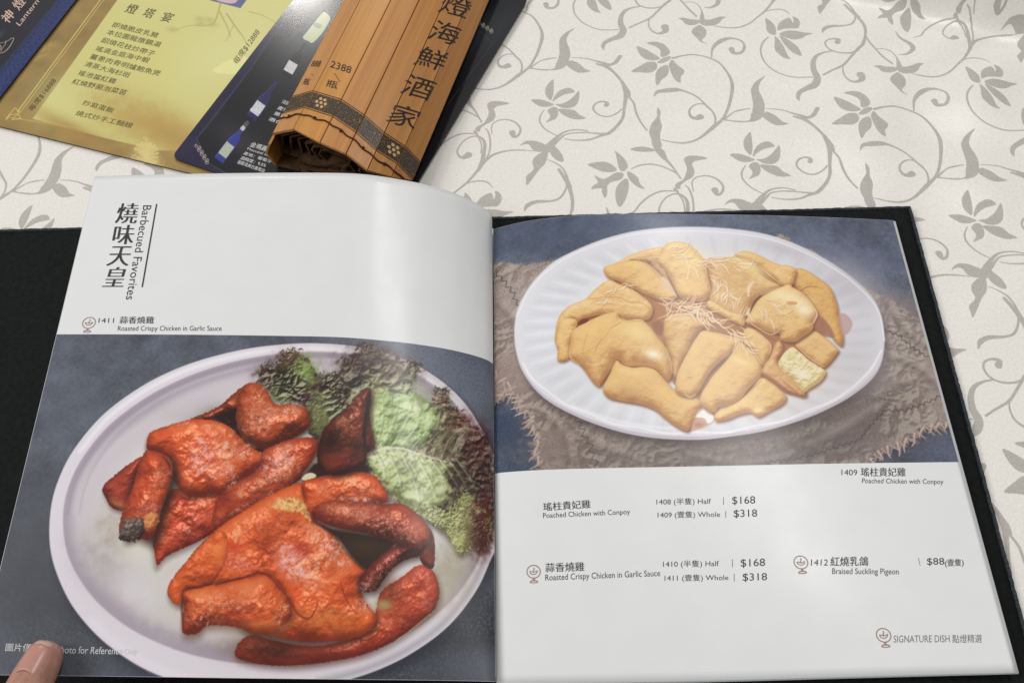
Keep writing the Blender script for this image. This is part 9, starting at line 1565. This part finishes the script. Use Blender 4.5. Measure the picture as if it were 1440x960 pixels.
def cloth_z(X, Y):
    # a soft ridge running across the far right plus faint undulation
    d1 = (Y - (.566 - .47 * (X - .30))) / 1.1; on = 1 / (1 + np.exp(-(X - .255) / .012))
    k = np.clip((d1 + .004) / .045, 0, 1); z = on * (.046 * k * k * (3 - 2 * k) - .0045 * np.exp(-((d1 + .010) / .018) ** 2))
    z += .0012 * np.exp(-((Y - .50 + .25 * (X - .2)) / .03) ** 2) * np.exp(-((X - .2) / .16) ** 2)
    z += .0010 * np.exp(-((Y - .47 - .3 * (X - .12)) / .016) ** 2) * np.exp(-((X - .12) / .08) ** 2)
    z += .0011 * np.exp(-((Y - .435 + .4 * (X - .35)) / .022) ** 2) * np.exp(-((X - .37) / .10) ** 2)
    w = np.clip((X - .12) / .2, 0, 1) * np.clip((Y - .25) / .2, 0, 1)
    z += .0022 * np.sin(X * 31 + Y * 47 + 2.2 * np.sin(X * 13 - Y * 9)) * np.sin(Y * 23 - X * 11 + 1.5 * np.sin(Y * 17)) * w
    z += .0010 * np.sin(X * 83 - Y * 61 + 2 * np.sin(Y * 31)) * w
    return z
Z = cloth_z(X, Y)
Minv = np.linalg.inv(np.stack([CLOTH_R, CLOTH_C], 1)); LU = (np.stack([X, Y], -1) - CLOTH_O) @ Minv.T
UV = np.stack([LU[..., 0], 1 - LU[..., 1]], -1)
cloth = grid_mesh('tablecloth', np.stack([X, Y, Z], -1), M['cloth'], uv=UV)
tag(cloth, kind='structure')
M['table'] = principled('brown_table_top', (.18, .10, .05), .5, .4)[0]
tt = mesh('table_top', [(x, y, z) for z in (-.05, -.012) for x, y in ((-1.09, -.54), (1.09, -.54), (1.09, 1.74), (-1.09, 1.74))], [(3, 2, 1, 0), (4, 5, 6, 7), (0, 1, 5, 4), (1, 2, 6, 5), (2, 3, 7, 6), (3, 0, 4, 7)], M['table'])
tag(tt, kind='structure')

# ------------------------------------------------------------------ text as flat ink on any surface
GLYPH = {}
def glyphs(s, style):
    if (s, style) not in GLYPH:
        cu = bpy.data.curves.new('glyphs', 'FONT'); cu.body = s; cu.size = 1.; cu.resolution_u = 3; cu.fill_mode = 'FRONT'
        cu.offset = {'bold': .0, 'n': .0, 'light': .0, 'serif': -.012}[style]
        ob = bpy.data.objects.new('glyphs', cu); COL.objects.link(ob); dg = bpy.context.evaluated_depsgraph_get(); dg.update()
        me = ob.evaluated_get(dg).to_mesh(); V = np.array([v.co[:2] for v in me.vertices]); T_ = [tuple(p.vertices) for p in me.polygons]
        ob.evaluated_get(dg).to_mesh_clear(); bpy.data.objects.remove(ob); bpy.data.curves.remove(cu)
        if style in ('serif', 'bold'):           # thicker stems: the strokes are laid again a little to the side
            n0 = len(V); VV = [V]; TT = list(T_)
            for k, dx in enumerate((.022, .044, .062) if style == 'serif' else (.02,)):
                VV.append(V + [dx, 0]); TT += [tuple(i + n0 * (k + 1) for i in t) for t in T_]
            V = np.vstack(VV); T_ = TT
        GLYPH[(s, style)] = (V, T_)
    return GLYPH[(s, style)]
def ink_text(s, corners, style, mat, to3d, parent, lift=.00012, cuts=()):
    V, T_ = glyphs(s, style); lo, hi = V.min(0), V.max(0); U = (V - lo) / (hi - lo)
    BL, BR, TL = (np.array(c, float) for c in corners)
    P = BL + U[:, :1] * (BR - BL) + U[:, 1:] * (TL - BL)
    if len(cuts):                                # fold lines: split the strokes where the surface bends
        bm = bmesh.new(); vs_ = [bm.verts.new((x, y, 0)) for x, y in P]
        for t in T_:
            try: bm.faces.new([vs_[i] for i in t])
            except ValueError: pass
        for c in cuts: bmesh.ops.bisect_plane(bm, geom=list(bm.verts) + list(bm.edges) + list(bm.faces), plane_co=(c, 0, 0), plane_no=(1, 0, 0), dist=1e-5)
        bm.verts.index_update(); P = np.array([v.co[:2] for v in bm.verts]); T_ = [tuple(v.index for v in f.verts) for f in bm.faces]; bm.free()
    Q = to3d(P) ; 
    if style in ('serif', 'bold'):
        n0 = len(V) // (4 if style == 'serif' else 2); Q = Q + np.array([0, 0, 1.]) * (np.arange(len(V)) // n0)[:, None] * 2e-5
    return mesh('printed_text', Q + np.array([0, 0, lift]), T_, mat, parent)

# ------------------------------------------------------------------ the menu book
BO = np.array(BOOK_ORIGIN); ca, sa = math.cos(BOOK_ANGLE), math.sin(BOOK_ANGLE)
BU, BV, BZ = np.array([ca, sa, 0]), np.array([-sa, ca, 0]), np.array([0, 0, 1.])
def bk(u, v, z): u, v, z = (np.asarray(a, float)[..., None] for a in (u, v, z)); return BO + u * BU + v * BV + z * BZ
TAB = {'L': (edge_table(LEAF_LEFT_HEAD), edge_table(LEAF_LEFT_FOOT)), 'R': (edge_table(LEAF_RIGHT_HEAD), edge_table(LEAF_RIGHT_FOOT))}
def leaf(side, a, t, lift=0.):
    b_ = on_leaf(*TAB[side], a, t); return bk(b_[..., 0], b_[..., 1], b_[..., 2] + lift)
def page_mm(side, P, lift=0.):
    return leaf(side, P[..., 0] / 260., P[..., 1] / 288., lift)
book = thing('menu_book', 'open landscape menu book in black covers showing roasted and poached chicken pages', 'menu book', tuple(bk(-.27, -.15, 0)))
def cover_board(u0, u1, name='cover_board'):
    v0, v1 = .0, -.315; r = .004; n = 8
    us = np.linspace(u0, u1, 41); vv = np.linspace(v0, v1, 61); U, V_ = np.meshgrid(us, vv, indexing='ij')
    wob = .00035 * np.sin(U * 90) * (np.abs(V_ - v0) < 1e-6)
    Zc = np.full(U.shape, .003); e = np.minimum(np.minimum(U - u0, u1 - U), np.minimum(v0 - V_, V_ - v1)); 
    Zc = Zc - .0006 * np.clip(1 - e / .004, 0, 1)
    return grid_mesh(name, bk(U, V_ + wob, Zc), M['cover'], book, thick=.0026)
cover_board(-.268, .0); cover_board(-.6105, -.278)
sp = grid_mesh('spine', bk(*np.meshgrid(np.linspace(-.2785, -.2675, 5), np.linspace(.0, -.315, 30), indexing='ij'), np.full((5, 30), .0022)), M['cover'], book, thick=.002)
# turned cloth edge that catches the light along the head and fore edges
def edge_roll(P):
    V, Fc = tube(P, .0011, 8); return mesh('cover_edge', V, Fc, M['cover_edge'], book, True)
rnd = np.random.default_rng(4)
uu = np.linspace(-.6105, 0, 240); edge_roll(bk(uu, np.full(240, -.0002) + rnd.normal(0, .00012, 240), .0024 + rnd.normal(0, .0001, 240)))
vv = np.linspace(0, -.315, 160); edge_roll(bk(np.full(160, -.0003) + rnd.normal(0, .00012, 160), vv, .0024 + rnd.normal(0, .0001, 160)))
# under pages
def under(side, da, dz, dt, mat, name='under_page'):
    a = np.linspace(0, 1, 41); t = np.linspace(0, 1, 21); A, T_ = np.meshgrid(a, t, indexing='ij')
    P = leaf(side, A, T_); D = P - BO; u, v, z = D @ BU, D @ BV, D[..., 2]
    g = 1 if side == 'R' else -1
    return grid_mesh(name, bk(u + g * da * A, v + dt, z - dz), mat, book, thick=.00012)
for k, (da, dz, dt) in enumerate([(.0016, .0007, -.0002), (.0012, .0014, .0002), (.0018, .0021, -.0003)]): under('R', da, dz, dt, M['paper'])
# block of remaining pages on the left board, below the lifted leaf
U, V_ = np.meshgrid(np.linspace(-.272, -.512, 25), np.linspace(-.010, -.278, 20), indexing='ij')
grid_mesh('page_block', bk(U, V_, .0045 + .004 * np.sin(np.clip((-.272 - U) / .24, 0, 1) * 3.0) ** .5), M['paper'], book, thick=.0012)
U, V_ = np.meshgrid(np.linspace(-.270, -.016, 25), np.linspace(-.012, -.290, 20), indexing='ij')
grid_mesh('page_block', bk(U, V_, np.full(U.shape, .0042)), M['paper'], book, thick=.001)
def page(side):
    a = np.linspace(0, 1, 161); t = np.linspace(0, 1, 61); A, T_ = np.meshgrid(a, t, indexing='ij')
    return grid_mesh('page', leaf(side, A, T_), M['paper'], book, thick=.00018)
def photo(side, t0, t1, mat, par):
    a = np.linspace(.0005, .9992, 161); t = np.linspace(t0, t1, 61); A, T_ = np.meshgrid(a, t, indexing='ij')
    u = A if side == 'R' else 1 - A; uv = np.stack([u, 1 - (T_ - t0) / (t1 - t0)], -1)
    return grid_mesh('printed_photo', leaf(side, A, T_, .00006), mat, par, uv=uv)
def run(c, ops):
    for op in ops:
        kw = dict(STYLES.get(op[-1].get('style'), {})); kw.update(op[-1]); getattr(c, op[0])(*op[1:-1], **kw)
cL = Canvas(260, 180, 3, y0=108); bgL(cL); run(cL, FOOD_LEFT)
cR = Canvas(260, 173, 3, y0=0); bgR(cR); run(cR, FOOD_RIGHT)
M['roast'] = painted('roast_chicken_print', cL.im, rough=.36, spec=.24, coat=.15)[0]
M['poached'] = painted('poached_chicken_print', cR.im, rough=.36, spec=.24, coat=.15)[0]
pL, pR = page('L'), page('R')
pL['label'] = 'left page with roasted chicken photo and vertical heading'; pR['label'] = 'right page with poached chicken photo and price list'
photo('L', .3755, .9995, M['roast'], pL); photo('R', .0005, .6005, M['poached'], pR)
INKS = {'ink': M['ink'], 'white': M['white'], 'grey': M['grey'], 'olive': M['olive'], 'brown': M['brown'], 'rose': M['rose'], 'brush': M['brush']}
for side, L_, par in (('L', TEXT_LEFT, pL), ('R', TEXT_RIGHT, pR)):
    for s, c, st, col in L_:
        mt = M['light_ink'] if (st == 'light' and col == 'ink') else INKS[col]
        ink_text(s, c, st, mt, lambda P, sd=side: page_mm(sd, P), par, lift=.00012 if col != 'white' else .00016)
def rule(side, pts, w, par, mat):
    P = np.array(pts, float); n = 24; C_ = P[0] + (P[1] - P[0]) * np.linspace(0, 1, n)[:, None]; d = P[1] - P[0]; d = d / np.linalg.norm(d); nn = np.array([-d[1], d[0]]) * w / 2
    G = np.stack([C_ + nn, C_ - nn], 1); return grid_mesh('printed_rule', page_mm(side, G, .00012), mat, par)
for p, w in RULES_LEFT: rule('L', p, w, pL, M['ink'])
for p, w in RULES_RIGHT: rule('R', p, w, pR, M['grey'])
def ribbon2d(pts, w):
    P = catmull(np.array(pts, float), 6) if len(pts) > 2 else np.array(pts, float); D = np.gradient(P, axis=0); D /= np.linalg.norm(D, axis=1)[:, None] + 1e-9
    Nn = np.stack([-D[:, 1], D[:, 0]], 1) * w / 2; return np.stack([P + Nn, P - Nn], 1)
def icon(side, x, y, par):
    sgn = -1 if side == 'L' else 1; V = []; Fc = []; R_ = 3.6
    def add(pts, w):
        G = ribbon2d(np.array(pts) * [sgn, 1] + [x, y], w); n = len(G); b0 = len(V); V.extend(G.reshape(-1, 2))
        for i in range(n - 1): Fc.append((b0 + 2 * i, b0 + 2 * i + 1, b0 + 2 * i + 3, b0 + 2 * i + 2))
    add([(R_ * math.cos(a), R_ * .96 * math.sin(a)) for a in np.linspace(0, 2 * math.pi, 22)], .55)
    add([(-2.1, -.3), (-1.6, .9), (0, 1.5), (1.5, .8), (2.1, -.5)], .5); add([(-2.1, -.3), (-.6, .1), (.6, .1), (2.1, -.5)], .4)
    add([(0, -2.2), (.4, -1.3), (-.2, -.5), (.1, .6)], .5); add([(-.3, 3.6), (-.3, 4.6)], .6); add([(.3, 3.6), (.3, 4.6)], .6)
    add([(-2.2, 5.6), (-1.2, 4.9), (0, 4.9), (1.2, 4.9), (2.2, 5.6)], .6); add([(-2.1, 5.8), (0, 6.0), (2.1, 5.8)], .5)
    Q = page_mm(side, np.array(V), .00012); mesh('printed_emblem', Q, Fc, M['copper'], par)
for sd, x, y in ICONS: icon(sd, x, y, pL if sd == 'L' else pR)

# ------------------------------------------------------------------ menu cards
M['card_edge'] = principled('dark_laminate_edge', (.03, .028, .03), .7, .2)[0]
def card(fr, name, label, ops, base, radius, rough, coat, texts, th=.0009):
    o = np.array(fr['o']); ex = np.array(fr['ex']); ey = np.array([ex[1], -ex[0]]); w, h, z = fr['w'], fr['h'], fr['z']
    def to3(P, lift=0.): 
        P = np.asarray(P, float) / 1000; xy = o + P[..., :1] * ex + P[..., 1:] * ey; return np.concatenate([xy, np.full(xy.shape[:-1] + (1,), z + lift)], -1)
    root = thing(name, label, 'menu card', tuple(to3([w / 2, h / 2])))
    c = Canvas(w, h, 3); c.im[:] = base; c.im *= 1 + .035 * c.fbm(30., 2)[..., None]; run(c, ops)
    mt = painted(name + '_print', c.im, rough=rough, spec=.5, coat=coat)[0]
    ring = []
    for cx, cy, a0 in ((w - radius, radius, -90), (w - radius, h - radius, 0), (radius, h - radius, 90), (radius, radius, 180)):
        for k in range(7): a = math.radians(a0 + 15 * k); ring.append((cx + radius * math.cos(a), cy + radius * math.sin(a)))
    R_ = np.array(ring); top = to3(R_); bot = to3(R_, -th); n = len(R_); V = np.vstack([top, bot])
    Fc = [tuple(range(n)), tuple(range(2 * n - 1, n - 1, -1))] + [(i, i + n, (i + 1) % n + n, (i + 1) % n) for i in range(n)]
    ob = mesh('laminated_sheet', V, Fc, mt, root); ob.data.materials.append(M['card_edge'])
    bm = bmesh.new(); bm.from_mesh(ob.data); bmesh.ops.recalc_face_normals(bm, faces=bm.faces)
    for f in bm.faces: f.material_index = 0 if len(f.verts) > 4 else 1
    bm.to_mesh(ob.data); bm.free()
    uvp = np.vstack([R_, R_]) / [w, h]; ul = ob.data.uv_layers.new(name='UVMap'); vi = np.zeros(len(ob.data.loops), np.int32); ob.data.loops.foreach_get('vertex_index', vi)
    ul.data.foreach_set('uv', np.stack([uvp[vi, 0], 1 - uvp[vi, 1]], -1).astype(np.float32).ravel())
    for s, cn, st, col in texts: ink_text(s, cn, st, INKS[col], lambda P: to3(P), ob, lift=.0001)
    return root
card(CARD_GOLD, 'gold_menu_card', 'gold banquet menu card with pale yellow panel of Chinese dishes', CARD_OPS_GOLD, (.57, .47, .265), 2., .42, .0, TEXT_GOLD)
card(CARD_BLUE, 'navy_menu_card', 'navy card with blue key pattern border and rose Lantern lettering, far left', CARD_OPS_BLUE, (.105, .11, .155), 2., .45, .0, TEXT_BLUE)
card(CARD_DARK, 'wine_list_card', 'dark glossy wine list card with rounded corners, bottles printed, under the bamboo roll', CARD_OPS_DARK, (.165, .145, .245), 6., .16, .3, TEXT_DARK)

# ------------------------------------------------------------------ rolled bamboo menu
SO = np.array([*SCROLL_O, .0]); SA = np.array([*SCROLL_AX, 0.]); SS = np.array([SCROLL_AX[1], -SCROLL_AX[0], 0.])
SEC = np.array(SCROLL_SECTION)            # (across, height, end offset) of the slip edges
CUM = np.r_[0, np.cumsum(np.linalg.norm(np.diff(SEC[:, :2], axis=0), axis=1))]
def roll_pt(c, l, lift=0.):
    """unrolled coordinates in metres (c round the roll, l along it) -> world"""
    c = np.asarray(c, float); l = np.asarray(l, float); i = np.clip(np.searchsorted(CUM, c) - 1, 0, len(SEC) - 2); f = (c - CUM[i]) / (CUM[i + 1] - CUM[i])
    p = SEC[i, :2] * (1 - f)[..., None] + SEC[i + 1, :2] * f[..., None]; d = SEC[i + 1, :2] - SEC[i, :2]; d = d / np.linalg.norm(d, axis=-1)[..., None]
    nn = np.stack([-d[..., 1], d[..., 0]], -1); p = p + nn * np.asarray(lift)[..., None] if np.ndim(lift) else p + nn * lift
    return SO + p[..., :1] * SS + p[..., 1:2] * np.array([0, 0, 1.]) + l[..., None] * SA
scroll = thing('bamboo_scroll', 'rolled bamboo slip menu with black brush characters lying on the wine list', 'bamboo scroll', tuple(SO + SS * -.045 + SA * .1))
def bamboo(name, lo, hi):
    mt, nt, b = principled(name, rough=.34, spec=.35)
    ang = math.atan2(SCROLL_AX[1], SCROLL_AX[0]); tc = N(nt, 'ShaderNodeTexCoord'); mp = N(nt, 'ShaderNodeMapping'); mp.inputs['Rotation'].default_value = (0, 0, -ang)
    mp2 = N(nt, 'ShaderNodeMapping'); mp2.inputs['Scale'].default_value = (4, 260, 260)
    nt.links.new(tc.outputs['Object'], mp.inputs[0]); nt.links.new(mp.outputs[0], mp2.inputs[0])
    no = N(nt, 'ShaderNodeTexNoise', i_Scale=1., i_Detail=6., i_Roughness=.65); nt.links.new(mp2.outputs[0], no.inputs['Vector'])
    cr = N(nt, 'ShaderNodeValToRGB'); cr.color_ramp.elements[0].position = .3; cr.color_ramp.elements[1].position = .75
    cr.color_ramp.elements[0].color = (*lo, 1); cr.color_ramp.elements[1].color = (*hi, 1); nt.links.new(no.outputs[0], cr.inputs[0]); nt.links.new(cr.outputs[0], b.inputs['Base Color'])
    bp = N(nt, 'ShaderNodeBump', i_Strength=.12, i_Distance=.0002); nt.links.new(no.outputs[0], bp.inputs['Height']); nt.links.new(bp.outputs[0], b.inputs['Normal']); return mt
BM = [bamboo('bamboo_amber', (.34, .135, .025), (.50, .225, .055)), bamboo('bamboo_honey', (.42, .18, .038), (.58, .285, .075)), bamboo('bamboo_tan', (.40, .175, .05), (.55, .27, .09))]
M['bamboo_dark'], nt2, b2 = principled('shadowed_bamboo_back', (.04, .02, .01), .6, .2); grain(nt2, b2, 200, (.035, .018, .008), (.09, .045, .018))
LEN = .34
def slip(c0, c1, mat, th=.0022, l0=0., l1=LEN, inset=.00035, name='bamboo_slip', p=None):
    """one slip between two edge positions given as (across, height)"""
    A, B_ = p; d = (B_ - A) / np.linalg.norm(B_ - A); nn = np.array([-d[1], d[0]]); A2, B2 = A + d * inset, B_ - d * inset
    q = [A2, B2, B2 - nn * th, A2 - nn * th]
    W_ = lambda v, l: SO + v[0] * SS + np.array([0, 0, v[1]]) + l * SA
    la, lb = l0 if np.ndim(l0) else (l0, l0)
    R0 = np.array([W_(q[0], la), W_(q[1], lb), W_(q[2], lb), W_(q[3], la)]); R1 = np.array([W_(v, l1) for v in q])
    return box_between(name, R0, R1, None, None, mat, scroll, .00035)
for i in range(len(SEC) - 1):
    slip(0, 0, BM[[2, 1, 2, 0, 2, 0][i]], l0=(SEC[i, 2], SEC[i + 1, 2]), p=(SEC[i, :2], SEC[i + 1, :2]))
# the rest of the outer turn, then the inner turns of the roll
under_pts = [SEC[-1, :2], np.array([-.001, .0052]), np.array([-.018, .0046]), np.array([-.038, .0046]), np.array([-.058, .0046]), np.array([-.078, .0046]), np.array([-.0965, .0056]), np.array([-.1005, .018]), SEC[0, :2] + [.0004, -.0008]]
def end_l(w): return float(np.interp(w, SEC[:, 0], SEC[:, 2]))
for i in range(len(under_pts) - 1):
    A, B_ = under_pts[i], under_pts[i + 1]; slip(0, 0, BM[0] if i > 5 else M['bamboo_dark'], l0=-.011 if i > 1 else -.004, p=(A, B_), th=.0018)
cx, cz = -.050, .0225
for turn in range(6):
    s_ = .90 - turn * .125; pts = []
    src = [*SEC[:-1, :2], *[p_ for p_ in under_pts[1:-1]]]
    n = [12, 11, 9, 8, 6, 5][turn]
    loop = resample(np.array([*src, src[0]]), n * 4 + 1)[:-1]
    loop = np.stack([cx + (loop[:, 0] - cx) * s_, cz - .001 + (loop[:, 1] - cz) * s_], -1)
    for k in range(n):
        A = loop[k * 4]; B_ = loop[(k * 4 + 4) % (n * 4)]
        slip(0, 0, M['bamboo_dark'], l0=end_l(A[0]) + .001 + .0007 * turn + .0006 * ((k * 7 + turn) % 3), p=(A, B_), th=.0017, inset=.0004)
for s, cn, st, col in TEXT_SCROLL:
    ink_text(s, cn, 'n', M['brush'], lambda P: roll_pt(P[:, 0] / 1000, P[:, 1] / 1000, .00022), scroll, lift=.0, cuts=[c * 1000 for c in CUM[1:-1]])
# printed border band
M['band'], nt, b = principled('border_band_print', (.02, .016, .01), .4, .4)
tc = N(nt, 'ShaderNodeUVMap'); vo = N(nt, 'ShaderNodeTexVoronoi', feature='DISTANCE_TO_EDGE', i_Scale=60.); no = N(nt, 'ShaderNodeTexNoise', i_Scale=70., i_Detail=3.)
for n_ in (vo, no): nt.links.new(tc.outputs[0], n_.inputs['Vector'])
cr = N(nt, 'ShaderNodeValToRGB'); cr.color_ramp.elements[0].position = .006; cr.color_ramp.elements[1].position = .022; cr.color_ramp.elements[0].color = (.26, .155, .06, 1); cr.color_ramp.elements[1].color = (.016, .012, .007, 1)
mm_ = N(nt, 'ShaderNodeMath', operation='MULTIPLY'); nt.links.new(vo.outputs[0], mm_.inputs[0]); nt.links.new(no.outputs[0], mm_.inputs[1])
nt.links.new(mm_.outputs[0], cr.inputs[0]); nt.links.new(cr.outputs[0], b.inputs['Base Color'])
M['petal'] = principled('pale_petal_print', (.50, .33, .15), .4, .4)[0]
def band_l(c):  # near edge of the band along the slips
    return np.interp(c, CUM, BAND_NEAR)
def roll_strip(c0, c1, d0, d1, mat, lift, name, n=None):
    cs = np.array(sorted(set([c0, c1, *[x for x in CUM if c0 < x < c1]] + list(np.linspace(c0, c1, 12)))))
    G = []; U_ = []
    for c in cs:
        G.append([roll_pt(c, band_l(c) + d0, lift), roll_pt(c, band_l(c) + d1, lift)]); U_.append([(c * 10, d0 * 10), (c * 10, d1 * 10)])
    return grid_mesh(name, np.array(G).reshape(len(cs), 2, 3), mat, scroll, uv=np.array(U_))
BW = BAND_WIDTH
for i in range(len(CUM) - 1):
    roll_strip(CUM[i] + .0003, CUM[i + 1] - .0003, 0, BW, M['band'], .00020, 'border_band')
    for d in (-.0014, BW + .0008): roll_strip(CUM[i] + .0003, CUM[i + 1] - .0003, d, d + .0006, M['brush'], .0002, 'border_line')
for c in (CUM[1] + .011, CUM[4] + .010, CUM[3] + .0):
    if c == CUM[3]: continue
    for k in range(7):
        r_ = 0 if k == 6 else .0036; a = k * math.pi / 3; q = [(c + r_ * math.cos(a) + .0013 * math.cos(w), BW / 2 + r_ * math.sin(a) + .0013 * math.sin(w)) for w in np.linspace(0, 2 * math.pi, 10, endpoint=False)]
        V = np.array([roll_pt(x, band_l(x) + y, .00034) for x, y in q]); mesh('flower_dot', V, [tuple(range(10))], M['petal'], scroll)
# stitching cord with knots
M['cord'] = principled('dark_brown_cord', (.06, .015, .006), .7, .3)[0]
for cd in (CORD_OFFSET,):
    cs = np.linspace(.001, CUM[-1] - .001, 90); P = np.array([roll_pt(c, band_l(c) - cd + .0006 * math.sin(c * 500), .0005) for c in cs])
    V, Fc = tube(P, .00055, 6); mesh('stitch_cord', V, Fc, M['cord'], scroll, True)
    for i in range(len(CUM) - 1):
        c = (CUM[i] + CUM[i + 1]) / 2; bm = bmesh.new(); bmesh.ops.create_uvsphere(bm, u_segments=10, v_segments=6, radius=.0012)
        me = bpy.data.meshes.new('knot'); bm.to_mesh(me); bm.free(); kn = link('knot', me, M['cord'], scroll, True); p_ = roll_pt(c, band_l(c) - cd, .0006); kn.location = Vector(p_) - Vector(scroll.location)

# ------------------------------------------------------------------ the reader's hand
M['skin'], nt, b = principled('skin', (.44, .24, .18), .45, .4, Subsurface_Weight=.1, Subsurface_Scale=.004)
b.inputs['Subsurface Radius'].default_value = (1., .35, .2)
grain(nt, b, 160, (.34, .155, .11), (.47, .26, .19), bump=.7, bscale=1500, bdist=.0004)
M['nail'] = principled('finger_nail', (.47, .23, .185), .30, .5)[0]; M['nail_tip'] = principled('nail_free_edge', (.52, .36, .27), .35, .5)[0]
T1 = np.array(HAND_PAGE[0]); T2 = np.array(HAND_PAGE[1]); hd = T2 - T1; hd[2] = 0; hd /= np.linalg.norm(hd); hs = np.array([hd[1], -hd[0], 0]) * -1
up3 = np.array([0, 0, 1.])
hand = thing('hand', "reader's left hand, its thumb pressing the lower left corner of the open page", 'hand', tuple(T1 + hd * .08 + up3 * .0))
# joints: thumb on top of the leaf, four fingers curled below it
tip = T1 + up3 * .0078
J = [tip + hd * .085 + hs * .010 - up3 * .012]              # 0 wrist-side palm
R_ = [.026]; E_ = []
def chain(start, pts, rad):
    prev = start
    for p, r in zip(pts, rad):
        J.append(np.array(p)); R_.append(r); E_.append((prev, len(J) - 1)); prev = len(J) - 1
    return prev
chain(0, [tip + hd * .056 + up3 * .004 + hs * .004, tip + hd * .034 + up3 * .0045, tip + hd * .016 + up3 * .0016, tip + hd * .004 - up3 * .0001, tip - hd * .003 - up3 * .0012], [.0165, .0112, .0103, .0094, .0066])
k0 = chain(0, [tip + hd * .105 + hs * .03 - up3 * .012], [.026])
chain(k0, [tip + hd * .15 + hs * .05 - up3 * .012, tip + hd * .21 + hs * .07 - up3 * .012], [.023, .025])
below = -.036
for f_, (off, ln) in enumerate([(.022, .040), (.038, .046), (.056, .046), (.072, .040)]):
    b0 = tip + hd * .085 + hs * off + up3 * (below + .012); 
    chain(0 if f_ < 2 else k0, [b0, b0 - hd * ln * .42 + up3 * (-.006), b0 - hd * ln * .78 + up3 * (-.003), b0 - hd * ln + up3 * .002], [.0115, .0095, .0085, .0070])
me = bpy.data.meshes.new('skin_body'); me.from_pydata([tuple(j) for j in J], E_, []); me.update()
ho = link('skin_body', me, M['skin'], hand)
skm = ho.modifiers.new('skin', 'SKIN'); skm.use_smooth_shade = True
for sv, r in zip(me.skin_vertices[0].data, R_): sv.radius = (r, r)
me.skin_vertices[0].data[0].use_root = True
sb = ho.modifiers.new('sub', 'SUBSURF'); sb.levels = 3; sb.render_levels = 3
dg = bpy.context.evaluated_depsgraph_get(); me2 = bpy.data.meshes.new_from_object(ho.evaluated_get(dg)); ho.modifiers.clear(); ho.data = me2
if not me2.materials: me2.materials.append(M['skin'])
me2.polygons.foreach_set('use_smooth', [True] * len(me2.polygons))
# nail: a curved plate laid on the thumb
from mathutils.bvhtree import BVHTree
bv = BVHTree.FromPolygons([v.co.copy() for v in me2.vertices], [tuple(p.vertices) for p in me2.polygons]); off = Vector(ho.location) + Vector(hand.location)
def nail(l0, l1, wid, mat, name, lift):
    n, m_ = 15, 13; G = np.zeros((n, m_, 3))
    for i in range(n):
        for j in range(m_):
            a = -1 + 2 * j / (m_ - 1); l = l0 + (l1 - l0) * i / (n - 1); ww = wid * (1 - .25 * ((i / (n - 1)) ** 6 if l1 > l0 else 0))
            cu = .0022 * a * a if name == 'thumb_nail' else .0010 * a * a
            p = T1 + hd * (l + cu * (1 if l0 < l1 else -1)) + hs * a * ww
            hit = bv.ray_cast(Vector(p + up3 * .05) - off, Vector((0, 0, -1)))
            for _ in range(12):
                if hit[0] and hit[1].z > .35: break
                ctr = T1 + hd * max(l, .002); p = ctr + (p - ctr) * .88; hit = bv.ray_cast(Vector(p + up3 * .05) - off, Vector((0, 0, -1)))
            z = (hit[0] + off)[2] if hit[0] else T1[2] + .006
            G[i, j] = [p[0], p[1], z + lift - .0006 * a ** 4]
    return grid_mesh(name, G, mat, ho, thick=.0004)
nail(.0002, .0130, .0060, M['nail'], 'thumb_nail', .00045)
nail(-.0030, .0004, .0046, M['nail_tip'], 'nail_free_edge', .0004)
